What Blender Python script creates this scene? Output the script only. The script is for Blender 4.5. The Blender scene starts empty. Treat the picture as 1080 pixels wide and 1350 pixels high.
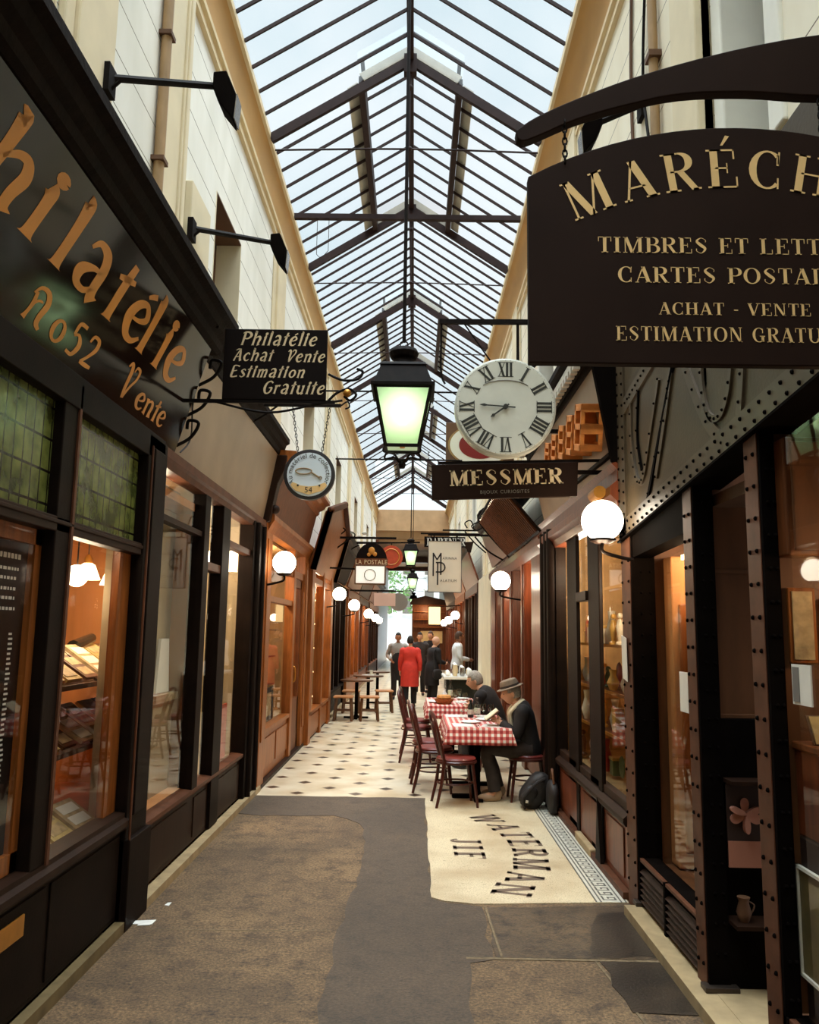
import bpy, bmesh, math, random
from mathutils import Vector, Matrix, noise as mnoise
random.seed(7)
SC = bpy.context.scene
COL = SC.collection
PI = math.pi

# ---------------------------------------------------------------- camera, sky, exposure
def make_camera():
    cd = bpy.data.cameras.new('camera'); cam = bpy.data.objects.new('camera', cd); COL.objects.link(cam)
    yaw, pitch, roll = math.radians(-0.445), math.radians(8.317), math.radians(0.9)
    F = Vector((math.sin(yaw)*math.cos(pitch), math.cos(yaw)*math.cos(pitch), math.sin(pitch)))
    R = Vector((math.cos(yaw), -math.sin(yaw), 0)); U = R.cross(F)
    R2 = R*math.cos(roll)+U*math.sin(roll); U2 = U*math.cos(roll)-R*math.sin(roll)
    m = Matrix((R2, U2, -F)).transposed().to_4x4(); m.translation = (0, 0, 1.70)
    cam.matrix_world = m
    cd.sensor_fit = 'AUTO'; cd.sensor_width = 36.0; cd.lens = 1080/1350*36.0
    cd.clip_start = 0.05; cd.clip_end = 300
    SC.camera = cam
make_camera()
SC.view_settings.view_transform = 'Standard'
SC.view_settings.look = 'None'
SC.view_settings.gamma = 1.0
SC.view_settings.exposure = 0.0
SC.view_settings.use_curve_mapping = False
SC.cycles.use_denoising = True
SC.cycles.max_bounces = 8
SC.cycles.diffuse_bounces = 4
SC.cycles.glossy_bounces = 4
SC.cycles.transparent_max_bounces = 24
SC.cycles.caustics_reflective = False
SC.cycles.caustics_refractive = False
SC.cycles.sample_clamp_indirect = 6.0
SC.cycles.sample_clamp_direct = 30.0

def s2l(c): 
    c /= 255.0
    return c/12.92 if c <= 0.04045 else ((c+0.055)/1.055)**2.4
def RGB(r, g, b): return (s2l(r), s2l(g), s2l(b), 1.0)

SKY_LOW, SKY_ZENITH = 0.87, 16.5
def make_world():
    w = bpy.data.worlds.new('overcast_sky'); SC.world = w; w.use_nodes = True
    nt = w.node_tree; nt.nodes.clear()
    out = nt.nodes.new('ShaderNodeOutputWorld'); bg = nt.nodes.new('ShaderNodeBackground')
    tc = nt.nodes.new('ShaderNodeTexCoord'); sep = nt.nodes.new('ShaderNodeSeparateXYZ')
    mr = nt.nodes.new('ShaderNodeMapRange'); mr.interpolation_type = 'SMOOTHSTEP'
    mr.inputs[1].default_value = 0.66; mr.inputs[2].default_value = 0.99
    mr.inputs[3].default_value = SKY_LOW; mr.inputs[4].default_value = SKY_ZENITH
    nz = nt.nodes.new('ShaderNodeTexNoise'); nz.inputs['Scale'].default_value = 5; nz.inputs['Detail'].default_value = 4
    rp = nt.nodes.new('ShaderNodeValToRGB')
    rp.color_ramp.elements[0].position = 0.35; rp.color_ramp.elements[0].color = (0.70, 0.82, 0.88, 1)
    rp.color_ramp.elements[1].position = 0.65; rp.color_ramp.elements[1].color = (0.93, 0.97, 1.0, 1)
    L = nt.links.new
    L(tc.outputs['Generated'], sep.inputs[0]); L(sep.outputs['Z'], mr.inputs[0])
    L(tc.outputs['Generated'], nz.inputs['Vector']); L(nz.outputs['Fac'], rp.inputs[0])
    L(rp.outputs[0], bg.inputs['Color']); L(mr.outputs[0], bg.inputs['Strength']); L(bg.outputs[0], out.inputs[0])
make_world()

# ---------------------------------------------------------------- materials
M = {}
def mat(name, col, rough=0.5, metal=0.0, var=0.0, scale=8.0, stretch=(1,1,1), bump=0.0, bscale=None, coat=0.0, emit=None, estr=0.0, col2=None, spec=0.35, trans=0.0):
    m = bpy.data.materials.new(name); m.use_nodes = True
    nt = m.node_tree; b = nt.nodes['Principled BSDF']; L = nt.links.new
    b.inputs['Base Color'].default_value = col; b.inputs['Roughness'].default_value = rough
    b.inputs['Metallic'].default_value = metal; b.inputs['Coat Weight'].default_value = coat*0.45
    b.inputs['Coat Roughness'].default_value = 0.08
    b.inputs['Specular IOR Level'].default_value = spec
    if trans: b.inputs['Transmission Weight'].default_value = trans
    if emit is not None:
        b.inputs['Emission Color'].default_value = emit; b.inputs['Emission Strength'].default_value = estr
    if var > 0 or bump > 0 or col2 is not None:
        tc = nt.nodes.new('ShaderNodeTexCoord'); mp = nt.nodes.new('ShaderNodeMapping')
        mp.inputs['Scale'].default_value = stretch
        nz = nt.nodes.new('ShaderNodeTexNoise'); nz.inputs['Scale'].default_value = scale; nz.inputs['Detail'].default_value = 6
        L(tc.outputs['Object'], mp.inputs[0]); L(mp.outputs[0], nz.inputs['Vector'])
        if var > 0 or col2 is not None:
            c2 = col2 if col2 is not None else tuple(min(1, c*(1+var)) for c in col[:3])+(1,)
            c1 = col if col2 is not None else tuple(c*(1-var) for c in col[:3])+(1,)
            rp = nt.nodes.new('ShaderNodeValToRGB')
            rp.color_ramp.elements[0].position = 0.32; rp.color_ramp.elements[0].color = c1
            rp.color_ramp.elements[1].position = 0.68; rp.color_ramp.elements[1].color = c2
            L(nz.outputs['Fac'], rp.inputs[0]); L(rp.outputs[0], b.inputs['Base Color'])
        if bump > 0:
            src = nz
            if bscale:
                src = nt.nodes.new('ShaderNodeTexNoise'); src.inputs['Scale'].default_value = bscale; src.inputs['Detail'].default_value = 5
                L(mp.outputs[0], src.inputs['Vector'])
            bp = nt.nodes.new('ShaderNodeBump'); bp.inputs['Strength'].default_value = bump; bp.inputs['Distance'].default_value = 0.02
            L(src.outputs['Fac'], bp.inputs['Height']); L(bp.outputs[0], b.inputs['Normal'])
    M[name] = m
    return m

def nodes_of(name):
    m = bpy.data.materials.new(name); m.use_nodes = True; M[name] = m
    nt = m.node_tree
    return m, nt, nt.nodes['Principled BSDF'], nt.links.new

def glass_mat(name, tint, reflect=1.0, rough=0.02, milky=0.0, milkcol=(0.8,0.9,0.92,1)):
    m = bpy.data.materials.new(name); m.use_nodes = True; M[name] = m
    nt = m.node_tree; nt.nodes.clear(); L = nt.links.new
    out = nt.nodes.new('ShaderNodeOutputMaterial'); tr = nt.nodes.new('ShaderNodeBsdfTransparent'); tr.inputs[0].default_value = tint
    gl = nt.nodes.new('ShaderNodeBsdfGlossy'); gl.inputs['Roughness'].default_value = rough
    ge = nt.nodes.new('ShaderNodeNewGeometry'); dt = nt.nodes.new('ShaderNodeVectorMath'); dt.operation = 'DOT_PRODUCT'
    L(ge.outputs['Incoming'], dt.inputs[0]); L(ge.outputs['Normal'], dt.inputs[1])
    ab = nt.nodes.new('ShaderNodeMath'); ab.operation = 'ABSOLUTE'; L(dt.outputs['Value'], ab.inputs[0])
    om = nt.nodes.new('ShaderNodeMath'); om.operation = 'SUBTRACT'; om.inputs[0].default_value = 1.0; L(ab.outputs[0], om.inputs[1])
    pw = nt.nodes.new('ShaderNodeMath'); pw.operation = 'POWER'; pw.inputs[1].default_value = 5.0; L(om.outputs[0], pw.inputs[0])
    fr = nt.nodes.new('ShaderNodeMath'); fr.operation = 'MULTIPLY_ADD'; fr.inputs[1].default_value = 0.94; fr.inputs[2].default_value = 0.06; L(pw.outputs[0], fr.inputs[0])
    mu = nt.nodes.new('ShaderNodeMath'); mu.operation = 'MULTIPLY'; mu.inputs[1].default_value = reflect; mu.use_clamp = True
    mx = nt.nodes.new('ShaderNodeMixShader')
    L(fr.outputs[0], mu.inputs[0]); L(mu.outputs[0], mx.inputs[0])
    if milky > 0:
        df = nt.nodes.new('ShaderNodeBsdfTranslucent'); df.inputs[0].default_value = milkcol
        m2 = nt.nodes.new('ShaderNodeMixShader'); m2.inputs[0].default_value = milky
        L(tr.outputs[0], m2.inputs[1]); L(df.outputs[0], m2.inputs[2]); L(m2.outputs[0], mx.inputs[1])
    else:
        L(tr.outputs[0], mx.inputs[1])
    L(gl.outputs[0], mx.inputs[2]); L(mx.outputs[0], out.inputs[0])
    return m

glass_mat('shop_glass', (0.95,0.94,0.91,1), 0.75)
glass_mat('roof_glass', (0.96,0.98,0.99,1), 0.22, 0.1, milky=0.05)
glass_mat('lamp_glass', (0.96,0.99,0.94,1), 0.8)
# wood and paint
mat('black_paint', RGB(22,13,8), 0.55, var=0.3, scale=6, bump=0.04, bscale=60, spec=0.08)
mat('board_gloss', RGB(26,14,8), 0.11, var=0.25, scale=3, spec=0.26)
mat('dark_cornice', RGB(22,14,10), 0.65, var=0.4, scale=14, bump=0.15, bscale=40, spec=0.06)
mat('brown_black', RGB(40,24,15), 0.5, var=0.25, scale=5, stretch=(3,3,0.6), spec=0.12)
mat('orange_wood', RGB(140,80,35), 0.38, var=0.28, scale=5, stretch=(6,6,0.8), bump=0.05, spec=0.2)
mat('orange_wood_dark', RGB(104,58,30), 0.45, var=0.3, scale=5, stretch=(6,6,0.8), spec=0.2)
mat('red_wood', RGB(100,48,25), 0.38, var=0.35, scale=5, stretch=(6,6,0.7), coat=0.2)
mat('crate_wood', RGB(205,125,55), 0.6, var=0.2, scale=10, stretch=(1,6,1))
mat('table_wood', RGB(92,60,38), 0.3, var=0.25, scale=6, stretch=(1,5,1), coat=0.3)
mat('stool_wood', RGB(176,118,70), 0.45, var=0.2, scale=6, stretch=(1,5,1))
mat('chair_wood', RGB(70,28,20), 0.3, var=0.25, scale=8, coat=0.4)
mat('chair_seat', RGB(112,40,32), 0.4, var=0.15, scale=8, coat=0.2)
mat('grey_fascia', RGB(140,117,92), 0.34, var=0.16, scale=2.2, spec=0.4)
mat('iron_paint', RGB(66,54,36), 0.42, var=0.2, scale=3, bump=0.05, bscale=50, spec=0.3)
mat('iron_rib', RGB(74,62,46), 0.38, var=0.18, scale=6, spec=0.3)
mat('iron_brown', RGB(88,54,37), 0.5, var=0.25, scale=8, spec=0.12)
mat('iron_black', RGB(13,9,7), 0.85, var=0.3, scale=8, spec=0.02)
mat('wrought_iron', RGB(20,14,11), 0.6, 0.0, var=0.3, scale=20, spec=0.08)
mat('roof_iron', RGB(44,29,26), 0.6, var=0.2, scale=10, spec=0.15)
mat('zinc', RGB(172,166,152), 0.7, var=0.12, scale=6)
mat('gold_paint', RGB(196,130,52), 0.4, var=0.12, scale=4)
mat('gold_pale', RGB(228,190,128), 0.45, var=0.1, scale=5)
mat('gold_cream', RGB(226,202,160), 0.5, var=0.06, scale=5)
mat('sign_brown', RGB(38,25,19), 0.6, var=0.15, scale=4, spec=0.06)
mat('sign_black', RGB(22,15,12), 0.6, var=0.15, scale=4, spec=0.06)
mat('sign_white', RGB(226,224,212), 0.5, var=0.04, scale=4)
mat('sign_cream', RGB(212,204,184), 0.5, var=0.04, scale=4)
mat('sign_pink', RGB(222,180,160), 0.5)
mat('sign_red', RGB(176,66,36), 0.5, var=0.2, scale=8)
mat('ink', RGB(40,36,36), 0.5)
mat('ink_grey', RGB(120,116,108), 0.5)
mat('pale_lettering', RGB(200,196,186), 0.5)
mat('blue_white', RGB(214,226,234), 0.4)
mat('beige_brown', RGB(150,128,96), 0.6)
mat('dial_white', RGB(214,214,200), 0.45, var=0.06, scale=7)
mat('dial_ink', RGB(52,52,46), 0.5)
mat('dial_rim', RGB(196,196,184), 0.35)
mat('badge_red', RGB(120,34,32), 0.4)
mat('badge_gold', RGB(150,120,76), 0.4)
mat('cornice_tan', RGB(190,147,86), 0.55, var=0.1, scale=3, stretch=(1,0.4,1))
mat('cornice_cream', RGB(220,200,160), 0.55, var=0.06, scale=4)
mat('pilaster_cream', RGB(226,212,180), 0.7, var=0.06, scale=3)
mat('frame_white', RGB(232,230,218), 0.6, var=0.05, scale=5)
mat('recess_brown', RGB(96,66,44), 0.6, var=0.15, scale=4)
mat('window_dark', RGB(34,27,24), 0.15, var=0.2, scale=3)
mat('pipe_paint', RGB(160,130,92), 0.55, var=0.3, scale=10, stretch=(1,1,0.3))
mat('stone_step', RGB(160,138,102), 0.6, var=0.18, scale=10, bump=0.1)
mat('olive_step', RGB(104,88,58), 0.6, var=0.25, scale=10, bump=0.1)
mat('brass', RGB(190,130,52), 0.35, 0.6, var=0.15, scale=10)
mat('chrome', RGB(200,196,190), 0.2, 0.9)
mat('interior_amber', RGB(190,128,74), 0.6, var=0.16, scale=2.5, stretch=(2,2,0.6))
mat('interior_gold', RGB(178,142,94), 0.6, var=0.3, scale=3.5)
mat('interior_brown', RGB(104,66,38), 0.55, var=0.25, scale=3, stretch=(3,3,0.7))
mat('interior_beige', RGB(176,158,126), 0.7, var=0.12, scale=3)
mat('curtain', RGB(196,180,146), 0.85, var=0.08, scale=6, stretch=(8,8,0.4))
mat('paper', RGB(228,222,206), 0.7, var=0.05, scale=9)
mat('paper_yellow', RGB(188,160,100), 0.6, var=0.18, scale=16)
mat('paper_aged', RGB(176,150,108), 0.6, var=0.3, scale=22)
mat('leather_brown', RGB(92,58,34), 0.5, var=0.2, scale=20)
mat('plate_white', RGB(236,234,226), 0.25, coat=0.4)
mat('bread', RGB(198,136,70), 0.7, var=0.25, scale=30)
mat('basket', RGB(150,92,44), 0.7, var=0.25, scale=40)
mat('bottle_dark', RGB(34,34,28), 0.12, coat=0.5)
mat('steel', RGB(150,146,140), 0.25, 0.9)
mat('steel_dark', RGB(70,60,52), 0.4, 0.6)
mat('skin', RGB(206,154,122), 0.55, var=0.06, scale=20)
mat('skin_tan', RGB(160,106,76), 0.55, var=0.06, scale=20)
mat('eye_dark', RGB(30,22,18), 0.3)
mat('hair_grey', RGB(150,142,130), 0.8, var=0.25, scale=60)
mat('hair_dark', RGB(34,25,20), 0.7, var=0.3, scale=60)
mat('hair_brown', RGB(78,54,38), 0.7, var=0.3, scale=60)
mat('cloth_black', RGB(30,25,23), 0.85, var=0.2, scale=18, bump=0.15, bscale=25)
mat('cloth_charcoal', RGB(52,44,40), 0.85, var=0.2, scale=18, bump=0.1, bscale=25)
mat('cloth_grey', RGB(150,144,136), 0.85, var=0.1, scale=18)
mat('cloth_red', RGB(204,56,42), 0.8, var=0.1, scale=12, bump=0.1, bscale=20)
mat('cloth_white', RGB(226,226,222), 0.8, var=0.05, scale=12, bump=0.1, bscale=20)
mat('cloth_cream', RGB(224,208,172), 0.85, var=0.06, scale=15)
mat('cloth_trouser', RGB(84,72,60), 0.85, var=0.12, scale=15)
mat('felt_hat', RGB(128,108,88), 0.9, var=0.1, scale=30)
mat('hat_band', RGB(60,48,40), 0.8)
mat('shoe_black', RGB(24,19,17), 0.35)
mat('shoe_tan', RGB(168,140,112), 0.6)
mat('bag_black', RGB(38,33,31), 0.6, var=0.2, scale=20, bump=0.2, bscale=30)
mat('foliage', RGB(120,160,96), 0.7, var=0.35, scale=6)
mat('bark', RGB(90,72,54), 0.8, var=0.3, scale=10)
mat('facade_white', RGB(226,230,232), 0.7, var=0.04, scale=2)
mat('ceiling_plaster', RGB(176,142,104), 0.7, var=0.1, scale=3)
mat('pavement', RGB(190,186,178), 0.8, var=0.08, scale=3)
mat('orchid_pink', RGB(170,116,96), 0.6, var=0.1, scale=20)
mat('card_pink', RGB(158,104,82), 0.6)
mat('poster_dark', RGB(44,30,24), 0.5)
mat('poster_olive', RGB(104,92,56), 0.5, var=0.3, scale=9)
for k, c in dict(trinket_red=(150,46,34), trinket_blue=(90,104,140), trinket_green=(92,104,64), trinket_gold=(206,160,80), trinket_white=(220,206,178), trinket_brown=(112,70,42)).items():
    mat(k, RGB(*c), 0.3, var=0.15, scale=14, coat=0.3)
# things that give off light
mat('globe_light', RGB(255,246,230), 0.4, emit=(1.0,0.87,0.68,1), estr=13.0)
mat('globe_far', RGB(255,240,220), 0.4, emit=(1.0,0.85,0.64,1), estr=9.0)
mat('shade_light', RGB(255,238,210), 0.5, emit=(1.0,0.76,0.46,1), estr=5.0)
mat('small_bulb', RGB(255,238,210), 0.5, emit=(1.0,0.72,0.40,1), estr=14.0)
mat('lightbox_yellow', RGB(250,226,160), 0.5, emit=(1.0,0.76,0.36,1), estr=1.5)
mat('lightbox_white', RGB(236,236,226), 0.5, emit=(1.0,0.96,0.86,1), estr=0.45)
mat('lantern_glow', RGB(200,240,180), 0.5, emit=(0.62,1.0,0.50,1), estr=0.75)
mat('lantern_bulb', RGB(240,255,230), 0.5, emit=(0.86,1.0,0.76,1), estr=16.0)

def frosted_glass(name, tint, trl):
    # frosted lantern pane: part clear, part scattering the flame's light
    m = bpy.data.materials.new(name); m.use_nodes = True; M[name] = m
    nt = m.node_tree; nt.nodes.clear(); L = nt.links.new
    out = nt.nodes.new('ShaderNodeOutputMaterial'); tr = nt.nodes.new('ShaderNodeBsdfTransparent'); tr.inputs[0].default_value = tint
    df = nt.nodes.new('ShaderNodeBsdfTranslucent'); df.inputs[0].default_value = tint
    mx = nt.nodes.new('ShaderNodeMixShader'); mx.inputs[0].default_value = trl
    L(tr.outputs[0], mx.inputs[1]); L(df.outputs[0], mx.inputs[2]); L(mx.outputs[0], out.inputs[0])
frosted_glass('lantern_pane', (0.74,0.93,0.64,1), 0.86)

def leaded_green():
    m, nt, b, L = nodes_of('leaded_green')
    tc = nt.nodes.new('ShaderNodeTexCoord'); sep = nt.nodes.new('ShaderNodeSeparateXYZ'); L(tc.outputs['Object'], sep.inputs[0])
    def line(sock, per, w):
        p = nt.nodes.new('ShaderNodeMath'); p.operation = 'PINGPONG'; p.inputs[1].default_value = per/2; L(sock, p.inputs[0])
        c = nt.nodes.new('ShaderNodeMath'); c.operation = 'LESS_THAN'; c.inputs[1].default_value = w; L(p.outputs[0], c.inputs[0])
        return c.outputs[0]
    a = line(sep.outputs['Y'], 0.085, 0.005); c = line(sep.outputs['Z'], 0.15, 0.006)
    mx = nt.nodes.new('ShaderNodeMath'); mx.operation = 'MAXIMUM'; L(a, mx.inputs[0]); L(c, mx.inputs[1])
    nz = nt.nodes.new('ShaderNodeTexNoise'); nz.inputs['Scale'].default_value = 9; nz.inputs['Detail'].default_value = 5
    L(tc.outputs['Object'], nz.inputs['Vector'])
    rp = nt.nodes.new('ShaderNodeValToRGB'); rp.color_ramp.elements[0].position = .3; rp.color_ramp.elements[0].color = RGB(48,56,22)
    rp.color_ramp.elements[1].position = .72; rp.color_ramp.elements[1].color = RGB(112,118,58); L(nz.outputs['Fac'], rp.inputs[0])
    mc = nt.nodes.new('ShaderNodeMixRGB'); L(mx.outputs[0], mc.inputs[0]); L(rp.outputs[0], mc.inputs[1]); mc.inputs[2].default_value = RGB(24,20,14)
    L(mc.outputs[0], b.inputs['Base Color']); b.inputs['Roughness'].default_value = 0.22
    bp = nt.nodes.new('ShaderNodeBump'); bp.inputs['Strength'].default_value = .25; bp.inputs['Distance'].default_value = .02; L(nz.outputs['Fac'], bp.inputs['Height']); L(bp.outputs[0], b.inputs['Normal'])
leaded_green()

def wall_mat(name, c1, c2):
    # painted masonry with thin horizontal joints and soot streaks
    m, nt, b, L = nodes_of(name)
    tc = nt.nodes.new('ShaderNodeTexCoord'); sep = nt.nodes.new('ShaderNodeSeparateXYZ'); L(tc.outputs['Object'], sep.inputs[0])
    p = nt.nodes.new('ShaderNodeMath'); p.operation = 'PINGPONG'; p.inputs[1].default_value = 0.155; L(sep.outputs['Z'], p.inputs[0])
    c = nt.nodes.new('ShaderNodeMath'); c.operation = 'LESS_THAN'; c.inputs[1].default_value = 0.004; L(p.outputs[0], c.inputs[0])
    nz = nt.nodes.new('ShaderNodeTexNoise'); nz.inputs['Scale'].default_value = 1.6; nz.inputs['Detail'].default_value = 7
    mp = nt.nodes.new('ShaderNodeMapping'); mp.inputs['Scale'].default_value = (1,1.6,0.7); L(tc.outputs['Object'], mp.inputs[0]); L(mp.outputs[0], nz.inputs['Vector'])
    rp = nt.nodes.new('ShaderNodeValToRGB'); rp.color_ramp.elements[0].position = .3; rp.color_ramp.elements[0].color = c1
    rp.color_ramp.elements[1].position = .7; rp.color_ramp.elements[1].color = c2; L(nz.outputs['Fac'], rp.inputs[0])
    mc = nt.nodes.new('ShaderNodeMixRGB'); L(c.outputs[0], mc.inputs[0]); L(rp.outputs[0], mc.inputs[1]); mc.inputs[2].default_value = RGB(120,108,88)
    L(mc.outputs[0], b.inputs['Base Color']); b.inputs['Roughness'].default_value = 0.75
wall_mat('wall_paint', RGB(228,226,214), RGB(245,243,234))
wall_mat('wall_paint_warm', RGB(226,214,186), RGB(243,236,214))

def asphalt(name, base, light, dark, speck, rough):
    m, nt, b, L = nodes_of(name)
    tc = nt.nodes.new('ShaderNodeTexCoord')
    def nz(s, d, rough=.6):
        n = nt.nodes.new('ShaderNodeTexNoise'); n.inputs['Scale'].default_value = s; n.inputs['Detail'].default_value = d; n.inputs['Roughness'].default_value = rough
        L(tc.outputs['Object'], n.inputs['Vector']); return n.outputs['Fac']
    def ramp(f, p0, c0, p1, c1):
        r = nt.nodes.new('ShaderNodeValToRGB'); r.color_ramp.elements[0].position = p0; r.color_ramp.elements[0].color = c0
        r.color_ramp.elements[1].position = p1; r.color_ramp.elements[1].color = c1; L(f, r.inputs[0]); return r.outputs[0]
    big = ramp(nz(1.1, 6), .35, base, .66, light)
    stain = ramp(nz(6.5, 9, .78), .36, (0,0,0,1), .52, (1,1,1,1))
    m1 = nt.nodes.new('ShaderNodeMixRGB'); L(stain, m1.inputs[0]); m1.inputs[1].default_value = dark; L(big, m1.inputs[2])
    grain = ramp(nz(60, 5, .75), .36, (0.35,0.34,0.33,1), .66, (1.75,1.68,1.55,1))
    m2 = nt.nodes.new('ShaderNodeMixRGB'); m2.blend_type = 'MULTIPLY'; m2.inputs[0].default_value = speck; L(m1.outputs[0], m2.inputs[1]); L(grain, m2.inputs[2])
    L(m2.outputs[0], b.inputs['Base Color']); b.inputs['Roughness'].default_value = rough
    bp = nt.nodes.new('ShaderNodeBump'); bp.inputs['Strength'].default_value = .35; bp.inputs['Distance'].default_value = .01
    L(nz(70, 4), bp.inputs['Height']); L(bp.outputs[0], b.inputs['Normal'])
asphalt('asphalt_worn', RGB(84,67,47), RGB(118,95,67), RGB(64,50,36), 1.0, .8)
asphalt('asphalt_patch', RGB(68,55,41), RGB(80,65,49), RGB(57,46,34), .6, .7)
asphalt('slab_wet', RGB(58,46,34), RGB(92,75,54), RGB(26,20,15), .7, .45)
asphalt('slab_dark', RGB(24,19,14), RGB(60,48,35), RGB(14,11,9), .6, .4)

def tile_mat():
    m, nt, b, L = nodes_of('floor_tiles')
    tc = nt.nodes.new('ShaderNodeTexCoord'); sep = nt.nodes.new('ShaderNodeSeparateXYZ'); L(tc.outputs['Object'], sep.inputs[0])
    P = 0.31
    def mt(op, a, bb=None, clamp=False):
        n = nt.nodes.new('ShaderNodeMath'); n.operation = op
        for i, v in enumerate((a, bb)):
            if v is None: continue
            if isinstance(v, (int, float)): n.inputs[i].default_value = v
            else: L(v, n.inputs[i])
        return n.outputs[0]
    x = mt('PINGPONG', mt('ADD', sep.outputs['X'], 0.28), P); y = mt('PINGPONG', mt('ADD', sep.outputs['Y'], 0.02), P)
    d = mt('ADD', x, y); d2 = mt('SUBTRACT', 2*P, d); dm = mt('MINIMUM', d, d2)
    dia = mt('LESS_THAN', dm, 0.078)
    gap = mt('LESS_THAN', mt('ABSOLUTE', mt('SUBTRACT', dm, 0.084)), 0.006)
    g1 = mt('LESS_THAN', mt('ABSOLUTE', mt('SUBTRACT', x, P/2)), 0.003)
    g2 = mt('LESS_THAN', mt('ABSOLUTE', mt('SUBTRACT', y, P/2)), 0.003)
    grout = gap
    nz = nt.nodes.new('ShaderNodeTexNoise'); nz.inputs['Scale'].default_value = 2.2; nz.inputs['Detail'].default_value = 7; L(tc.outputs['Object'], nz.inputs['Vector'])
    rp = nt.nodes.new('ShaderNodeValToRGB'); rp.color_ramp.elements[0].position = .32; rp.color_ramp.elements[0].color = RGB(190,168,132)
    rp.color_ramp.elements[1].position = .62; rp.color_ramp.elements[1].color = RGB(222,208,180); L(nz.outputs['Fac'], rp.inputs[0])
    a = nt.nodes.new('ShaderNodeMixRGB'); L(grout, a.inputs[0]); L(rp.outputs[0], a.inputs[1]); a.inputs[2].default_value = RGB(178,156,126)
    c = nt.nodes.new('ShaderNodeMixRGB'); L(dia, c.inputs[0]); L(a.outputs[0], c.inputs[1]); c.inputs[2].default_value = RGB(64,52,42)
    L(c.outputs[0], b.inputs['Base Color']); b.inputs['Roughness'].default_value = 0.28
tile_mat()

def mosaic_mat():
    m, nt, b, L = nodes_of('mosaic')
    tc = nt.nodes.new('ShaderNodeTexCoord')
    v = nt.nodes.new('ShaderNodeTexVoronoi'); v.inputs['Scale'].default_value = 55; v.feature = 'DISTANCE_TO_EDGE'; L(tc.outputs['Object'], v.inputs['Vector'])
    nz = nt.nodes.new('ShaderNodeTexNoise'); nz.inputs['Scale'].default_value = 2.0; nz.inputs['Detail'].default_value = 7; L(tc.outputs['Object'], nz.inputs['Vector'])
    rp = nt.nodes.new('ShaderNodeValToRGB'); rp.color_ramp.elements[0].position = .3; rp.color_ramp.elements[0].color = RGB(172,148,112)
    rp.color_ramp.elements[1].position = .6; rp.color_ramp.elements[1].color = RGB(210,194,160); L(nz.outputs['Fac'], rp.inputs[0])
    lt = nt.nodes.new('ShaderNodeMath'); lt.operation = 'LESS_THAN'; lt.inputs[1].default_value = 0.035; L(v.outputs['Distance'], lt.inputs[0])
    mc = nt.nodes.new('ShaderNodeMixRGB'); L(lt.outputs[0], mc.inputs[0]); L(rp.outputs[0], mc.inputs[1]); mc.inputs[2].default_value = RGB(160,142,112)
    L(mc.outputs[0], b.inputs['Base Color']); b.inputs['Roughness'].default_value = 0.5
mosaic_mat()
mat('joint_mortar', RGB(112,96,72), 0.8, var=0.3, scale=30)
mat('mosaic_ink', RGB(104,86,70), 0.5, var=0.2, scale=40)
mat('mosaic_band', RGB(196,192,176), 0.5, var=0.1, scale=30)
mat('mosaic_key', RGB(86,82,74), 0.5, var=0.2, scale=30)

def gingham():
    m, nt, b, L = nodes_of('gingham')
    tc = nt.nodes.new('ShaderNodeTexCoord'); sep = nt.nodes.new('ShaderNodeSeparateXYZ'); L(tc.outputs['UV'], sep.inputs[0])
    def st(sock):
        p = nt.nodes.new('ShaderNodeMath'); p.operation = 'PINGPONG'; p.inputs[1].default_value = 0.03; L(sock, p.inputs[0])
        c = nt.nodes.new('ShaderNodeMath'); c.operation = 'LESS_THAN'; c.inputs[1].default_value = 0.016; L(p.outputs[0], c.inputs[0]); return c.outputs[0]
    s = nt.nodes.new('ShaderNodeMath'); s.operation = 'ADD'; L(st(sep.outputs['X']), s.inputs[0]); L(st(sep.outputs['Y']), s.inputs[1])
    h = nt.nodes.new('ShaderNodeMath'); h.operation = 'MULTIPLY'; h.inputs[1].default_value = 0.5; L(s.outputs[0], h.inputs[0])
    rp = nt.nodes.new('ShaderNodeValToRGB'); e = rp.color_ramp.elements; e[0].position = 0; e[0].color = RGB(238,228,214); e[1].position = 1; e[1].color = RGB(150,34,32)
    k = e.new(0.5); k.color = RGB(206,112,100); L(h.outputs[0], rp.inputs[0])
    L(rp.outputs[0], b.inputs['Base Color']); b.inputs['Roughness'].default_value = 0.8
gingham()

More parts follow.
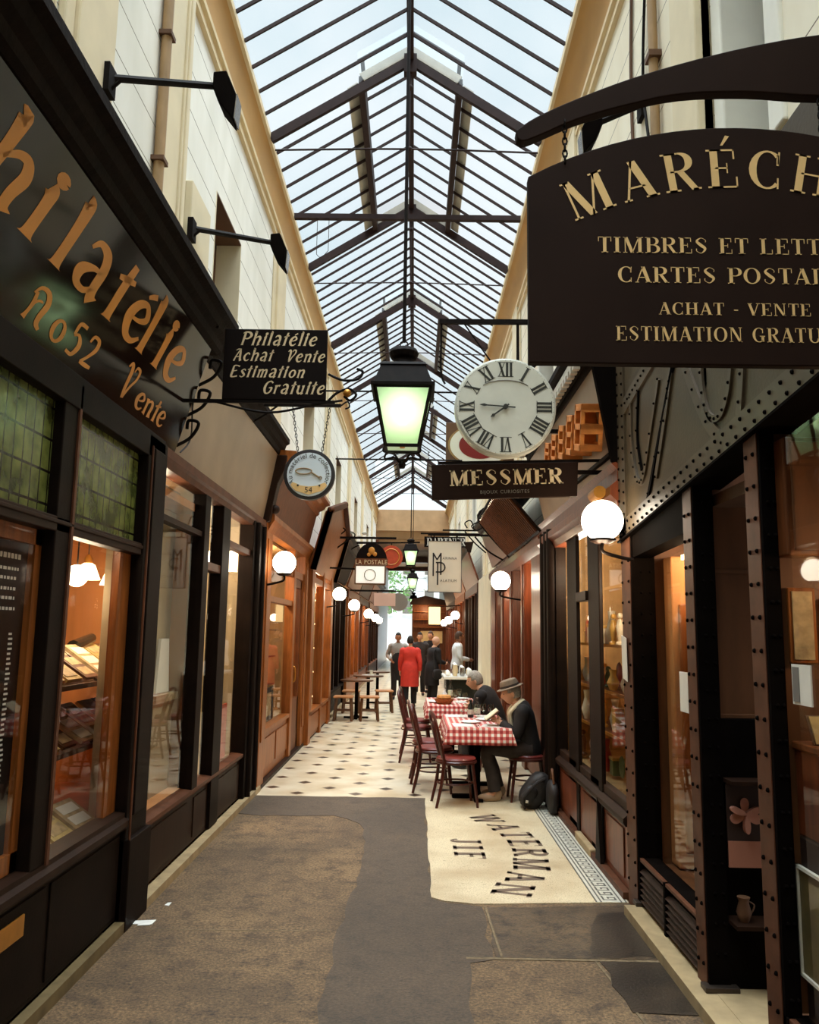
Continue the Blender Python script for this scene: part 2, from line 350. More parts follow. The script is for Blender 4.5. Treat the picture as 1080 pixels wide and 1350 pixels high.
# ---------------------------------------------------------------- mesh helpers
class MB:
    def __init__(s): s.v = []; s.f = []; s.mi = []; s.uv = None
    def add(s, vs, fs, mi=0):
        o = len(s.v); s.v += [tuple(v) for v in vs]; s.f += [tuple(i+o for i in f) for f in fs]; s.mi += [mi]*len(fs); return s
    def join(s, other, mi=None):
        o = len(s.v); s.v += other.v; s.f += [tuple(i+o for i in f) for f in other.f]; s.mi += other.mi if mi is None else [mi]*len(other.f); return s
    def xf(s, m): s.v = [tuple(m @ Vector(v)) for v in s.v]; return s
    def box(s, x0, x1, y0, y1, z0, z1, mi=0):
        v = [(x0,y0,z0),(x1,y0,z0),(x1,y1,z0),(x0,y1,z0),(x0,y0,z1),(x1,y0,z1),(x1,y1,z1),(x0,y1,z1)]
        return s.add(v, [(3,2,1,0),(4,5,6,7),(0,1,5,4),(1,2,6,5),(2,3,7,6),(3,0,4,7)], mi)
    def bar(s, p, q, w, h, up=(0,0,1), mi=0):
        p = Vector(p); q = Vector(q); d = (q-p).normalized(); up = Vector(up)
        x = d.cross(up)
        if x.length < 1e-4: x = d.cross(Vector((0,1,0)))
        x.normalize(); y = x.cross(d).normalized(); x *= w/2; y *= h/2
        v = [p-x-y, p+x-y, p+x+y, p-x+y, q-x-y, q+x-y, q+x+y, q-x+y]
        return s.add(v, [(0,1,2,3),(7,6,5,4),(1,0,4,5),(2,1,5,6),(3,2,6,7),(0,3,7,4)], mi)
    def tube(s, pts, r, n=10, closed=False, mi=0, side=None, ratio=None):
        # swept round (or elliptical) section; r a number or one per point
        if not closed and 3 <= len(pts) <= 7 and not isinstance(r, (list, tuple)): pts = smooth_curve([tuple(p) for p in pts], 5)
        pts = [Vector(p) for p in pts]; k = len(pts); rs = r if isinstance(r, (list, tuple)) else [r]*k
        base = len(s.v); prev = None
        for i, p in enumerate(pts):
            if closed: t = pts[(i+1) % k]-pts[i-1]
            else: t = pts[min(i+1,k-1)]-pts[max(i-1,0)]
            t.normalize()
            if side is not None: x = Vector(side) - t*Vector(side).dot(t)
            elif prev is None: 
                a = Vector((0,0,1)) if abs(t.z) < .9 else Vector((1,0,0)); x = a.cross(t)
            else: x = prev - t*prev.dot(t)
            x.normalize(); y = t.cross(x); prev = x
            rx = rs[i]; ry = rx*(ratio[i] if ratio else 1)
            for j in range(n):
                a = 2*PI*j/n; s.v.append(tuple(p+x*(rx*math.cos(a))+y*(ry*math.sin(a))))
        m = k if closed else k-1
        for i in range(m):
            a = base+i*n; b = base+((i+1) % k)*n
            for j in range(n): s.f.append((a+j, a+(j+1) % n, b+(j+1) % n, b+j)); s.mi.append(mi)
        if not closed:
            s.f.append(tuple(base+j for j in reversed(range(n)))); s.mi.append(mi)
            s.f.append(tuple(base+(k-1)*n+j for j in range(n))); s.mi.append(mi)
        return s
    def lathe(s, prof, c=(0,0,0), n=20, axis='z', mi=0):
        base = len(s.v); k = len(prof); c = Vector(c)
        for r, h in prof:
            for j in range(n):
                a = 2*PI*j/n; u, w = r*math.cos(a), r*math.sin(a)
                d = (u, w, h) if axis == 'z' else ((u, h, w) if axis == 'y' else (h, u, w))
                s.v.append(tuple(c+Vector(d)))
        for i in range(k-1):
            for j in range(n): s.f.append((base+i*n+j, base+i*n+(j+1) % n, base+(i+1)*n+(j+1) % n, base+(i+1)*n+j)); s.mi.append(mi)
        s.f.append(tuple(base+j for j in reversed(range(n)))); s.mi.append(mi); s.f.append(tuple(base+(k-1)*n+j for j in range(n))); s.mi.append(mi)
        return s
    def ball(s, c, r, sc=(1,1,1), n=16, m=10, mi=0):
        base = len(s.v); c = Vector(c)
        s.v.append(tuple(c+Vector((0,0,-r*sc[2]))))
        for i in range(1, m):
            ph = -PI/2+PI*i/m
            for j in range(n):
                a = 2*PI*j/n; s.v.append(tuple(c+Vector((r*sc[0]*math.cos(ph)*math.cos(a), r*sc[1]*math.cos(ph)*math.sin(a), r*sc[2]*math.sin(ph)))))
        s.v.append(tuple(c+Vector((0,0,r*sc[2])))); top = len(s.v)-1
        for j in range(n):
            s.f.append((base, base+1+(j+1) % n, base+1+j)); s.mi.append(mi)
            s.f.append((top, base+1+(m-2)*n+j, base+1+(m-2)*n+(j+1) % n)); s.mi.append(mi)
        for i in range(m-2):
            for j in range(n):
                a = base+1+i*n; b = a+n
                s.f.append((a+j, a+(j+1) % n, b+(j+1) % n, b+j)); s.mi.append(mi)
        return s
    def prism(s, poly, vec, mi=0):
        # polygon of 3-D points pushed along vec
        vec = Vector(vec); a = [Vector(p) for p in poly]; n = len(a)
        nrm = Vector((0,0,0))
        for i in range(n): nrm += a[i].cross(a[(i+1) % n])
        if nrm.dot(vec) > 0: a.reverse()
        v = a+[p+vec for p in a]
        return s.add(v, [tuple(range(n)), tuple(range(2*n-1, n-1, -1))]+[(i, i+n, (i+1) % n+n, (i+1) % n) for i in range(n)], mi)
    def quad(s, a, b, c, d, mi=0): return s.add([a,b,c,d], [(0,1,2,3)], mi)
    def build(s, name, mats, parent=None, smooth=False, bevel=0.0, origin=None):
        me = bpy.data.meshes.new(name)
        vs = s.v if origin is None else [tuple(Vector(v)-Vector(origin)) for v in s.v]
        me.from_pydata(vs, [], s.f)
        if isinstance(mats, str): mats = [mats]
        for m in mats: me.materials.append(M[m])
        if len(mats) > 1: me.polygons.foreach_set('material_index', s.mi)
        if smooth:
            me.polygons.foreach_set('use_smooth', [True]*len(me.polygons))
            try: me.set_sharp_from_angle(angle=math.radians(42))
            except Exception: pass
        if s.uv is not None:
            uvl = me.uv_layers.new(name='UVMap')
            for p in me.polygons:
                for li in p.loop_indices: uvl.data[li].uv = s.uv[me.loops[li].vertex_index]
        me.update()
        o = bpy.data.objects.new(name, me); COL.objects.link(o)
        if parent is not None: o.parent = parent
        elif origin is not None: o.location = origin
        if bevel > 0:
            bv = o.modifiers.new('soft_edge', 'BEVEL'); bv.width = bevel; bv.segments = 2; bv.limit_method = 'ANGLE'
        return o

def tag(o, label=None, cat=None, group=None, kind=None):
    if label: o['label'] = label
    if cat: o['category'] = cat
    if group: o['group'] = group
    if kind: o['kind'] = kind
    return o
def structure(o): o['kind'] = 'structure'; return o

class Thing:
    # an Empty at the thing's base; parts are given in world coordinates unless local=True
    def __init__(s, name, label, cat, loc=(0,0,0), rot=0.0, group=None, local=False, kind=None):
        o = bpy.data.objects.new(name, None); COL.objects.link(o); o.empty_display_size = 0.1
        o.location = loc; o.rotation_euler = (0,0,rot); s.o = o; s.loc = Vector(loc); s.local = local
        tag(o, label, cat, group, kind)
    def part(s, name, mb, mats, smooth=False, bevel=0.0, parent=None, label=None):
        ob = mb.build(name, mats, parent or s.o, smooth, bevel, None if s.local else s.loc)
        if label: ob['label'] = label
        return ob
    def lamp(s, loc, energy, color=(1,0.75,0.5), r=0.05, name='bulb_light'):
        ld = bpy.data.lights.new(name, 'POINT'); ld.energy = energy; ld.color = color; ld.shadow_soft_size = r
        lo = bpy.data.objects.new(name, ld); COL.objects.link(lo); lo.parent = s.o; lo.location = Vector(loc) if s.local else Vector(loc)-s.loc
        return lo

def children_of(o): return [c for c in bpy.data.objects if c.parent == o]
def copy_tree(o, loc=None, rot=None, label=None, group=None):
    kids = {}
    for c in bpy.data.objects:
        if c.parent is not None: kids.setdefault(c.parent.name, []).append(c)
    def rec(x, par):
        y = x.copy(); COL.objects.link(y)
        if par is not None: y.parent = par
        for k in kids.get(x.name, []): rec(k, y)
        return y
    r = rec(o, None)
    if loc is not None: r.location = loc
    if rot is not None: r.rotation_euler = (0,0,rot)
    if label: r['label'] = label
    if group: r['group'] = group
    return r

# ---------------------------------------------------------------- lettering
def ribbon(pts, ws):
    n = len(pts); P = [Vector((p[0], p[1])) for p in pts]; L = []; R = []
    for i in range(n):
        t = (P[min(i+1,n-1)]-P[max(i-1,0)])
        if t.length < 1e-9: t = Vector((0,1))
        t.normalize(); nn = Vector((-t.y, t.x)); w = ws[i]/2
        L.append(P[i]+nn*w); R.append(P[i]-nn*w)
    return [[L[i], R[i], R[i+1], L[i+1]] for i in range(n-1)]
def arc(cx, cy, rx, ry, a0, a1, thick, thin, n=18):
    pts = []; ws = []
    for i in range(n+1):
        a = math.radians(a0+(a1-a0)*i/n); pts.append((cx+rx*math.cos(a), cy+ry*math.sin(a))); ws.append(thin+(thick-thin)*math.cos(a)**2)
    return ribbon(pts, ws)
def rect(x0, y0, x1, y1): return [[Vector((x0,y0)), Vector((x1,y0)), Vector((x1,y1)), Vector((x0,y1))]]
def diag(x0, y0, x1, y1, w): return [[Vector((x0-w/2,y0)), Vector((x0+w/2,y0)), Vector((x1+w/2,y1)), Vector((x1-w/2,y1))]]
def smooth_curve(pts, n=6):
    out = []
    k = len(pts)
    for i in range(k-1):
        p0 = pts[max(i-1,0)]; p1 = pts[i]; p2 = pts[i+1]; p3 = pts[min(i+2,k-1)]
        for j in range(n):
            t = j/n
            out.append(tuple(0.5*((2*p1[c])+(-p0[c]+p2[c])*t+(2*p0[c]-5*p1[c]+4*p2[c]-p3[c])*t*t+(-p0[c]+3*p1[c]-3*p2[c]+p3[c])*t**3) for c in range(len(p1))))
    out.append(tuple(pts[-1])); return out
def swash(*pts):
    # each point (x, y, width): a smooth brush stroke
    c = smooth_curve([p for p in pts]); return ribbon([(p[0],p[1]) for p in c], [p[2] for p in c])

def serif_font(T=0.17, t=0.04):
    def stem(x, w=T, y0=0, y1=1, s=0.09, top=True, bot=True):
        q = rect(x-w/2, y0, x+w/2, y1)
        if bot: q += rect(x-w/2-s, y0, x+w/2+s, y0+t)
        if top: q += rect(x-w/2-s, y1-t, x+w/2+s, y1)
        return q
    G = {}
    G['A'] = (diag(.09,0,.42,1,t*1.3)+diag(.72,0,.42,1,T*1.1)+rect(.2,.3,.6,.3+t)+rect(0,0,.2,t)+rect(.55,0,.88,t), .86)
    G['B'] = (stem(.18)+arc(.4,.75,.25,.23,-90,90,T*.9,t)+arc(.42,.26,.29,.24,-90,90,T,t)+rect(.18,1-t,.42,1)+rect(.18,.49,.42,.49+t)+rect(.18,0,.44,t), .78)
    G['C'] = (arc(.46,.5,.35,.48,48,312,T,t)+diag(.72,.66,.74,.98,t)+rect(.68,.62,.74,.9)+rect(.7,.02,.74,.3), .84)
    G['E'] = (stem(.18)+rect(.18,1-t,.68,1)+rect(.18,0,.72,t)+rect(.2,.49,.5,.49+t)+rect(.64,.74,.68,1)+rect(.68,0,.72,.28)+rect(.47,.38,.5,.64), .76)
    G['É'] = (G['E'][0]+[[Vector((.36,1.1)),Vector((.42,1.1)),Vector((.6,1.34)),Vector((.5,1.36))]], .76)
    G['G'] = (arc(.46,.5,.35,.48,48,312,T,t)+rect(.68,.62,.73,.92)+stem(.7,T,.05,.42,.07,True,False)+rect(.5,.4,.86,.4+t), .9)
    G['H'] = (stem(.18)+stem(.72)+rect(.2,.49,.7,.49+t), .92)
    G['I'] = (stem(.2), .42)
    G['L'] = (stem(.18)+rect(.18,0,.68,t)+rect(.64,0,.68,.3), .74)
    G['M'] = (stem(.12,t*1.2,s=.08)+stem(.92,s=.08)+diag(.5,0,.16,1,T)+diag(.5,0,.88,1,t*1.3), 1.12)
    G['N'] = (stem(.14,t*1.2,s=.09)+stem(.76,t*1.2,s=.09)+diag(.74,0,.18,1,T), .94)
    G['O'] = (arc(.46,.5,.36,.48,0,360,T,t,28), .94)
    G['P'] = (stem(.18)+arc(.4,.73,.27,.25,-90,90,T,t)+rect(.18,1-t,.42,1)+rect(.18,.46,.42,.46+t), .74)
    G['R'] = (stem(.18)+arc(.4,.75,.26,.23,-90,90,T,t)+rect(.18,1-t,.42,1)+rect(.18,.49,.42,.49+t)+diag(.72,0,.42,.5,T*.95)+rect(.66,0,.86,t), .84)
    G['S'] = (swash((.6,.72,.04),(.6,.86,.03),(.36,.98,.04),(.14,.78,T*.7),(.34,.54,T),(.58,.3,T*.75),(.38,.03,.04),(.13,.14,.03),(.11,.3,.05)), .72)
    G['T'] = (stem(.38,top=False)+rect(.02,1-t,.74,1)+rect(.02,.7,.06,1)+rect(.7,.7,.74,1), .76)
    G['U'] = (stem(.18,y0=.3,bot=False)+arc(.45,.3,.27,.28,180,360,T*.8,t)+stem(.74,t*1.2,y0=.28,bot=False), .9)
    G['V'] = (diag(.42,0,.12,1,T*1.05)+diag(.42,0,.74,1,t*1.3)+rect(0,1-t,.3,1)+rect(.6,1-t,.88,1), .86)
    G['W'] = (diag(.34,0,.12,1,T)+diag(.34,0,.56,1,t*1.3)+diag(.8,0,.56,1,T)+diag(.8,0,1.02,1,t*1.3)+rect(.0,1-t,.3,1)+rect(.9,1-t,1.14,1), 1.14)
    G['F'] = (stem(.18)+rect(.18,1-t,.68,1)+rect(.2,.49,.5,.49+t)+rect(.64,.74,.68,1)+rect(.47,.38,.5,.64), .72)
    G['J'] = (stem(.36,y0=.2,bot=False)+swash((.36,.22,T),(.3,.02,T*.6),(.12,.06,t),(.08,.2,T*.6)), .56)
    G['X'] = (diag(.68,0,.12,1,T)+diag(.1,0,.7,1,t*1.3)+rect(0,0,.24,t)+rect(.56,0,.84,t)+rect(0,1-t,.26,1)+rect(.58,1-t,.82,1), .84)
    G['-'] = (rect(.06,.38,.36,.46), .42)
    G['.'] = (rect(.06,0,.18,.12), .26)
    G[' '] = ([], .42)
    return G
def nouveau_font():
    # rounded brush lettering with flared feet; x-height .68, ascenders 1
    G = {}; w = .17
    G['P'] = (swash((.2,0,.2),(.2,.1,.14),(.2,.6,.16),(.2,1,.16))+swash((.04,.9,.06),(.2,1.0,.1),(.5,.96,.14),(.66,.74,.18),(.5,.52,.12),(.26,.5,.07)), .76)
    G['h'] = (swash((.14,0,.24),(.14,.08,.15),(.15,.6,.15),(.13,.98,.2),(.1,1.0,.24))+swash((.17,.48,.05),(.32,.64,.1),(.46,.66,.14),(.54,.5,.17),(.5,.25,.15),(.5,.08,.15),(.53,0,.24)), .70)
    G['i'] = (swash((.14,0,.24),(.14,.08,.15),(.14,.5,.15),(.12,.66,.2),(.08,.69,.22))+arc(.16,.88,.05,.05,0,360,.11,.11,12), .32)
    G['l'] = (swash((.14,0,.24),(.14,.08,.15),(.14,.6,.15),(.12,.96,.19),(.08,1.0,.22)), .31)
    G['a'] = (swash((.1,.6,.05),(.2,.74,.1),(.38,.7,.16),(.46,.5,.16),(.46,.2,.15),(.48,.06,.17),(.53,0,.22))+swash((.46,.42,.06),(.3,.4,.09),(.13,.26,.16),(.16,.08,.12),(.32,.05,.09),(.46,.18,.07)), .66)
    G['t'] = (swash((.16,0,.24),(.16,.08,.15),(.17,.6,.15),(.2,.98,.12))+swash((.0,.64,.08),(.16,.7,.11),(.34,.76,.08)), .38)
    G['e'] = (swash((.14,.34,.05),(.34,.38,.08),(.48,.5,.12),(.36,.68,.1),(.18,.58,.15),(.1,.32,.18),(.2,.07,.14),(.38,.03,.1),(.52,.16,.06)), .62)
    G['é'] = (G['e'][0]+swash((.28,.8,.06),(.36,.87,.09),(.46,.93,.1)), .62)
    G['n'] = (swash((.12,0,.22),(.13,.08,.14),(.13,.5,.14),(.1,.68,.2))+swash((.15,.48,.05),(.28,.64,.1),(.42,.64,.14),(.48,.46,.16),(.45,.2,.15),(.48,0,.22)), .64)
    G['m'] = (swash((.12,0,.22),(.13,.08,.14),(.13,.5,.14),(.1,.68,.2))+swash((.15,.48,.05),(.26,.64,.1),(.38,.62,.14),(.4,.4,.14),(.39,.1,.14),(.4,0,.2))+swash((.42,.48,.05),(.54,.64,.1),(.66,.62,.14),(.69,.4,.14),(.67,.1,.14),(.7,0,.2)), .86)
    G['u'] = (swash((.08,.68,.2),(.12,.5,.14),(.12,.22,.15),(.24,.04,.12),(.38,.1,.08),(.46,.24,.06))+swash((.44,.68,.2),(.47,.5,.14),(.47,.1,.14),(.52,0,.2)), .66)
    G['r'] = (swash((.12,0,.22),(.13,.08,.14),(.13,.5,.14),(.1,.68,.2))+swash((.15,.46,.05),(.27,.64,.1),(.4,.62,.16)), .46)
    G['s'] = (swash((.42,.56,.08),(.3,.68,.08),(.14,.54,.13),(.28,.36,.16),(.42,.18,.13),(.26,.02,.08),(.08,.12,.08)), .52)
    G['c'] = (swash((.48,.54,.1),(.34,.68,.1),(.16,.54,.15),(.1,.3,.17),(.22,.06,.12),(.4,.04,.09),(.5,.16,.06)), .58)
    G['o'] = (arc(.3,.34,.2,.3,0,360,.15,.09,22), .62)
    G['N'] = (swash((.06,.02,.16),(.1,.2,.1),(.14,.5,.12),(.1,.8,.1))+swash((.02,.72,.05),(.16,.95,.1),(.42,.96,.16),(.56,.7,.18),(.5,.3,.16),(.52,.1,.15),(.66,.0,.1))+swash((.12,.4,.05),(.25,.62,.07),(.4,.66,.06)), .74)
    G['V'] = (swash((.0,.86,.06),(.12,1.0,.12),(.22,.8,.16),(.24,.3,.14),(.3,.0,.14))+swash((.3,.02,.1),(.44,.4,.09),(.6,.7,.1),(.6,.96,.12),(.42,1.0,.08),(.36,.84,.05)), .7)
    G['A'] = (swash((.04,0,.14),(.12,.4,.1),(.3,.9,.1),(.4,1,.12))+swash((.36,1.0,.1),(.42,.6,.17),(.5,.2,.17),(.58,0,.2))+swash((.0,.9,.05),(.14,1.0,.08),(.34,1.0,.08))+swash((.12,.34,.07),(.46,.38,.07)), .68)
    G['E'] = (swash((.6,.9,.12),(.4,.98,.08),(.16,.94,.12),(.16,.5,.17),(.16,.1,.16),(.34,.03,.1),(.62,.1,.14))+swash((.16,.5,.07),(.34,.54,.08),(.48,.58,.08)), .68)
    G['G'] = (swash((.6,.84,.12),(.42,.98,.09),(.18,.84,.14),(.1,.46,.18),(.22,.1,.13),(.42,.03,.1),(.58,.2,.13),(.6,.46,.14),(.4,.46,.07)), .74)
    G['5'] = (swash((.46,.98,.12),(.16,.94,.12),(.12,.58,.1))+swash((.12,.56,.07),(.3,.64,.1),(.46,.4,.17),(.34,.06,.12),(.08,.06,.1)), .58)
    G['2'] = (swash((.08,.72,.08),(.16,.94,.1),(.4,.92,.14),(.44,.66,.15),(.26,.32,.1),(.06,.06,.1))+swash((.04,.05,.1),(.28,.06,.14),(.54,.08,.1)), .6)
    G['4'] = (swash((.4,0,.16),(.38,.4,.14),(.36,1,.12))+swash((.36,.96,.08),(.18,.6,.08),(.04,.34,.08))+swash((.02,.32,.1),(.3,.32,.1),(.56,.34,.08)), .6)
    G[' '] = ([], .4)
    return G
SLAB = serif_font(0.25, 0.12); SERIF = serif_font(0.185, 0.045); SERIF_BOLD = serif_font(0.235, 0.08); NOUV = nouveau_font()

def layout(text, font, size, track=0.0):
    # glyph quads (text coordinates) and total width
    x = 0; out = []
    for ch in text:
        g, adv = font[ch]; out.append((x, g)); x += (adv+track)*size
    return out, x-track*size
def letters(mb, text, font, size, place, track=0.0, align='l', shear=0.0, sx=1.0):
    gl, w = layout(text, font, size*1.0, track); w *= sx
    off = {'l':0, 'c':-w/2, 'r':-w}[align]
    for x, quads in gl:
        for q in quads:
            pts = [place(off+sx*(x+(p.x+shear*p.y)*size), p.y*size) for p in q]
            mb.add(pts, [tuple(range(len(pts)))])
    return mb
_fc = {}
def sans_mesh(ch):
    if ch not in _fc:
        cu = bpy.data.curves.new('glyph', 'FONT'); cu.body = ch; cu.resolution_u = 3
        ob = bpy.data.objects.new('glyph', cu); COL.objects.link(ob)
        dg = bpy.context.evaluated_depsgraph_get(); me = bpy.data.meshes.new_from_object(ob.evaluated_get(dg))
        vs = [(v.co.x, v.co.y) for v in me.vertices]; fs = [tuple(p.vertices) for p in me.polygons]
        xs = [v[0] for v in vs] or [0, .3]
        _fc[ch] = (vs, fs, max(xs)+0.07)
        bpy.data.objects.remove(ob); bpy.data.curves.remove(cu); bpy.data.meshes.remove(me)
    return _fc[ch]
def sans(mb, text, size, place, align='l', track=0.0, sx=1.0):
    x = 0; items = []
    for ch in text:
        if ch == ' ': x += .35+track; continue
        vs, fs, adv = sans_mesh(ch); items.append((x, vs, fs)); x += adv+track
    w = x*size*sx; off = {'l':0, 'c':-w/2, 'r':-w}[align]
    for x0, vs, fs in items: mb.add([place(off+sx*size*(x0+v[0]), size*v[1]) for v in vs], fs)
    return mb
def on_plane(o, ux, uy):
    o = Vector(o); ux = Vector(ux); uy = Vector(uy)
    return lambda x, y: tuple(o+ux*x+uy*y)
# ================================================================ SETTING
LX, RX = -1.66, 1.41          # shopfront planes
UL, UR = -1.75, 1.50          # upper wall planes
EL, ER, EZ = -1.63, 1.30, 7.0 # eaves
GX, GZ = -0.13, 7.95          # ridge
YN, YF = -3.0, 36.0           # near and far end of the glazed roof

def jag(poly, amp=0.02, step=0.18, seed=3):
    rnd = random.Random(seed); out = []
    for i in range(len(poly)):
        a = Vector(poly[i]+(0,)); b = Vector(poly[(i+1) % len(poly)]+(0,)); n = max(1, int((b-a).length/step)); d = (b-a); nn = Vector((-d.y, d.x, 0)).normalized()
        for j in range(n):
            p = a+d*(j/n)+(nn*rnd.uniform(-amp, amp) if j else Vector((0,0,0))); out.append((p.x, p.y))
    return out
def slab(name, poly, z0, z1, m, parent=None):
    o = MB().prism([(x, y, z0) for x, y in poly], (0,0,z1-z0)).build(name, m, parent); o['kind'] = 'structure'; return o

floor = MB().box(-1.78, 1.55, YN, 8.80, -0.12, 0.0).build('floor', 'asphalt_worn'); structure(floor)
slab('floor_patch', jag([(0.14,8.80),(0.135,5.58),(0.24,5.50),(0.45,5.44),(0.44,4.60),(0.317,4.55),(0.29,3.9),(0.25,-2.9),(-0.33,-2.9),(-0.393,3.87),(-0.42,4.83),(-0.40,5.34),(-0.36,6.14),(-0.37,7.0),(-0.46,7.62),(-0.72,7.93),(-1.38,7.87),(-1.62,7.95),(-1.64,8.80)], .022, .16), -0.02, 0.003, 'asphalt_patch')
slab('floor_slab', jag([(0.46,4.63),(1.36,4.63),(1.38,5.50),(0.47,5.43)], .012, .2, 5), -0.02, 0.0035, 'slab_wet')
slab('floor_slab', jag([(0.98,4.66),(1.355,4.66),(1.37,5.40),(1.16,5.36),(1.06,5.1)], .03, .1, 8), -0.02, 0.0045, 'slab_dark')
slab('floor_slab', jag([(1.02,4.02),(1.33,4.0),(1.34,4.60),(1.0,4.60)], .02, .12, 9), -0.02, 0.0045, 'slab_dark')
mj = MB(); mj.box(0.30, 1.36, 4.604, 4.628, -.02, 0.004); mj.bar((0.98,4.6,.0),(1.10,3.4,.0),.012,.008); mj.bar((0.47,5.44,0),(0.49,4.63,0),.014,.01); mj.bar((-1.5,4.95,0),(-0.45,4.98,0),.008,.003)
structure(mj.build('floor_joint', 'joint_mortar'))
tiles = MB().box(-1.78, 1.55, 8.80, 60, -0.12, 0.0).build('floor_tiling', 'floor_tiles'); structure(tiles)

# mosaic doorstep carpet with its lettering and key border
mos_poly = jag([(0.14,8.78),(0.137,5.60),(0.22,5.53),(0.36,5.50),(0.40,5.485),(1.40,5.56),(1.43,8.78)], .008, .15, 4)
mos = slab('floor_mosaic', mos_poly, -0.02, 0.006, 'mosaic')
ml = MB()
Rw, cx0, cy0 = 2.30, 0.82-2.30, 6.84
def waterman(x, y):
    a = x/Rw; r = Rw+y; return (cx0+r*math.cos(a), cy0-r*math.sin(a), 0.0075)
SW = 0.27; gl, wd = layout('WATERMAN', SLAB, SW, 0.22)
for xo, quads in gl:
    xm = (xo-wd/2+0.12)*2.40/wd; a = xm/Rw
    for q in quads:
        pts = []
        for p in q:
            u = (p.x-0.46)*SW; v = p.y*SW-0.02
            bx, by = cx0+Rw*math.cos(a), cy0-Rw*math.sin(a); g = a*.6
            pts.append((bx+v*math.cos(g)-u*math.sin(g), by-v*math.sin(g)-u*math.cos(g), 0.0075))
        ml.add(pts, [(0,1,2,3)])
letters(ml, 'JIF', SLAB, 0.24, on_plane((0.335,6.82,0.0075),(0,-1,0),(1,0,0)), 0.30, 'c', 0, 1.1)
lo_ = ml.build('mosaic_lettering', 'mosaic_ink', mos); 
kb = MB(); kb.box(1.19,1.395,5.56,8.74,.004,.0068)
kbo = kb.build('mosaic_border', 'mosaic_band', mos)
kk = MB()
for xx in (1.195, 1.225, 1.355, 1.385): kk.box(xx-.005, xx+.005, 5.56, 8.74, .005, .0078)
y = 5.60
while y < 8.68:
    kk.box(1.245,1.335,y,y+.012,.005,.0078); kk.box(1.245,1.257,y,y+.085,.005,.0078); kk.box(1.323,1.335,y,y+.06,.005,.0078); kk.box(1.28,1.335,y+.05,y+.062,.005,.0078); kk.box(1.28,1.292,y+.03,y+.06,.005,.0078)
    y += .10
kk.build('mosaic_key_pattern', 'mosaic_key', mos)

# upper walls with window openings ------------------------------------------------
def wall_with_openings(name, x0, x1, y0, y1, z0, z1, holes, m):
    mb = MB(); ys = y0
    for (a, b, c, d) in sorted(holes):
        if a > ys: mb.box(x0, x1, ys, a, z0, z1)
        if c > z0: mb.box(x0, x1, a, b, z0, c)
        if d < z1: mb.box(x0, x1, a, b, d, z1)
        ys = b
    if ys < y1: mb.box(x0, x1, ys, y1, z0, z1)
    return structure(mb.build(name, m))
LH = [(0.2,1.2,4.2,5.7),(3.05,3.5,4.3,5.7),(6.55,7.55,3.9,5.42),(12.3,13.5,4.3,5.45),(17.5,18.7,4.3,5.5),(23,24.2,4.3,5.5),(29,30.2,4.3,5.5)]
RH = [(-0.5,.5,4.0,5.6),(3.18,3.72,3.8,5.6),(8.6,9.7,4.1,5.45),(14,15.2,4.2,5.45),(20,21.2,4.2,5.45),(27,28.2,4.2,5.45)]
wall_with_openings('wall_left', UL-.30, UL, YN, YF, 2.86, 6.55, LH, 'wall_paint')
wall_with_openings('wall_right', UR, UR+.30, YN, YF, 2.86, 6.55, RH, 'wall_paint_warm')
for i, (a, b, c, d) in enumerate(LH):
    w = structure(MB().box(UL-.30, UL-.26, a, b, c, d).build('window_%d' % (i+1), 'window_dark'))
    f = MB(); f.box(UL-.26,UL-.235,a,a+.07,c,d); f.box(UL-.26,UL-.235,b-.07,b,c,d); f.box(UL-.26,UL-.235,a,b,d-.06,d); f.box(UL-.26,UL-.235,(a+b)/2-.03,(a+b)/2+.03,c,d); f.build('window_frame', 'recess_brown', w)
    r = MB(); r.box(UL-.24,UL+.004,a,a+.012,c,d); r.box(UL-.24,UL+.004,b-.012,b,c,d); r.build('window_reveal', 'pilaster_cream', w)
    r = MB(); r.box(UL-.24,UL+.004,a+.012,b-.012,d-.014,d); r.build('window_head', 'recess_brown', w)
for i, (a, b, c, d) in enumerate(RH):
    w = structure(MB().box(UR+.26, UR+.30, a, b, c, d).build('window_%d' % (i+11), 'window_dark'))
    f = MB(); f.box(UR-.02,UR+.26,a-.09,a+.05,c,d+.06); f.box(UR-.02,UR+.26,b-.02,b+.10,c,d+.06); f.box(UR-.02,UR+.24,a,b,d-.05,d+.06); f.build('window_frame', 'frame_white', w, bevel=.01)
# pilasters, raised panels and mouldings on the walls
tl = MB(); tl.box(UL, UL+.07, 3.62, 4.07, 2.9, 6.5); tl.box(UL, UL+.045, 3.52, 3.62, 2.9, 6.5)
structure(tl.build('trim_1', 'pilaster_cream', bevel=.012))
tl = MB(); tl.box(UL, UL+.03, 5.0, 5.45, 2.9, 6.5); tl.box(UL,UL+.05,5.45,5.52,2.9,6.5); tl.box(UL,UL+.05,5.38,5.41,2.9,6.5); tl.box(UL,UL+.06,5.66,6.2,2.9,5.0)
for y in (9.4, 15.2, 20.6, 26, 32): tl.box(UL, UL+.05, y, y+.55, 2.9, 6.5); tl.box(UL,UL+.02,y-.15,y+.7,2.9,6.5)
structure(tl.build('trim_2', 'pilaster_cream', bevel=.01))
tl = MB(); tl.box(UR-.06, UR, 3.86, 4.34, 2.9, 6.5); tl.box(UR-.09, UR, 3.86, 3.94, 2.9, 6.5)
for y in (7.2, 11.6, 17, 23, 30): tl.box(UR-.05, UR, y, y+.55, 2.9, 6.5); tl.box(UR-.02,UR,y-.15,y+.7,2.9,6.5)
structure(tl.build('trim_3', 'pilaster_cream', bevel=.01))

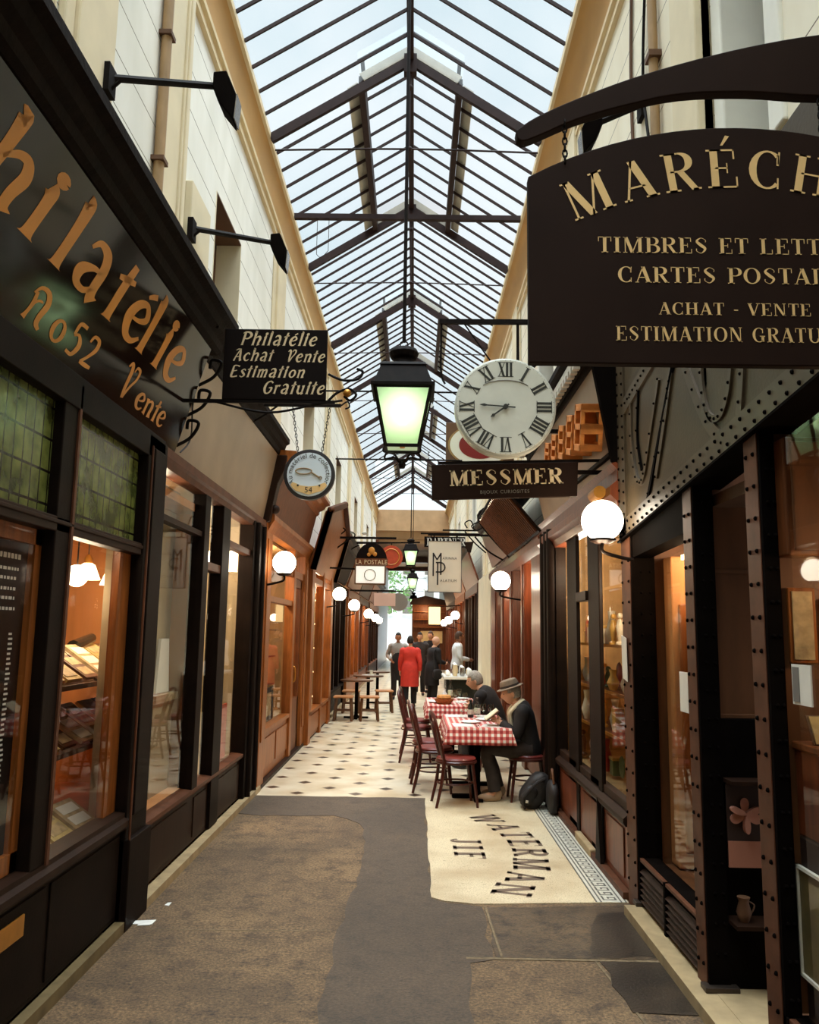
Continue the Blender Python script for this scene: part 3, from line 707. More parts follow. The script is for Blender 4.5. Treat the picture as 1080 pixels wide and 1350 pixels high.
# cornices under the glass
def cornice(name, wx, ex, s):
    prof = [(wx,6.38),(wx+s*.035,6.39),(wx+s*.035,6.43),(wx+s*.02,6.45),(wx+s*.02,6.50),(wx+s*.05,6.51),(wx+s*.05,6.56)]
    low = MB().prism([(x, YN, z) for x, z in prof]+[(wx-s*.02,YN,6.56),(wx-s*.02,YN,6.38)], (0,YF-YN,0))
    o = structure(low.build(name, 'cornice_cream'))
    e = ex-s*.0
    cv = [(wx+s*.03,6.56)]+[(wx+s*(.03+ (abs(ex-wx)-.05)*(1-math.cos(t*PI/2))), 6.56+.36*math.sin(t*PI/2)) for t in [i/6 for i in range(1,7)]]
    MB().prism([(x, YN, z) for x, z in cv]+[(wx-s*.1,YN,6.92),(wx-s*.1,YN,6.56)], (0,YF-YN,0)).build('cornice_cove', 'cornice_tan', o, smooth=True)
    MB().prism([(x,YN,z) for x,z in [(e-s*.03,6.92),(e-s*.03,6.95),(e,6.965),(e,7.03),(wx-s*.3,7.03),(wx-s*.3,6.92)]], (0,YF-YN,0)).build('cornice_lip', 'cornice_cream', o)
cornice('trim_4', UL, EL, 1); cornice('trim_5', UR, ER, -1)

# glazed roof --------------------------------------------------------------------
roof = bpy.data.objects.new('ceiling', None); COL.objects.link(roof); structure(roof)
TR = [-1.4, 1.8, 5.0, 8.2, 11.4, 14.7, 18.0, 21.3, 24.6, 27.9, 31.2, 34.5]
LANT = [(TR[1],TR[2]),(TR[3],TR[4]),(TR[5],TR[6]),(TR[7],TR[8]),(TR[9],TR[10])]
def rz(x): return EZ+(GZ-EZ)*((x-EL)/(GX-EL) if x < GX else (ER-x)/(ER-GX))
PLX, PRX, RISE = -0.66, 0.41, 0.30
gl_ = MB(); bars = MB(); flash = MB(); purl = MB()
def slope(mb, xa, xb, y0, y1, dz): mb.quad((xa,y0,rz(xa)+dz),(xb,y0,rz(xb)+dz),(xb,y1,rz(xb)+dz),(xa,y1,rz(xa)+dz))
segs = []; ys = YN
for a, b in LANT: segs += [(ys, a, False), (a, b, True)]; ys = b
segs.append((ys, YF, False))
for a, b, lant in segs:
    if lant:
        slope(gl_, EL, PLX, a, b, .05); slope(gl_, PRX, ER, a, b, .05); slope(gl_, PLX-.05, GX, a-.1, b+.1, .05+RISE); slope(gl_, GX, PRX+.05, a-.1, b+.1, .05+RISE)
    else:
        slope(gl_, EL, GX, a, b, .05); slope(gl_, GX, ER, a, b, .05)
    n = max(1, round((b-a)/(.34 if a < 17.5 else .8)))
    for i in range(n+1):
        y = a+(b-a)*i/n
        if lant:
            for p, q, d in ((EL,PLX,0),(ER,PRX,0),(PLX-.05,GX,RISE),(PRX+.05,GX,RISE)):
                bars.bar((p,y,rz(p)+d+.02),(q,y,rz(q)+d+.02),.018,.032)
        elif 0 < i < n:
            for p in (EL, ER): bars.bar((p,y,rz(p)+.02),(GX,y,GZ+.02),.018,.032)
    if lant:
        for px in (PLX, PRX):
            s = -1 if px < GX else 1
            purl.box(px-.035,px+.035,a,b,rz(px)-.05,rz(px)+.11)
            purl.box(px-.02,px+.02,a,b,rz(px)+RISE-.03,rz(px)+RISE+.02)
            flash.bar((px+s*.10,a,rz(px+s*.10)+.058),(px+s*.10,b,rz(px+s*.10)+.058),.13,.012,up=(s*.57,0,.82))
        for yy in (a, b):     # zinc upstand across the bottom of the lantern gable
            for p in (PLX, PRX): flash.bar((p,yy,rz(p)+.09),(GX,yy,GZ+.09),.03,.10)
gl_.build('roof_glass', 'roof_glass', roof)
bars.build('glazing_bars', 'roof_iron', roof)
purl.build('lantern_purlins', 'roof_iron', roof); flash.build('zinc_flashing', 'zinc', roof)
for y in TR:
    t = MB()
    for p in (EL, ER): t.bar((p,y,rz(p)-.04),(GX,y,GZ-.04),.05,.09)
    t.box(GX-.07,GX+.07,y-.05,y+.05,GZ-.2,GZ+.02); t.tube([(GX,y,GZ-.2),(GX,y,GZ-.34)],.02,8); t.ball((GX,y,GZ-.36),.035)
    t.build('rafter_truss', 'roof_iron', roof)
rb = MB(); rb.box(GX-.035,GX+.035,YN,YF,GZ-.06,GZ+.06)
for a, b in LANT: rb.box(GX-.03,GX+.03,a,b,GZ+RISE-.02,GZ+RISE+.06)
rb.build('ridge_beam', 'roof_iron', roof)
tie = MB()
for y, r in [(2.0,.011),(5.2,.011),(8.46,.011),(12.0,.010),(15.2,.010),(18.5,.010),(21.7,.010),(25,.010),(28.2,.010),(31.5,.010)]:
    tie.tube([(EL-.02,y,7.0),(GX,y,7.03),(ER+.02,y,7.0)], r, 6); tie.ball((GX,y,7.03), .03)
    tie.tube([(GX,y,7.03),(GX,y,GZ)], r*.9, 6)
tie.build('tie_rods', 'roof_iron', roof)
tb = MB(); tb.box(EL-.02,ER+.02,9.93,10.0,6.98,7.045); tb.tube([(EL+.3,9.96,6.98),(EL+.3,9.97,6.5)],.004,5); tb.tube([(EL+.45,9.96,6.98),(EL+.45,9.97,6.55)],.004,5); tb.tube([(EL+.3,9.97,6.5),(EL+.36,9.97,6.46),(EL+.45,9.97,6.55)],.004,5)
tb.build('tie_beam', 'roof_iron', roof)

# far end: low plastered passage, then daylight ------------------------------------
e = MB(); e.box(-1.95,1.85,36.0,36.4,6.12,6.95); e.box(-1.95,1.85,36.0,36.06,6.95,7.06); e.box(-1.95,1.85,36.3,36.9,5.78,6.14)
structure(e.build('wall_end', 'ceiling_plaster'))
e = MB(); e.box(-1.95,1.85,36.4,50,5.6,5.8); structure(e.build('ceiling_passage', 'ceiling_plaster'))
e = MB(); e.box(-1.95,1.85,49.6,50,5.35,5.7); e.box(-1.95,-1.62,36,50,0,5.7); e.box(1.50,1.85,36,50,0,5.7); e.box(-1.62,1.5,43,43.3,5.3,5.62)
structure(e.build('wall_passage', 'red_wood'))
wb = MB(); wb.box(-2.1,1.9,YN-.3,YN,0,8.4); structure(wb.build('blocker_wall_back', 'wall_paint_warm'))  # added wall behind the view shuts off horizontal skylight and bright reflections in glass
structure(MB().box(-12,12,60,90,-.12,0).build('floor_street','pavement'))
fac = Thing('building','white street building seen through the bright far end of the passage','building',(3.2,68,0))
f = MB(); f.box(-3.5,12,68,72,0,16); fac.part('facade', f, 'facade_white')
for bx in (-2.2, -.6, 1.2, 2.8):
    for bz in (3.2, 6.4, 9.6):
        wv = fac.part('window', MB().box(bx-.38,bx+.38,67.9,68.02,bz,bz+1.9), 'ink_grey')
        fr = MB(); fr.box(bx-.46,bx-.38,67.86,68,bz-.06,bz+1.98); fr.box(bx+.38,bx+.46,67.86,68,bz-.06,bz+1.98); fr.box(bx-.46,bx+.46,67.86,68,bz+1.9,bz+1.98); fr.box(bx-.5,bx+.5,67.8,68,bz-.12,bz-.04)
        fac.part('window_frame', fr, 'frame_white', parent=wv)
tr = Thing('tree','green tree in the daylight beyond the end of the passage','tree',(-2.6,60.5,0))
tr.part('trunk', MB().tube([(-2.6,60.5,0),(-2.55,60.5,2.2),(-2.3,60.5,4.2)],[.2,.16,.1],10), 'bark', True)
lf = MB(); rnd = random.Random(5)
for i in range(520):
    a = rnd.uniform(0,2*PI); rr = 2.0*rnd.random()**.5; c = Vector((-1.9+rr*math.cos(a), 60.6+.8*rr*math.sin(a), 4.6+rnd.uniform(-1.6,2.6)))
    u = Vector((rnd.gauss(0,1),rnd.gauss(0,1),rnd.gauss(0,1))).normalized()*rnd.uniform(.12,.22); w_ = u.cross(Vector((rnd.gauss(0,1),rnd.gauss(0,1),rnd.gauss(0,1)))).normalized()*.09
    lf.add([c-u, c+w_, c+u, c-w_], [(0,1,2,3)])
tr.part('foliage', lf, 'foliage')
# ================================================================ SHOPS
def interior(x, side, y0, y1, depth, m, floor_z=0.0, top=2.6, back=None):
    # the lined room behind a shop window
    xb = x+side*depth; a, b = min(x+side*.10, xb), max(x+side*.10, xb); mb = MB()
    mb.box(a-.06 if side < 0 else a, b+.06 if side > 0 else b, y0-.05, y1+.05, -.1, floor_z)
    mb.box(a-.06 if side < 0 else a, b+.06 if side > 0 else b, y0-.05, y1+.05, top, top+.06)
    mb.box(*( (xb-.06,xb) if side < 0 else (xb,xb+.06)), y0-.05, y1+.05, -.1, top)
    mb.box(a, b, y0-.05, y0, -.1, top); mb.box(a, b, y1, y1+.05, -.1, top)
    return structure(mb.build('wall_interior', m))

def lean_board(x, side, y0, y1, z0, z1, lean, thick=.04):
    s = -side
    return MB().prism([(x,y0,z0),(x+s*lean,y0,z1),(x+s*lean-s*thick,y0,z1+.01),(x-s*thick,y0,z0)], (0,y1-y0,0))
def top_cornice(x, side, y0, y1, z, out):
    s = -side; P = [(x-s*.06,z),(x,z),(x+s*.03,z+.02),(x+s*.04,z+.07),(x+s*(out*.55),z+.10),(x+s*(out*.7),z+.15),(x+s*out,z+.17),(x+s*out,z+.22),(x-s*.12,z+.24)]
    return MB().prism([(a,y0,c) for a,c in P], (0,y1-y0,0))

# ---- left 1: stamp dealer's black shopfront -------------------------------------
s1 = Thing('shopfront','black wooden shopfront with green leaded glass above amber lit windows','shopfront',(LX,3.6,0))
b = MB(); b.box(LX-.08,LX,-1.5,4.90,.07,.56); s1.part('stall_riser', b, 'black_paint', bevel=.004)
b = MB()
for a, c in ((-1.4,1.2),(1.3,2.3),(2.4,3.92),(3.97,4.86)): b.box(LX,LX+.008,a,c,.10,.53)
s1.part('riser_panel', b, 'black_paint', bevel=.006)
s1.part('letter_plate', MB().box(LX+.008,LX+.018,3.38,3.70,.395,.485), 'brass', bevel=.004, label='brass letter plate')
b = MB(); b.prism([(x,-1.5,z) for x,z in ((LX-.08,.56),(LX+.03,.56),(LX+.045,.58),(LX+.045,.61),(LX+.02,.625),(LX+.02,.65),(LX-.08,.66))],(0,6.4,0)); s1.part('window_sill', b, 'brown_black')
b = MB(); b.box(LX-.12,LX+.03,4.88,5.25,0,2.88); b.box(LX+.03,LX+.05,4.95,5.18,.62,2.8); b.box(LX-.05,LX+.06,4.88,5.27,.0,.5); s1.part('corner_post', b, 'black_paint', bevel=.008)
b = MB(); b.tube([(LX+.052,4.885,.5),(LX+.052,4.885,2.8)],.007,6); s1.part('post_bead', b, 'iron_brown')
for y0, y1 in ((3.70,3.87),(2.28,2.42),(.9,1.06)):
    m_ = s1.part('mullion', MB().box(LX-.07,LX+.02,y0,y1,.64,2.86), 'black_paint', bevel=.006)
    s1.part('mullion_bead', MB().box(LX+.02,LX+.03,y1-.025,y1,.64,2.86), 'iron_brown', parent=m_)
b = MB(); b.box(LX-.06,LX+.02,-1.5,4.88,2.13,2.20); b.box(LX-.04,LX+.03,-1.5,4.88,2.165,2.185); s1.part('transom_bar', b, 'brown_black', bevel=.005)
b = MB(); b.box(LX-.10,LX+.03,-1.5,5.2,2.74,2.90); s1.part('head_rail', b, 'black_paint', bevel=.005)
for y0, y1 in ((-1.5,.9),(1.06,2.28),(2.42,3.70),(3.87,4.88)):
    s1.part('leaded_light', MB().box(LX-.05,LX-.03,y0,y1,2.19,2.75), 'leaded_green', label='green leaded glass panel')
    s1.part('window_pane', MB().quad((LX-.03,y0,.64),(LX-.03,y1,.64),(LX-.03,y1,2.15),(LX-.03,y0,2.15)), 'shop_glass')
b = MB(); b.box(LX-.075,LX-.04,4.70,4.88,.64,2.15); b.box(LX-.12,LX-.075,4.80,4.88,.52,2.2); s1.part('window_lining', b, 'orange_wood', label='orange wood window lining')
b = MB(); b.box(LX-.09,LX-.04,2.42,3.70,2.06,2.13); b.box(LX-.09,LX-.04,3.64,3.70,.66,2.13); b.box(LX-.09,LX-.04,2.42,3.70,.66,.74); s1.part('door_lining', b, 'orange_wood', label='orange wood lining of the near window')
structure(MB().box(LX,LX+.055,-1.5,5.03,-.02,.06).build('baseboard_left','olive_step'))
interior(LX, -1, -1.5, 6.6, 1.9, 'interior_amber', .50, 2.62)

# its leaning fascia board
fs = Thing('fascia_sign','long leaning black fascia board lettered Philatélie No 52 Vente in gold','sign',(LX,3.6,2.88))
vdir = Vector((.22,0,.76)).normalized()
fs.part('board', lean_board(LX,-1,-1.5,5.48,2.88,3.66,.226), 'board_gloss')
ln = Vector((vdir.z,0,-vdir.x))*.0075
place = on_plane(Vector((LX,0,2.90))+ln, (0,1,0), vdir)
lt = MB()
def art(ch_list, size, base, shear, sx):
    for ch, y in ch_list:
        for q in NOUV[ch][0]: lt.add([place(y+sx*size*p.x+shear*size*p.y, base+size*p.y) for p in q], [(0,1,2,3)])
art([('h',2.60)], .350, .338, .34, 1.3)
art([('P',2.08),('i',2.955),('l',3.22),('a',3.41),('t',3.80),('é',4.03),('l',4.305),('i',4.57),('e',4.74)], .350, .338, .34, 1.5)
art([('N',3.20),('o',3.43),('5',3.61),('2',3.78)], .170, .062, .25, 1.42)
art([('V',4.30)], .20, .06, .22, 1.3)
art([('e',4.55),('n',4.70),('t',4.865),('e',4.95)], .145, .065, .2, 1.72)
fs.part('lettering', lt, 'gold_paint', label='gold art nouveau lettering')
fs.part('cornice', top_cornice(LX+.226,-1,-1.5,5.62,3.63,.145), 'dark_cornice')
sc = MB()
for i in range(3): sc.tube([(LX-.02+.07*i,5.56,2.95+.22*i),(LX+.08+.07*i,5.58,3.02+.22*i),(LX+.13+.07*i,5.58,3.12+.22*i),(LX+.06+.07*i,5.58,3.14+.22*i),(LX+.05+.07*i,5.58,3.08+.22*i)],.012,7)
fs.part('scroll_bracket', sc, 'wrought_iron', True)

# price board behind the near glass
pb = Thing('price_list','tall black price list with columns of pale figures behind the near left window','notice',(LX-.07,3.1,.70))
pb.part('board', MB().box(LX-.085,LX-.07,2.50,3.64,.70,2.08), 'sign_black')
tx = MB(); rnd = random.Random(11)
def dash(y0, y1, z, h=.014): tx.quad((LX-.068,y0,z),(LX-.068,y1,z),(LX-.068,y1,z+h),(LX-.068,y0,z+h))
for i, z in enumerate((1.985,1.935,1.895,1.85,1.81,1.765)):
    y = 2.56+rnd.uniform(0,.1)
    while y < 3.55: w = rnd.uniform(.012,.03); dash(y, y+w, z, .022 if i == 0 else .013); y += w+.009
for col in (2.6,2.75,2.98,3.12,3.36,3.52):
    z = 1.66
    while z > .78: dash(col, col+rnd.uniform(.025,.04), z, .009); z -= .021
pb.part('figures', tx, 'pale_lettering')

# display inside: racks of stamp albums, pendants
def album_rack(z, x0, label, n, y0, mats_, grp):
    r = Thing('display_shelf', label, 'shelf', (x0, y0, z))
    r.part('board', MB().box(x0-.42,x0,y0,y0+2.6,z-.03,z), 'leather_brown'); rr = MB()
    for yy in (y0+.02, y0+1.3, y0+2.56): rr.tube([(x0-.4,yy,.5),(x0-.4,yy,z+.30)],.009,6); rr.tube([(x0-.4,yy,z+.30),(x0-.01,yy,z)],.009,6)
    r.part('rail', rr, 'wrought_iron')
    return r
album_rack(1.36,-2.0,'upper black rail shelf of slanted stamp albums in the amber window',0,4.0,None,None)
album_rack(.98,-2.0,'middle rail shelf of slanted stamp sheets in the amber window',0,4.0,None,None)
rnd = random.Random(3)
def album(y, x, z, m, label, group, w=.15, h=.34):
    t = Thing('stamp_album', label, 'album', (x,y,z), group=group); R_ = Matrix.Translation((x,y,z)) @ Matrix.Rotation(rnd.uniform(-.08,.08),4,'Z') @ Matrix.Rotation(math.radians(34),4,'Y')
    c = MB().box(-h,0,0,w,0,.022).xf(R_); t.part('cover', c, m)
    g = MB()
    for i in range(3): g.box(-h*.9+i*h*.3,-h*.9+i*h*.3+h*.22,w*.12,w*.88,.023,.025)
    g.xf(R_); t.part('stamp_page', g, 'paper_aged' if m != 'paper_aged' else 'paper')
for k in range(9): album(4.06+k*.27,-2.03,1.372,['paper_yellow','paper_aged','leather_brown'][(k*2) % 3],'slanted stamp album on the upper rail shelf of the amber window','albums on the upper rail shelf',.22)
for k in range(9): album(4.05+k*.27,-2.02,.99,['paper_aged','leather_brown','paper_yellow','paper'][(k*3) % 4],'slanted stamp sheet folder on the middle rail shelf of the amber window','albums on the middle rail shelf',.22)
for k in range(4): album(3.94+k*.27,-1.80,.515,['paper_yellow','paper_aged'][k % 2],'open stamp folder leaning on the window floor of the amber shop','folders on the window floor',.25,.30)
for k in range(4): album(2.7+k*.3,-1.95,.52,'paper_aged','stamp folder behind the black price list in the near window','folders behind the price list',.24,.32)
for k in range(5):
    t = Thing('loose_sheet','loose paper sheet lying flat on the amber window floor','paper',(-2.0,4.0+k*.16,.502),group='sheets on the window floor')
    t.part('sheet', MB().box(0,.14,0,.11,.001,.004).xf(Matrix.Translation((-2.02+.05*(k%2),3.95+k*.17,.502)) @ Matrix.Rotation(.3*k,4,'Z')), 'paper_yellow' if k % 2 else 'paper_aged')
def pendant(x, y, z, label, ceil, r=.06):
    t = Thing('pendant_lamp', label, 'lamp', (x,y,z))
    t.part('lamp_shade', MB().lathe([(r,0),(r*.92,.02),(r*.55,.10),(r*.3,.115)],(x,y,z),16), 'shade_light', True)
    t.part('cap', MB().lathe([(r*.34,0),(r*.36,.03),(r*.15,.06)],(x,y,z+.112),10), 'brass', True)
    t.part('cord', MB().tube([(x,y,z+.16),(x,y,ceil)],.004,6), 'ink')
    t.lamp((x,y,z-.03), 9.0, (1,.80,.56), .04)
pendant(-2.25,5.62,2.02,'white cone pendant lamp deep inside the amber shop',2.62,.085)
pendant(-2.2,5.95,2.00,'white cone pendant lamp nearest the orange window lining',2.62,.085)
pendant(-2.9,2.6,2.05,'white cone pendant lamp behind the price list',2.62)
t = Thing('globe_lamp','glowing round bulb beside the cone pendants inside the amber shop','lamp',(-2.15,5.2,2.0))
t.part('globe', MB().ball((-2.15,5.2,2.02),.07), 'small_bulb', True); t.part('cord', MB().tube([(-2.15,5.2,2.09),(-2.15,5.2,2.62)],.005,6), 'ink'); t.lamp((-2.15,5.2,1.90), 17, (1,.80,.56), .06)
t = Thing('binocular_stand','dark brass instruments on the window shelf end','ornament',(-2.3,5.7,1.36))
g = MB(); g.lathe([(.09,0),(.08,.02),(.02,.03),(.015,.2),(.03,.21)],(-2.3,5.75,1.362),14); g.tube([(-2.3,5.6,1.56),(-2.3,5.9,1.62)],[.05,.035],12); g.ball((-2.28,6.0,1.42),.07)
t.part('body', g, 'bottle_dark', True)

t = Thing('strip_lamp','added unseen fill lamp behind the green leaded glass over the amber window display','lamp',(-1.80,4.3,2.2)); t.part('tube', MB().tube([(-1.80,3.95,2.22),(-1.80,4.65,2.22)],.018,10), 'brass', True); t.part('bracket', MB().box(-1.805,-1.795,4.29,4.31,2.235,2.62), 'brass'); t.lamp((-1.82,4.3,2.16), 7, (1,.82,.58), .05)  # added lamp hidden behind the transom, brightens the stamp albums from the front

# ---- left hanging sign -----------------------------------------------------------
hs = Thing('hanging_sign','black hanging sign lettered Philatélie Achat Vente Estimation Gratuite on an iron bar','sign',(-.96,5.3,3.2))
hs.part('board', MB().box(-1.305,-.612,5.285,5.315,3.215,3.705), 'sign_black', bevel=.004)
lt = MB(); pl = on_plane((-1.305,5.282,3.215),(1,0,0),(0,0,1))
for txt, x, z, sz, sx in (('Philatélie',.10,.375,.092,1.02),('Achat',.065,.265,.082,.98),('Vente',.415,.262,.082,1.0),('Estimation',.04,.152,.082,1.04),('Gratuite',.265,.04,.088,1.02)):
    letters(lt, txt, NOUV, sz, lambda a, c, x=x, z=z: pl(x+a, z+c), .06, 'l', .28, sx)
hs.part('lettering', lt, 'gold_cream', label='cream art nouveau lettering')
b = MB(); b.bar((-1.70,5.3,3.205),(-.55,5.3,3.205),.022,.022)
hs.part('bracket_bar', b, 'wrought_iron')
b = MB()
b.tube([(-.60,5.3,3.21),(-.54,5.3,3.27),(-.46,5.3,3.30),(-.41,5.3,3.26),(-.45,5.3,3.22),(-.49,5.3,3.25)],.009,7); b.tube([(-.60,5.3,3.40),(-.50,5.3,3.36),(-.40,5.3,3.37),(-.37,5.3,3.42),(-.41,5.3,3.44)],.009,7)
b.tube([(-1.68,5.3,3.75),(-1.5,5.3,3.74),(-1.35,5.3,3.72)],.010,7)
b.tube([(-1.35,5.3,3.2),(-1.0,5.3,3.13),(-.68,5.3,3.19),(-.5,5.3,3.22)],.008,7)
hs.part('scroll', b, 'wrought_iron', True); hs.part('scroll_boss', MB().ball((-.47,5.3,3.27),.028), 'brass', True, label='gilt boss')

# ---- left 2: black shopfront with grey leaning fascia ---------------------------------
X2 = -1.70
s2 = Thing('shopfront','brown black shopfront with tall clear panes under a grey leaning fascia','shopfront',(X2,7.1,0))
b = MB(); b.box(X2-.08,X2,5.25,8.34,.06,.44); b.box(X2,X2+.008,5.55,6.42,.1,.40); b.box(X2,X2+.008,6.62,7.0,.1,.40); b.box(X2,X2+.008,7.4,8.28,.1,.40); s2.part('stall_riser', b, 'brown_black', bevel=.005)
b = MB(); b.prism([(x,5.25,z) for x,z in ((X2-.08,.44),(X2+.02,.44),(X2+.035,.46),(X2+.035,.485),(X2-.08,.50))],(0,3.1,0)); s2.part('window_sill', b, 'iron_brown')
b = MB(); b.box(X2-.08,X2+.03,6.44,6.60,.46,2.80); s2.part('mullion', b, 'black_paint', bevel=.006)
b = MB(); b.box(X2-.08,X2+.03,7.06,7.34,.06,2.80); s2.part('door_post', b, 'black_paint', bevel=.006)
b = MB(); b.box(X2-.10,X2+.05,8.32,8.92,0,2.86); b.tube([(X2+.06,8.45,.05),(X2+.06,8.45,2.8)],.035,10); b.tube([(X2+.06,8.8,.05),(X2+.06,8.8,2.8)],.03,10); s2.part('end_post', b, 'black_paint', bevel=.006)
b = MB(); b.box(X2-.06,X2+.02,6.60,7.06,2.17,2.24); b.box(X2-.06,X2+.02,7.34,8.32,2.44,2.5); s2.part('transom_bar', b, 'iron_brown', bevel=.004)
b = MB(); b.box(X2-.06,X2+.01,5.25,6.44,2.42,2.46); s2.part('blind_rail', b, 'brown_black')
b = MB(); b.prism([(x,5.25,z) for x,z in ((X2-.08,2.76),(X2+.03,2.76),(X2+.045,2.80),(X2+.06,2.82),(X2+.06,2.88),(X2-.08,2.9))],(0,3.7,0)); s2.part('head_rail', b, 'iron_brown')
for y0, y1, zt in ((5.25,6.44,2.78),(6.60,7.06,2.2),(6.60,7.06,2.78),(7.34,8.32,2.78)):
    z0 = 2.24 if (zt == 2.78 and y0 == 6.60) else .50
    s2.part('window_pane', MB().quad((X2-.02,y0,z0),(X2-.02,y1,z0),(X2-.02,y1,zt),(X2-.02,y0,zt)), 'shop_glass')
s2.part('fascia_panel', lean_board(X2+.02,-1,5.50,8.95,2.88,3.66,.14), 'grey_fascia', label='grey varnished leaning panel')
s2.part('cornice', top_cornice(X2+.14,-1,5.6,9.1,3.62,.115), 'dark_cornice')
b = MB(); b.prism([(x,8.90,z) for x,z in ((X2,2.84),(X2+.10,2.88),(X2+.13,3.1),(X2+.17,3.3),(X2+.25,3.48),(X2+.26,3.62),(X2,3.62))],(0,.18,0)); b.ball((X2+.14,8.99,3.02),.05)
s2.part('console_bracket', b, 'brown_black', bevel=.008)
structure(MB().box(LX-.03,LX+.05,5.27,9.05,-.02,.055).build('baseboard_left_middle','stone_step'))
interior(X2, -1, 6.72, 8.84, 1.2, 'interior_beige', .40, 2.80)
g = MB(); g.box(-1.98,-1.95,5.22,6.72,.40,2.80); g.box(-1.95,-1.80,5.27,6.66,.34,.40); g.box(-1.95,-1.78,5.22,5.27,.4,2.8); structure(g.build('wall_partition','interior_beige'))
def wavy_curtain(x, y0, y1, z0, z1, amp=.02, per=.11):
    mb = MB(); n = int((y1-y0)/.012); base = 0
    for i in range(n+1):
        y = y0+(y1-y0)*i/n; dx = amp*math.sin(2*PI*y/per)+amp*.4*math.sin(2*PI*y/(per*2.7)+1)
        mb.v += [(x+dx,y,z0),(x+dx*.8,y,z1)]
    for i in range(n): mb.f.append((2*i,2*i+2,2*i+3,2*i+1)); mb.mi.append(0)
    return mb
t = Thing('curtain','pale beige curtain hanging behind the first clear pane of the grey fascia shop','curtain',(-1.9,5.5,.42)); t.part('cloth', wavy_curtain(-1.90,5.30,5.95,.42,2.42), 'curtain', True)
t = Thing('curtain','pale beige curtain hanging behind the narrow door pane of the grey fascia shop','curtain',(-1.95,6.9,.42)); t.part('cloth', wavy_curtain(-1.96,6.78,7.10,.42,2.7), 'curtain', True)
t = Thing('display_stand','white display panel standing on a stone ledge behind the first clear pane','stand',(-1.88,6.2,.4))
t.part('panel', MB().prism([(-1.90,6.10,1.22),(-1.90,6.42,1.22),(-1.90,6.36,1.62),(-1.90,6.16,1.62)],(.02,0,0)), 'sign_white'); t.part('ledge', MB().box(-1.945,-1.83,5.96,6.5,1.16,1.215), 'stone_step'); t.part('plinth', MB().box(-1.94,-1.86,6.0,6.46,.402,1.16), 'beige_brown')
t = Thing('poster','narrow rust red poster standing inside the pane by the black end post','poster',(-1.8,8.0,.5)); t.part('sheet', MB().box(-1.79,-1.775,7.75,8.0,.505,1.0), 'sign_red')
t = Thing('globe_lamp','glowing white globe standing in for a reflection in the pane beside the black end post','lamp',(-2.0,8.0,2.5))
t.part('globe', MB().ball((-1.98,8.05,2.36),.11), 'globe_light', True); t.part('stem', MB().tube([(-1.98,8.05,2.46),(-1.98,8.05,2.78)],.01,6), 'brass'); t.lamp((-1.98,8.05,2.18), 8)  # added globe behind the pane stands in for a globe's reflection in the glass
ld = Thing('ceiling_lamp','warm lamp on the ceiling of the grey fascia shop','lamp',(-2.4,7.8,2.7)); ld.part('lamp_shade', MB().lathe([(.10,0),(.09,.05),(.05,.07)],(-2.4,7.8,2.72),14), 'shade_light', True); ld.lamp((-2.4,7.8,2.62), 70, (1,.8,.58), .08)
ld = Thing('picture_lamp','small lamp under the display head behind the first clear pane','lamp',(-1.87,5.75,2.7)); ld.part('lamp_shade', MB().lathe([(.05,0),(.045,.05),(.02,.06)],(-1.87,5.75,2.74),12), 'shade_light', True); ld.lamp((-1.82,5.75,2.66), 30, (1,.84,.62), .05)

# ---- left 3: orange wooden shopfront ------------------------------------------------
X3 = -1.68
s3 = Thing('shopfront','orange varnished wooden shopfront with a panelled base, window and glazed door','shopfront',(X3,10.6,0))
b = MB(); b.box(X3-.08,X3,9.24,11.25,.04,.55); s3.part('stall_riser', b, 'orange_wood', bevel=.005)
for y0, y1 in ((9.34,10.2),(10.3,11.18)): s3.part('riser_panel', MB().box(X3,X3+.014,y0,y1,.14,.48), 'orange_wood', bevel=.01)
b = MB(); b.box(X3-.08,X3+.035,9.24,11.25,.55,.60); s3.part('window_sill', b, 'orange_wood', bevel=.006)
b = MB(); b.box(X3-.08,X3+.05,8.94,9.30,0,2.90); b.box(X3+.05,X3+.065,9.0,9.24,.5,2.7); s3.part('pilaster', b, 'orange_wood', bevel=.008)
b = MB(); b.box(X3-.08,X3+.04,11.18,11.36,0,2.86); s3.part('door_post', b, 'orange_wood', bevel=.006)
b = MB(); b.box(X3-.08,X3+.05,12.2,12.5,0,2.9); b.box(X3+.05,X3+.065,12.26,12.44,.3,2.7); s3.part('pilaster', b, 'orange_wood', bevel=.008)
b = MB(); b.box(X3-.05,X3,11.36,12.2,.04,.75); b.box(X3-.05,X3,11.36,11.46,.04,2.4); b.box(X3-.05,X3,12.1,12.2,.04,2.4); b.box(X3-.05,X3,11.36,12.2,2.3,2.42)
dr = s3.part('door', b, 'orange_wood_dark', bevel=.005); s3.part('door_handle', MB().tube([(X3+.01,11.44,1.0),(X3+.05,11.44,1.02),(X3+.05,11.44,1.18),(X3+.01,11.44,1.2)],.012,7), 'brass', True, parent=dr)
b = MB(); b.box(X3-.06,X3+.02,9.3,12.2,2.42,2.52); b.box(X3-.06,X3+.02,9.3,11.2,2.02,2.09); s3.part('transom_bar', b, 'orange_wood', bevel=.005)
for y0, y1, z0, z1 in ((9.3,11.18,.6,2.03),(9.3,11.18,2.09,2.44),(11.46,12.1,.75,2.3)): s3.part('window_pane', MB().quad((X3-.03,y0,z0),(X3-.03,y1,z0),(X3-.03,y1,z1),(X3-.03,y0,z1)), 'shop_glass')
s3.part('fascia_panel', lean_board(X3+.03,-1,9.0,12.6,2.98,3.5,.12), 'orange_wood_dark')
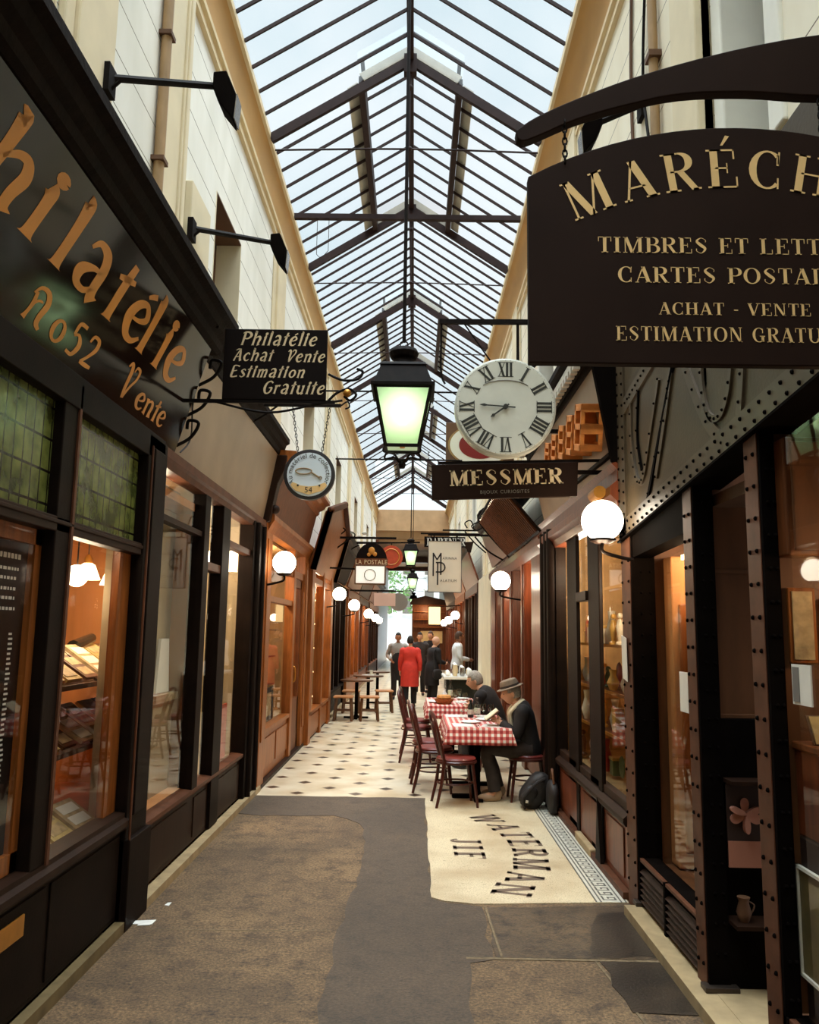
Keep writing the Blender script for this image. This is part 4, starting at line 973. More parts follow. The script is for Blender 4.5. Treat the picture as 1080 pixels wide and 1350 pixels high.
b = MB(); b.prism([(x,8.98,z) for x,z in ((X3-.08,2.78),(X3+.05,2.78),(X3+.09,2.86),(X3+.12,2.90),(X3+.12,2.96),(X3+.05,3.0),(X3-.08,3.0))],(0,3.6,0)); s3.part('head_moulding', b, 'orange_wood')
s3.part('cornice', top_cornice(X3+.14,-1,8.95,12.65,3.46,.20), 'orange_wood')
structure(MB().box(LX-.05,LX+.04,9.05,16.6,-.02,.04).build('baseboard_left_wood','brown_black'))
interior(X3, -1, 9.1, 12.4, 1.0, 'interior_gold', .55, 2.75)
rnd = random.Random(21)
for z, zn in ((1.0,'lower'),(1.36,'middle'),(1.7,'upper')):
    t = Thing('display_shelf', zn+' glass shelf in the window of the orange wooden shop', 'shelf', (-1.98,10.2,z)); t.part('board', MB().box(-2.12,-1.85,9.35,11.1,z-.012,z), 'orange_wood_dark')
    for k in range(7):
        y = 9.45+k*.235; h = rnd.uniform(.12,.24); c = ['trinket_red','trinket_blue','trinket_white','trinket_gold','trinket_green'][rnd.randrange(5)]
        o = Thing('tin_box', 'small coloured tin box on the %s shelf of the orange wooden shop' % zn, 'box', (-1.97,y,z), group='tins on the %s shelf' % zn)
        o.part('body', MB().box(-2.02,-1.92,y-.07,y+.07,z+.001,z+h), c, bevel=.006); o.part('lid', MB().box(-2.025,-1.915,y-.075,y+.075,z+h,z+h+.02), 'trinket_gold')
t = Thing('framed_picture','black picture frame leaning low in the orange shop window','frame',(-1.85,10.3,.6))
f = MB(); f.box(-1.83,-1.80,9.95,10.02,.58,.98); f.box(-1.83,-1.80,10.7,10.77,.58,.98); f.box(-1.83,-1.80,9.95,10.77,.92,.98); f.box(-1.83,-1.80,9.95,10.77,.56,.63); t.part('frame', f, 'ink'); t.part('picture', MB().box(-1.83,-1.815,10.02,10.7,.63,.92), 'paper_aged')
for k in range(4):
    t = Thing('folded_card','white folded card standing in the front of the orange shop window','card',(-1.78,9.45+k*.14,.55),group='white cards in the orange shop window'); t.part('card', MB().prism([(-1.82,9.42+k*.14,.551),(-1.74,9.42+k*.14,.551),(-1.78,9.42+k*.14,.65)],(0,.09,0)), 'paper')
ld = Thing('ceiling_lamp','warm lamp hanging inside the orange wooden shop','lamp',(-2.1,10.4,2.6)); ld.part('lamp_shade', MB().lathe([(.10,0),(.08,.08),(.03,.12)],(-2.1,10.4,2.60),14), 'shade_light', True); ld.lamp((-2.1,10.4,2.5), 70, (1,.82,.6), .08)

def globe(name, label, c, r, wallx, m='globe_light', energy=0, below=True, grp=None):
    # wall globe: a bracket arm and cup under a glass globe
    t = Thing(name, label, 'lamp', (wallx, c[1], c[2]), group=grp); x, y, z = c
    t.part('globe', MB().ball(c, r, n=24, m=16), m, True)
    t.part('cup', MB().lathe([(r*.35,-r*1.12),(r*.62,-r*1.0),(r*.66,-r*.9),(r*.4,-r*.86)], c, 16), 'brown_black', True)
    t.part('bracket', MB().tube([(wallx,y,z-r*1.9),(x+(wallx-x)*.5,y,z-r*1.75),(x,y,z-r*1.5),(x,y,z-r*1.05)], .012, 8), 'wrought_iron', True)
    if energy: t.lamp((x,y,z+r*1.3) if not below else (x-.0,y,z-r*1.6), energy)
    return t
globe('globe_lamp','white globe lamp on the orange wooden shopfront',(-1.44,9.0,2.43),.128,X3+.06,'globe_light')

# ---- left 4: projecting wooden shopfront with a pointed leaning panel --------------------
X4 = -1.60
s4 = Thing('shopfront','projecting amber wooden shopfront with a tall pointed leaning board','shopfront',(X4,14.3,0))
b = MB(); b.box(X4-.1,X4,12.62,15.7,.04,.42); b.box(X4,X4+.014,12.9,14.1,.1,.38); b.box(X4,X4+.014,14.3,15.3,.1,.38); s4.part('stall_riser', b, 'orange_wood', bevel=.006)
s4.part('window_sill', MB().box(X4-.1,X4+.04,12.62,15.7,.42,.47), 'orange_wood', bevel=.006)
for y0, y1 in ((12.55,12.85),(14.12,14.3),(15.45,15.8)): s4.part('pilaster', MB().box(X4-.1,X4+.04,y0,y1,0,2.95), 'orange_wood', bevel=.01)
s4.part('transom_bar', MB().box(X4-.08,X4+.02,12.8,15.5,2.44,2.54), 'orange_wood', bevel=.006)
for y0, y1 in ((12.85,14.12),(14.3,15.45)): s4.part('window_pane', MB().quad((X4-.04,y0,.47),(X4-.04,y1,.47),(X4-.04,y1,2.46),(X4-.04,y0,2.46)), 'shop_glass')
b = MB(); L_ = .30
b.prism([(X4+.02,12.5,2.62),(X4+.02,15.9,2.62),(X4+.02+L_*.8,15.9,3.52),(X4+.02+L_,14.3,3.86),(X4+.02+L_*.8,12.5,3.52)],(-.05,0,.01)); s4.part('leaning_board', b, 'orange_wood')
b = MB(); fp_ = [(X4+.05,12.5,2.62),(X4+.05+L_*.8,12.5,3.54),(X4+.05+L_,14.3,3.90),(X4+.05+L_*.8,15.9,3.54),(X4+.05,15.9,2.62)]
for q0, q1 in zip(fp_, fp_[1:]): b.bar(q0, q1, .09, .09)
for q0 in fp_[1:-1]: b.ball(q0, .06, n=8, m=6); s4.part('board_frame', b, 'orange_wood_dark', True)
b = MB()
for y, z in ((13.2,3.15),(14.6,3.2),(13.9,2.85)):
    k = (z-2.62)/.9*L_*.8+.028; b.prism([(X4+k-.1,y-.28,z-.16),(X4+k-.1,y+.28,z-.16),(X4+k,y+.28,z+.16),(X4+k,y-.28,z+.16)],(.012,0,0))
s4.part('board_plaque', b, 'brass', label='gilded plaques')
interior(X4, -1, 12.7, 15.7, 1.0, 'interior_beige', .42, 2.6)
for k in range(10):
    z = .55+.42*(k % 5); y = 13.2 if k < 5 else 14.75
    t = Thing('fairy_light','small warm light bulb of the strings in the amber shop window','lamp',(-1.75,y,z),group='bulbs in the amber shop window'); t.part('bulb', MB().ball((-1.75,y,z),.03,n=10,m=8), 'small_bulb', True); t.part('cord', MB().tube([(-1.75,y,z+.03),(-1.75,y,z+.2)],.004,5), 'ink')
t = Thing('display_cabinet','pale lit display cabinet behind the amber shop window','cabinet',(-2.0,13.6,.42)); t.part('body', MB().box(-2.2,-2.0,12.95,15.2,.43,2.3), 'paper_aged', bevel=.01)
for z in (.9,1.35,1.8): t.part('shelf', MB().box(-2.0,-1.86,13.0,15.1,z,z+.02), 'orange_wood')
ld = Thing('ceiling_lamp','warm lamp inside the amber shop with the pointed board','lamp',(-1.8,14.2,2.5)); ld.part('lamp_shade', MB().lathe([(.10,0),(.08,.06),(.03,.08)],(-1.82,14.2,2.5),14), 'shade_light', True); ld.lamp((-1.80,14.2,2.4), 90, (1,.80,.54), .08)

# ---- far shopfronts, both sides ----------------------------------------------------------
def far_shop(x, side, y0, y1, m, m2, label, sill=.5, head=2.6, lean=.22, fz=(2.85,3.5), bays=3, inside='interior_brown', light=14, fasc=None, lcol=(1,.76,.5)):
    s = -side; t = Thing('shopfront', label, 'shopfront', (x,(y0+y1)/2,0))
    def bx(mb, o0, o1, a, b_, c, d): xa, xb = x+s*o0, x+s*o1; return mb.box(min(xa,xb), max(xa,xb), a, b_, c, d)
    t.part('stall_riser', bx(MB(),-.08,0,y0,y1,.03,sill), m, bevel=.006)
    t.part('window_sill', bx(MB(),-.08,.035,y0,y1,sill,sill+.05), m2, bevel=.005)
    w = (y1-y0)/bays
    for i in range(bays+1):
        yc = y0+i*w; hw = .13 if i in (0,bays) else .06
        t.part('pilaster' if i in (0,bays) else 'mullion', bx(MB(),-.08,.045 if i in (0,bays) else .02,max(y0,yc-hw),min(y1,yc+hw),0 if i in (0,bays) else sill,head+.15), m, bevel=.008)
    t.part('head_rail', bx(MB(),-.08,.05,y0,y1,head,head+.2), m2, bevel=.008)
    for i in range(bays):
        a, b_ = y0+i*w+.08, y0+(i+1)*w-.08; xx = x-s*.03
        t.part('window_pane', MB().quad((xx,a,sill),(xx,b_,sill),(xx,b_,head),(xx,a,head)), 'shop_glass')
    t.part('fascia_panel', lean_board(x+s*.02,side,y0,y1,fz[0],fz[1],lean), fasc or m2)
    t.part('cornice', top_cornice(x+s*lean,side,y0-.05,y1+.05,fz[1]-.03,.15), m)
    interior(x, side, y0+.05, y1-.05, .9, inside, sill-.02, head+.1)
    rnd = random.Random(int(y0*10)+side)
    ld = Thing('ceiling_lamp','warm lamp inside the '+label.split(' with ')[0], 'lamp', (x+side*.35,(y0+y1)/2,head-.1)); ld.part('lamp_shade', MB().lathe([(.09,0),(.07,.06),(.03,.08)],(x+side*.35,(y0+y1)/2,head-.14),12), 'shade_light', True); ld.lamp((x+side*.35,(y0+y1)/2,head-.26), light*2.2, lcol, .08)
    for k in range(bays*2):
        y = y0+.3+k*(y1-y0-.6)/(bays*2-1); h = rnd.uniform(.2,.5); c = ['trinket_red','trinket_white','trinket_gold','trinket_brown','trinket_green'][rnd.randrange(5)]
        o = Thing('display_item','goods shown in the window of the '+label.split(' with ')[0],'goods',(x+side*.25,y,sill),group='goods in the '+label.split(' with ')[0]); o.part('body', MB().lathe([(.07,0),(.09,h*.4),(.05,h*.8),(.06,h)],(x+side*.25,y,sill-.018),10), c, True); o.part('rim', MB().lathe([(.05,0),(.07,.02),(.04,.03)],(x+side*.25,y,sill-.018+h),10), 'trinket_gold', True)
    return t
far_shop(-1.66,-1,15.95,19.4,'black_paint','dark_cornice','near black shopfront beyond the amber one with dim panes',.45,2.5,.25,(2.75,3.4),3,'interior_brown',10)
far_shop(-1.62,-1,19.6,23.6,'orange_wood','orange_wood_dark','brown orange far shopfront on the left with dark fascia',.5,2.5,.22,(2.75,3.4),3,'interior_amber',26)
far_shop(-1.62,-1,23.8,28.5,'orange_wood_dark','brown_black','farther left shopfront of reddish wood with lit panes',.5,2.5,.22,(2.75,3.4),3,'interior_amber',34)
far_shop(-1.60,-1,28.7,35.8,'brown_black','orange_wood_dark','last left shopfront before the low passage with bright panes',.5,2.5,.2,(2.75,3.4),4,'interior_amber',40)
structure(MB().box(LX-.05,LX+.06,16.6,36,-.02,.06).build('baseboard_left_far','stone_step'))
# ================================================================ RIGHT SIDE
# ---- riveted iron shopfront nearest on the right ---------------------------------------
ir = Thing('iron_shopfront','olive black riveted iron shopfront with girder panel, posts and plate glass','shopfront',(RX,3.6,0))
def rivet(mb, p, n, r=.011):
    p = Vector(p); mb.ball(p, r, n=6, m=4, mi=1); return mb
def post(y0, y1, z1, d=.115):
    fb = MB(); fb.box(RX-.004,RX+.02,y0,y1,0,z1)
    b = MB(); b.box(RX+.02,RX+d,y0-.02,y0+.05,0,z1); b.box(RX-.0,RX+d,y0-.022,y0,0,z1)
    ir.part('base_plate', MB().box(RX-.03,RX+.13,y0-.06,y0+.02,.06,.085), 'steel_dark', bevel=.004)
    z = .16
    while z < z1-.05: rivet(fb,(RX-.006,y0+.03,z),None,.010); rivet(fb,(RX-.006,y1-.03,z),None,.010); rivet(b,(RX+.4*d,y0-.024,z+.06),None,.009); rivet(b,(RX+.8*d,y0-.024,z+.06),None,.009); z += .135
    ir.part('post', b, ['iron_black','iron_black']); ir.part('post_flange', fb, ['iron_brown','iron_black'])
post(5.36,5.58,2.36,.15); post(4.15,4.28,2.47,.10); post(3.33,3.46,2.55,.062); post(1.3,1.43,2.74)
# girder with sloping lower edge
def gzb(y): return 2.335+(5.55-y)*(2.603-2.335)/(5.55-2.788)
b = MB(); b.prism([(RX,5.58,gzb(5.58)),(RX,.2,gzb(.2)),(RX,.2,3.72),(RX,5.58,3.62)],(.12,0,0)); ir.part('girder_panel', b, 'iron_paint', label='olive painted iron panel')
b = MB(); b.prism([(RX-.014,5.58,gzb(5.58)),(RX-.014,.2,gzb(.2)),(RX-.014,.2,gzb(.2)+.125),(RX-.014,5.58,gzb(5.58)+.125)],(.014,0,0)); rv = b; y = 5.5
while y > .4: rivet(rv,(RX-.016,y,gzb(y)+.03),None,.010); rivet(rv,(RX-.016,y-.05,gzb(y-.05)+.092),None,.010); y -= .10
ir.part('girder_band', b, ['iron_rib','iron_black'])
b = MB(); b.prism([(RX-.03,5.58,gzb(5.58)-.012),(RX-.03,.2,gzb(.2)-.012),(RX-.03,.2,gzb(.2)),(RX-.03,5.58,gzb(5.58))],(.2,0,0)); ir.part('girder_flange', b, 'iron_black')
b = MB(); b.box(RX-.014,RX,5.40,5.58,gzb(5.5),3.62); rv = b; z = 2.5
while z < 3.6: rivet(rv,(RX-.016,5.43,z),None,.010); rivet(rv,(RX-.016,5.55,z+.03),None,.010); z += .075
ir.part('girder_band', b, ['iron_rib','iron_black'])
b = MB(); b.prism([(RX-.014,5.40,3.18),(RX-.014,3.9,3.42),(RX-.014,3.9,3.53),(RX-.014,5.40,3.29)],(.014,0,0)); rv = b
for i in range(22): y = 5.35-i*.066; rivet(rv,(RX-.016,y,3.18+(5.40-y)*.16+.055),None,.009)
ir.part('girder_band', b, ['iron_rib','iron_black'])
def strap(pts, w=.05, m='iron_rib', rv=True):
    b = MB(); c = smooth_curve(pts, 7); P = [(p[0],p[1]) for p in c]
    for q in ribbon(P, [w]*len(P)): b.prism([(RX-.012,p.x,p.y) for p in q],(.014,0,0))
    if rv:
        for p in P[::3]: rivet(b,(RX-.014,p[0],p[1]),None,.008)
    ir.part('girder_strap', b, [m,'iron_black'])
strap([(4.35,3.18),(4.62,2.86),(4.95,2.46)],.035,'iron_black')
strap([(4.25,3.40),(4.38,3.16),(4.5,2.95),(4.72,2.62)],.05)
strap([(4.30,3.30),(4.10,3.02),(3.9,2.76),(3.68,2.58)],.07)
strap([(5.24,3.25),(5.24,2.95),(5.16,2.72),(5.05,2.645),(4.95,2.70),(4.84,2.86),(4.62,3.18)],.035)
strap([(5.05,3.24),(5.10,2.95),(5.02,2.72)],.02,'iron_black')
strap([(3.93,3.30),(3.92,2.95),(3.86,2.78),(3.76,2.715),(3.64,2.74),(3.55,2.9),(3.5,3.30)],.035)
strap([(3.40,3.3),(3.42,2.92),(3.48,2.66)],.06)
strap([(3.2,3.3),(3.22,2.98),(3.1,2.80),(2.98,2.76),(2.86,2.84),(2.78,3.1)],.035)
strap([(2.95,3.3),(2.8,2.95),(2.62,2.66)],.06)
for y0, y1, zb, zt, gx in ((4.28,5.36,.34,2.30,.115),(1.43,3.33,.30,2.50,.055)):
    ir.part('window_pane', MB().quad((RX+gx,y0,zb),(RX+gx,y1,zb),(RX+gx,y1,zt+.12),(RX+gx,y0,zt+.12)), 'shop_glass')
    b = MB(); b.box(RX+.004,RX+.03,y0,y1,zb-.02,zb); ir.part('sill_edge', b, 'iron_brown', bevel=.004); ir.part('window_sill', MB().box(RX+.03,RX+.13,y0,y1,zb-.02,zb-.004), 'iron_black')
    b = MB(); z = .09
    while z < zb-.05: b.prism([(RX+.0,y0,z),(RX+.004,y0,z-.004),(RX+.03,y0,z+.018),(RX+.03,y0,z+.024)],(0,y1-y0,0),1); z += .034
    b.box(RX+.03,RX+.05,y0,y1,.06,zb-.03); b.box(RX,RX+.03,y1-.04,y1,.06,zb); b.box(RX,RX+.03,(y0+y1)/2-.015,(y0+y1)/2+.015,.06,zb)
    ir.part('vent_grille', b, ['iron_black','brown_black'])
b = MB(); b.prism([(RX+.008,4.28,2.24),(RX+.008,5.36,2.20),(RX+.008,5.36,2.36),(RX+.008,4.28,2.47)],(.12,0,0)); b.box(RX+.06,RX+.08,4.28,4.36,.34,2.3); ir.part('head_rail', b, 'iron_black')
structure(MB().box(1.315,RX+.05,-1,5.34,-.02,.06).build('baseboard_right','stone_step'))
structure(MB().box(RX+.02,2.3,3.46,4.16,-.02,.062).build('floor_threshold','stone_step'))
# doorway: dark panel and cabinet facing the entrance
dp = Thing('door_panel','tall dark brown wooden panel inside the iron doorway','panel',(1.9,4.24,.06))
b = MB(); b.box(RX+.117,2.35,4.20,4.26,1.28,2.58); b.box(RX+.117,2.35,4.192,4.20,2.02,2.04); b.box(RX+.117,2.35,4.192,4.20,1.28,1.32); dp.part('panel', b, 'interior_brown', bevel=.004)
b = MB(); b.box(RX+.117,2.30,3.47,4.19,2.36,2.42); dp.part('soffit', b, 'recess_brown')
dc = Thing('display_cabinet','black display cabinet with two niches in the iron doorway','cabinet',(1.75,4.22,.062))
b = MB(); b.box(RX+.08,2.2,4.14,4.20,.065,.36); b.box(RX+.08,2.2,4.14,4.20,1.02,1.30); b.box(RX+.08,2.2,4.19,4.205,.36,1.02); dc.part('body', b, 'iron_black', bevel=.004)
for z in (1.005,.36): dc.part('shelf', MB().box(RX+.10,2.2,4.02,4.18,z,z+.018), 'brown_black')
dc.part('keyhole', MB().ball((1.69,4.138,.30),.008), 'brass')
op = Thing('orchid_picture','dark picture of a pink orchid above a pink card in the cabinet niche','picture',(1.62,4.12,.6))
op.part('board', MB().box(RX+.105,1.735,4.11,4.12,.63,.998), 'poster_dark')
fl = MB(); cx, cz = 1.60, .862
for a, rr, w_ in ((90,.07,.020),(205,.075,.024),(335,.075,.024),(20,.075,.015),(160,.075,.015),(270,.085,.013)):
    a = math.radians(a); d = Vector((math.cos(a),0,math.sin(a))); nn = Vector((-d.z,0,d.x)); c = Vector((cx,4.107,cz))+d*rr*.52
    fl.prism([c+d*rr*.52*math.cos(t)+nn*w_*math.sin(t)*(1+.25*math.cos(t)) for t in [k*PI/10 for k in range(20)]],(0,-.002-.0003*len(fl.f),0))
op.part('flower', fl, 'orchid_pink'); op.part('card', MB().box(RX+.105,1.735,4.105,4.115,.615,.735), 'card_pink')
vs_ = Thing('vase','small dim vase standing in the lower cabinet niche','vase',(1.57,4.10,.378)); vs_.part('body', MB().lathe([(.02,0),(.035,.04),(.022,.09),(.03,.11)],(1.57,4.09,.379),14), 'recess_brown', True); vs_.part('handle', MB().tube([(1.592,4.09,.47),(1.62,4.09,.45),(1.60,4.09,.41)],.004,6), 'recess_brown')

# rooms behind the iron front
g = MB(); g.box(2.30,2.36,4.20,5.4,0,2.6); g.box(RX+.12,2.36,4.2,5.4,2.55,2.6); g.box(RX+.12,2.36,5.36,5.42,0,2.6); g.box(RX+.12,2.36,4.2,5.4,.02,.30); g.box(RX+.13,2.36,4.285,4.31,0,2.6); structure(g.build('wall_interior','interior_brown'))
t = Thing('wooden_cupboard','tall orange brown cupboard seen through the narrow iron framed window','cupboard',(1.9,5.2,.3)); t.part('body', MB().box(1.62,2.25,5.2,5.355,.31,2.2), 'interior_amber', bevel=.01); t.part('door', MB().box(1.66,1.93,5.18,5.2,.4,1.9), 'orange_wood', bevel=.01); t.part('door', MB().box(1.96,2.22,5.18,5.2,.4,1.9), 'orange_wood', bevel=.01)
t = Thing('globe_lamp','small yellow globe standing in for a reflection in the narrow iron framed window','lamp',(1.72,5.0,1.95)); t.part('globe', MB().ball((1.72,5.02,1.96),.05), 'small_bulb', True); t.part('stem', MB().tube([(1.72,5.02,2.01),(1.72,5.02,2.55)],.006,6), 'brass'); t.lamp((1.76,4.95,2.2), 16, (1,.70,.42), .06)  # globe reflection in this pane is built as an added glowing ball inside
t = Thing('paper_notice','white paper notice stuck on the narrow iron framed window','notice',(1.455,4.6,1.3)); t.part('sheet', MB().box(RX+.105,RX+.111,4.62,4.76,1.28,1.50), 'paper')
t = Thing('strip_lamp','pale strip lamp at the top of the narrow iron framed window','lamp',(1.5,4.5,2.22)); t.part('tube', MB().bar((RX+.15,4.45,2.15),(RX+.19,4.85,2.16),.05,.03), 'shade_light'); t.part('bracket', MB().box(RX+.15,RX+.19,4.6,4.64,2.17,2.5), 'brass')
g = MB(); g.box(2.6,2.66,-1,3.5,0,3.0); g.box(RX+.12,2.66,-1,3.5,2.62,2.7); g.box(RX+.066,2.66,3.335,3.36,.3,2.62); g.box(RX+.06,2.66,-1,3.5,-.05,.27); g.box(RX+.12,2.66,-1.06,-1,0,2.7); structure(g.build('wall_interior','interior_brown'))
ct = Thing('shop_counter','brown wooden counter with carved front inside the large right window','counter',(1.9,3.25,.27)); ct.part('body', MB().box(1.50,2.4,3.16,3.325,.28,.95), 'poster_dark', bevel=.01); ct.part('front_panel', MB().box(1.50,2.4,3.14,3.325,.95,1.27), 'red_wood', bevel=.008); ct.part('top', MB().box(1.49,2.42,3.10,3.33,1.27,1.30), 'orange_wood_dark', bevel=.006)
ct.part('carving', MB().tube([(1.54+.022*i,3.136,1.05+.035*math.sin(i*1.3)) for i in range(14)],.008,6), 'orange_wood', True)
for x, z, w_, h_, m_, lab in ((1.555,1.60,.11,.30,'paper_aged','framed sepia print above the counter, nearest the iron post'),(1.70,1.56,.13,.30,'poster_olive','framed olive picture above the counter beside the sepia print'),(1.90,1.60,.15,.34,'paper_yellow','framed yellowed print above the counter, farthest from the iron post')):
    t = Thing('framed_print', lab, 'picture', (x,3.33,z)); t.part('frame', MB().box(x-w_/2,x+w_/2,3.315,3.333,z,z+h_), 'orange_wood', bevel=.004); t.part('print', MB().box(x-w_/2+.015,x+w_/2-.015,3.31,3.316,z+.015,z+h_-.015), m_)
for x in (1.60,1.90):
    t = Thing('wall_cupboard', 'brown wall cupboard high over the counter, '+('next to the iron post' if x < 1.7 else 'away from the iron post'), 'cupboard', (x,3.3,2.02)); t.part('body', MB().box(x-.13,x+.13,3.22,3.333,2.02,2.5), 'orange_wood_dark', bevel=.008); t.part('door', MB().box(x-.11,x+.11,3.205,3.22,2.04,2.48), 'interior_brown', bevel=.006)
t = Thing('globe_lamp','dim yellow globe lamp hanging inside the large right window','lamp',(1.9,3.0,2.2)); t.part('globe', MB().ball((1.92,3.02,2.12),.075), 'shade_light', True); t.part('cord', MB().tube([(1.92,3.02,2.19),(1.92,3.02,2.62)],.005,6), 'ink'); t.lamp((1.92,3.02,1.95), 7, (1,.70,.42), .06)
t = Thing('paper_notice','white printed notice stuck to the large right window','notice',(1.45,3.15,1.5)); t.part('sheet', MB().box(RX+.047,RX+.053,3.07,3.22,1.45,1.60), 'paper'); t.part('print', MB().box(RX+.044,RX+.047,3.16,3.21,1.46,1.59), 'ink_grey')
t = Thing('open_book','open pale book propped on the counter in the large right window','book',(1.60,3.18,1.30)); Rb = Matrix.Translation((1.58,3.18,1.306)) @ Matrix.Rotation(-.5,4,'X'); t.part('page', MB().box(-.06,.06,0,.006,0,.11).xf(Rb), 'paper_yellow'); t.part('cover', MB().box(-.068,.068,.007,.013,0,.118).xf(Rb), 'leather_brown')
t = Thing('porcelain_bird','small white porcelain piece on the counter in the large right window','ornament',(1.70,3.16,1.30)); g = MB(); g.ball((1.70,3.16,1.328),.027,(1.8,1,1)); g.ball((1.665,3.16,1.362),.016); t.part('body', g, 'plate_white', True)
fp = Thing('framed_poster','white edged framed poster leaning low inside the large right window','poster',(1.47,3.2,.45))
f = MB(); y0, y1, z0, z1 = 2.86,3.33,.44,.84
for a, b_, c, d in ((y0,y0+.014,z0,z1),(y1-.014,y1,z0,z1),(y0,y1,z0,z0+.012),(y0,y1,z1-.012,z1)): f.box(RX+.07,RX+.085,a,b_,c,d)
fp.part('frame', f, 'frame_white'); fp.part('print', MB().box(RX+.08,RX+.09,y0+.01,y1-.01,z0+.01,z1-.01), 'poster_olive')
g = MB(); g.tube([(RX+.077,3.13,.47),(RX+.077,3.12,.60),(RX+.077,3.10,.70)],[.05,.035,.02],8,ratio=[.12]*3); g.ball((RX+.077,3.10,.74),.03,(.15,1,1)); fp.part('figure', g, 'poster_dark')

# ---- big curved sign over the right side --------------------------------------------------
K = .9404
def MS(x, z, y=2.05): return (x*K, y, 1.70+(z-1.70)*K)
ms = Thing('hanging_sign','large dark brown arched sign lettered MARÉCHAL Timbres et Lettres in gold','sign',(.86,2.05,2.4))
cx, R_ = .907, 1.21
zt = 3.152
arcp = [(cx+ (i/20*2-1)*.600, zt-(R_-math.sqrt(R_*R_-((i/20*2-1)*.6)**2))) for i in range(21)]
poly = [MS(cx-.600,2.441)]+[MS(a, c) for a, c in arcp]+[MS(cx+.600,2.441)]
ms.part('board', MB().prism(poly,(0,.03,0)), 'sign_brown', bevel=.003)
lt = MB(); fy = 2.0485
def mpl(x, z): p = MS(x, z, fy); return p
gl, wd = layout('MARÉCHAL', SERIF, .118, .16); RB = 1.05; zb = 2.965
for xo, quads in gl:
    idx = gl.index((xo, quads)); ch = 'MARÉCHAL'[idx]; wch = SERIF[ch][1]*.118; a = (xo+wch/2-wd/2)*1.02/RB
    for q in quads:
        pts = []
        for p in q:
            u = p.x*.118-wch/2; v = p.y*.118; r = RB+v
            pts.append(mpl(cx+RB*math.sin(a)+v*math.sin(a)+u*math.cos(a), zb-RB+RB*math.cos(a)+v*math.cos(a)-u*math.sin(a)))
        lt.add(pts, [(0,1,2,3)])
def line(txt, z, h, x0, k, font=SERIF):
    w = layout(txt, font, h, .10)[1]; half = cx-x0
    letters(lt, txt, font, h, lambda a, c: mpl(x0+a, z+c), .10, 'l', 0, 2*half/w*k)
line('TIMBRES ET LETTRES', 2.765, .047, .502, .94); line('CARTES POSTALES', 2.677, .047, .556, .954); line('ACHAT - VENTE', 2.584, .036, .668, .885); line('ESTIMATION GRATUITE', 2.507, .042, .548, .917)
ms.part('lettering', lt, 'gold_pale', label='pale gold serif lettering')
# curved arm above it
top_c = [(.272,3.132),(.33,3.175),(.45,3.235),(.60,3.298),(.76,3.352),(.95,3.405),(1.16,3.447),(1.42,3.47)]
bot_c = [(1.42,3.27),(1.15,3.252),(.95,3.262),(.756,3.253),(.60,3.218),(.45,3.170),(.34,3.118),(.295,3.100),(.276,3.108)]
ms.part('arched_arm', MB().prism([MS(a,c,2.045) for a,c in smooth_curve(top_c,4)+smooth_curve(bot_c,4)],(0,.035,0)), 'sign_brown', bevel=.003)
for xa in (.413, 1.15): 
    ch = MB(); z0 = 3.16 if xa < 1 else 3.255; z1 = 3.045 if xa < 1 else 3.13; n = 7
    for i in range(n):
        z = z0+(z1-z0)*i/(n-1); p = MS(xa,z); a = Vector((.006,0,0)) if i % 2 else Vector((0,.006,0)); ch.tube([Vector(p)+a*math.cos(t)+Vector((0,0,.012))*math.sin(t) for t in [k*PI/4 for k in range(8)]],.0025,5,closed=True)
    ms.part('chain', ch, 'wrought_iron')
st_ = MB(); st_.tube([MS(.92,3.04,2.14),MS(1.02,3.26,2.3)],.006,6); st_.tube([MS(1.08,3.06,2.14),MS(1.2,3.3,2.3)],.011,6)
ms.part('stay_rod', st_, 'zinc')

# ---- right 2: curio shop with dark posts and warm crowded panes -----------------------------
X5 = 1.43
s5 = Thing('shopfront','black brown curio shopfront with three panes of crowded warm display','shopfront',(X5,7.0,0))
def rb_(mb, o0, o1, a, b_, c, d): xa, xb = X5-o0, X5-o1; return mb.box(min(xa,xb), max(xa,xb), a, b_, c, d)
b = MB(); rb_(b,-.08,0,5.60,8.2,.05,.46); rb_(b,0,.01,5.75,6.25,.1,.42); rb_(b,0,.01,6.4,7.1,.1,.42); rb_(b,0,.01,7.25,8.1,.1,.42); s5.part('stall_riser', b, 'red_wood', bevel=.005)
b = MB(); b.prism([(X5+.08,5.6,.46),(X5-.03,5.6,.46),(X5-.045,5.6,.485),(X5-.045,5.6,.51),(X5-.01,5.6,.54),(X5+.08,5.6,.55)],(0,2.6,0)); s5.part('window_sill', b, 'brown_black')
for y0, y1, nm in ((6.34,6.80,'door_post'),(7.22,7.72,'door_post')):
    b = MB(); rb_(b,-.03,.0,y0+.1,y1,0,2.72); rb_(b,-.02,.012,y0,y0+.12,0,2.72); s5.part(nm, b, 'black_paint', bevel=.008)
b = MB(); b.prism([(X5-.02,6.27,.05),(X5-.02,6.44,.05),(X5-.02,6.36,.50)],(-.03,0,0)); s5.part('foot_wedge', b, 'black_paint')
s5.part('door_rail', rb_(MB(),-.06,.02,6.8,7.22,1.98,2.06), 'brown_black', bevel=.004); s5.part('bottom_rail', rb_(MB(),-.06,.0,5.6,8.2,.545,.60), 'brown_black', bevel=.004)
b = MB(); b.prism([(x,5.58,z) for x,z in ((X5+.08,2.56),(X5-.03,2.56),(X5-.05,2.62),(X5-.09,2.66),(X5-.09,2.72),(X5-.04,2.76),(X5-.04,2.84),(X5-.08,2.88),(X5+.08,2.92))],(0,3.4,0)); s5.part('head_moulding', b, 'red_wood')
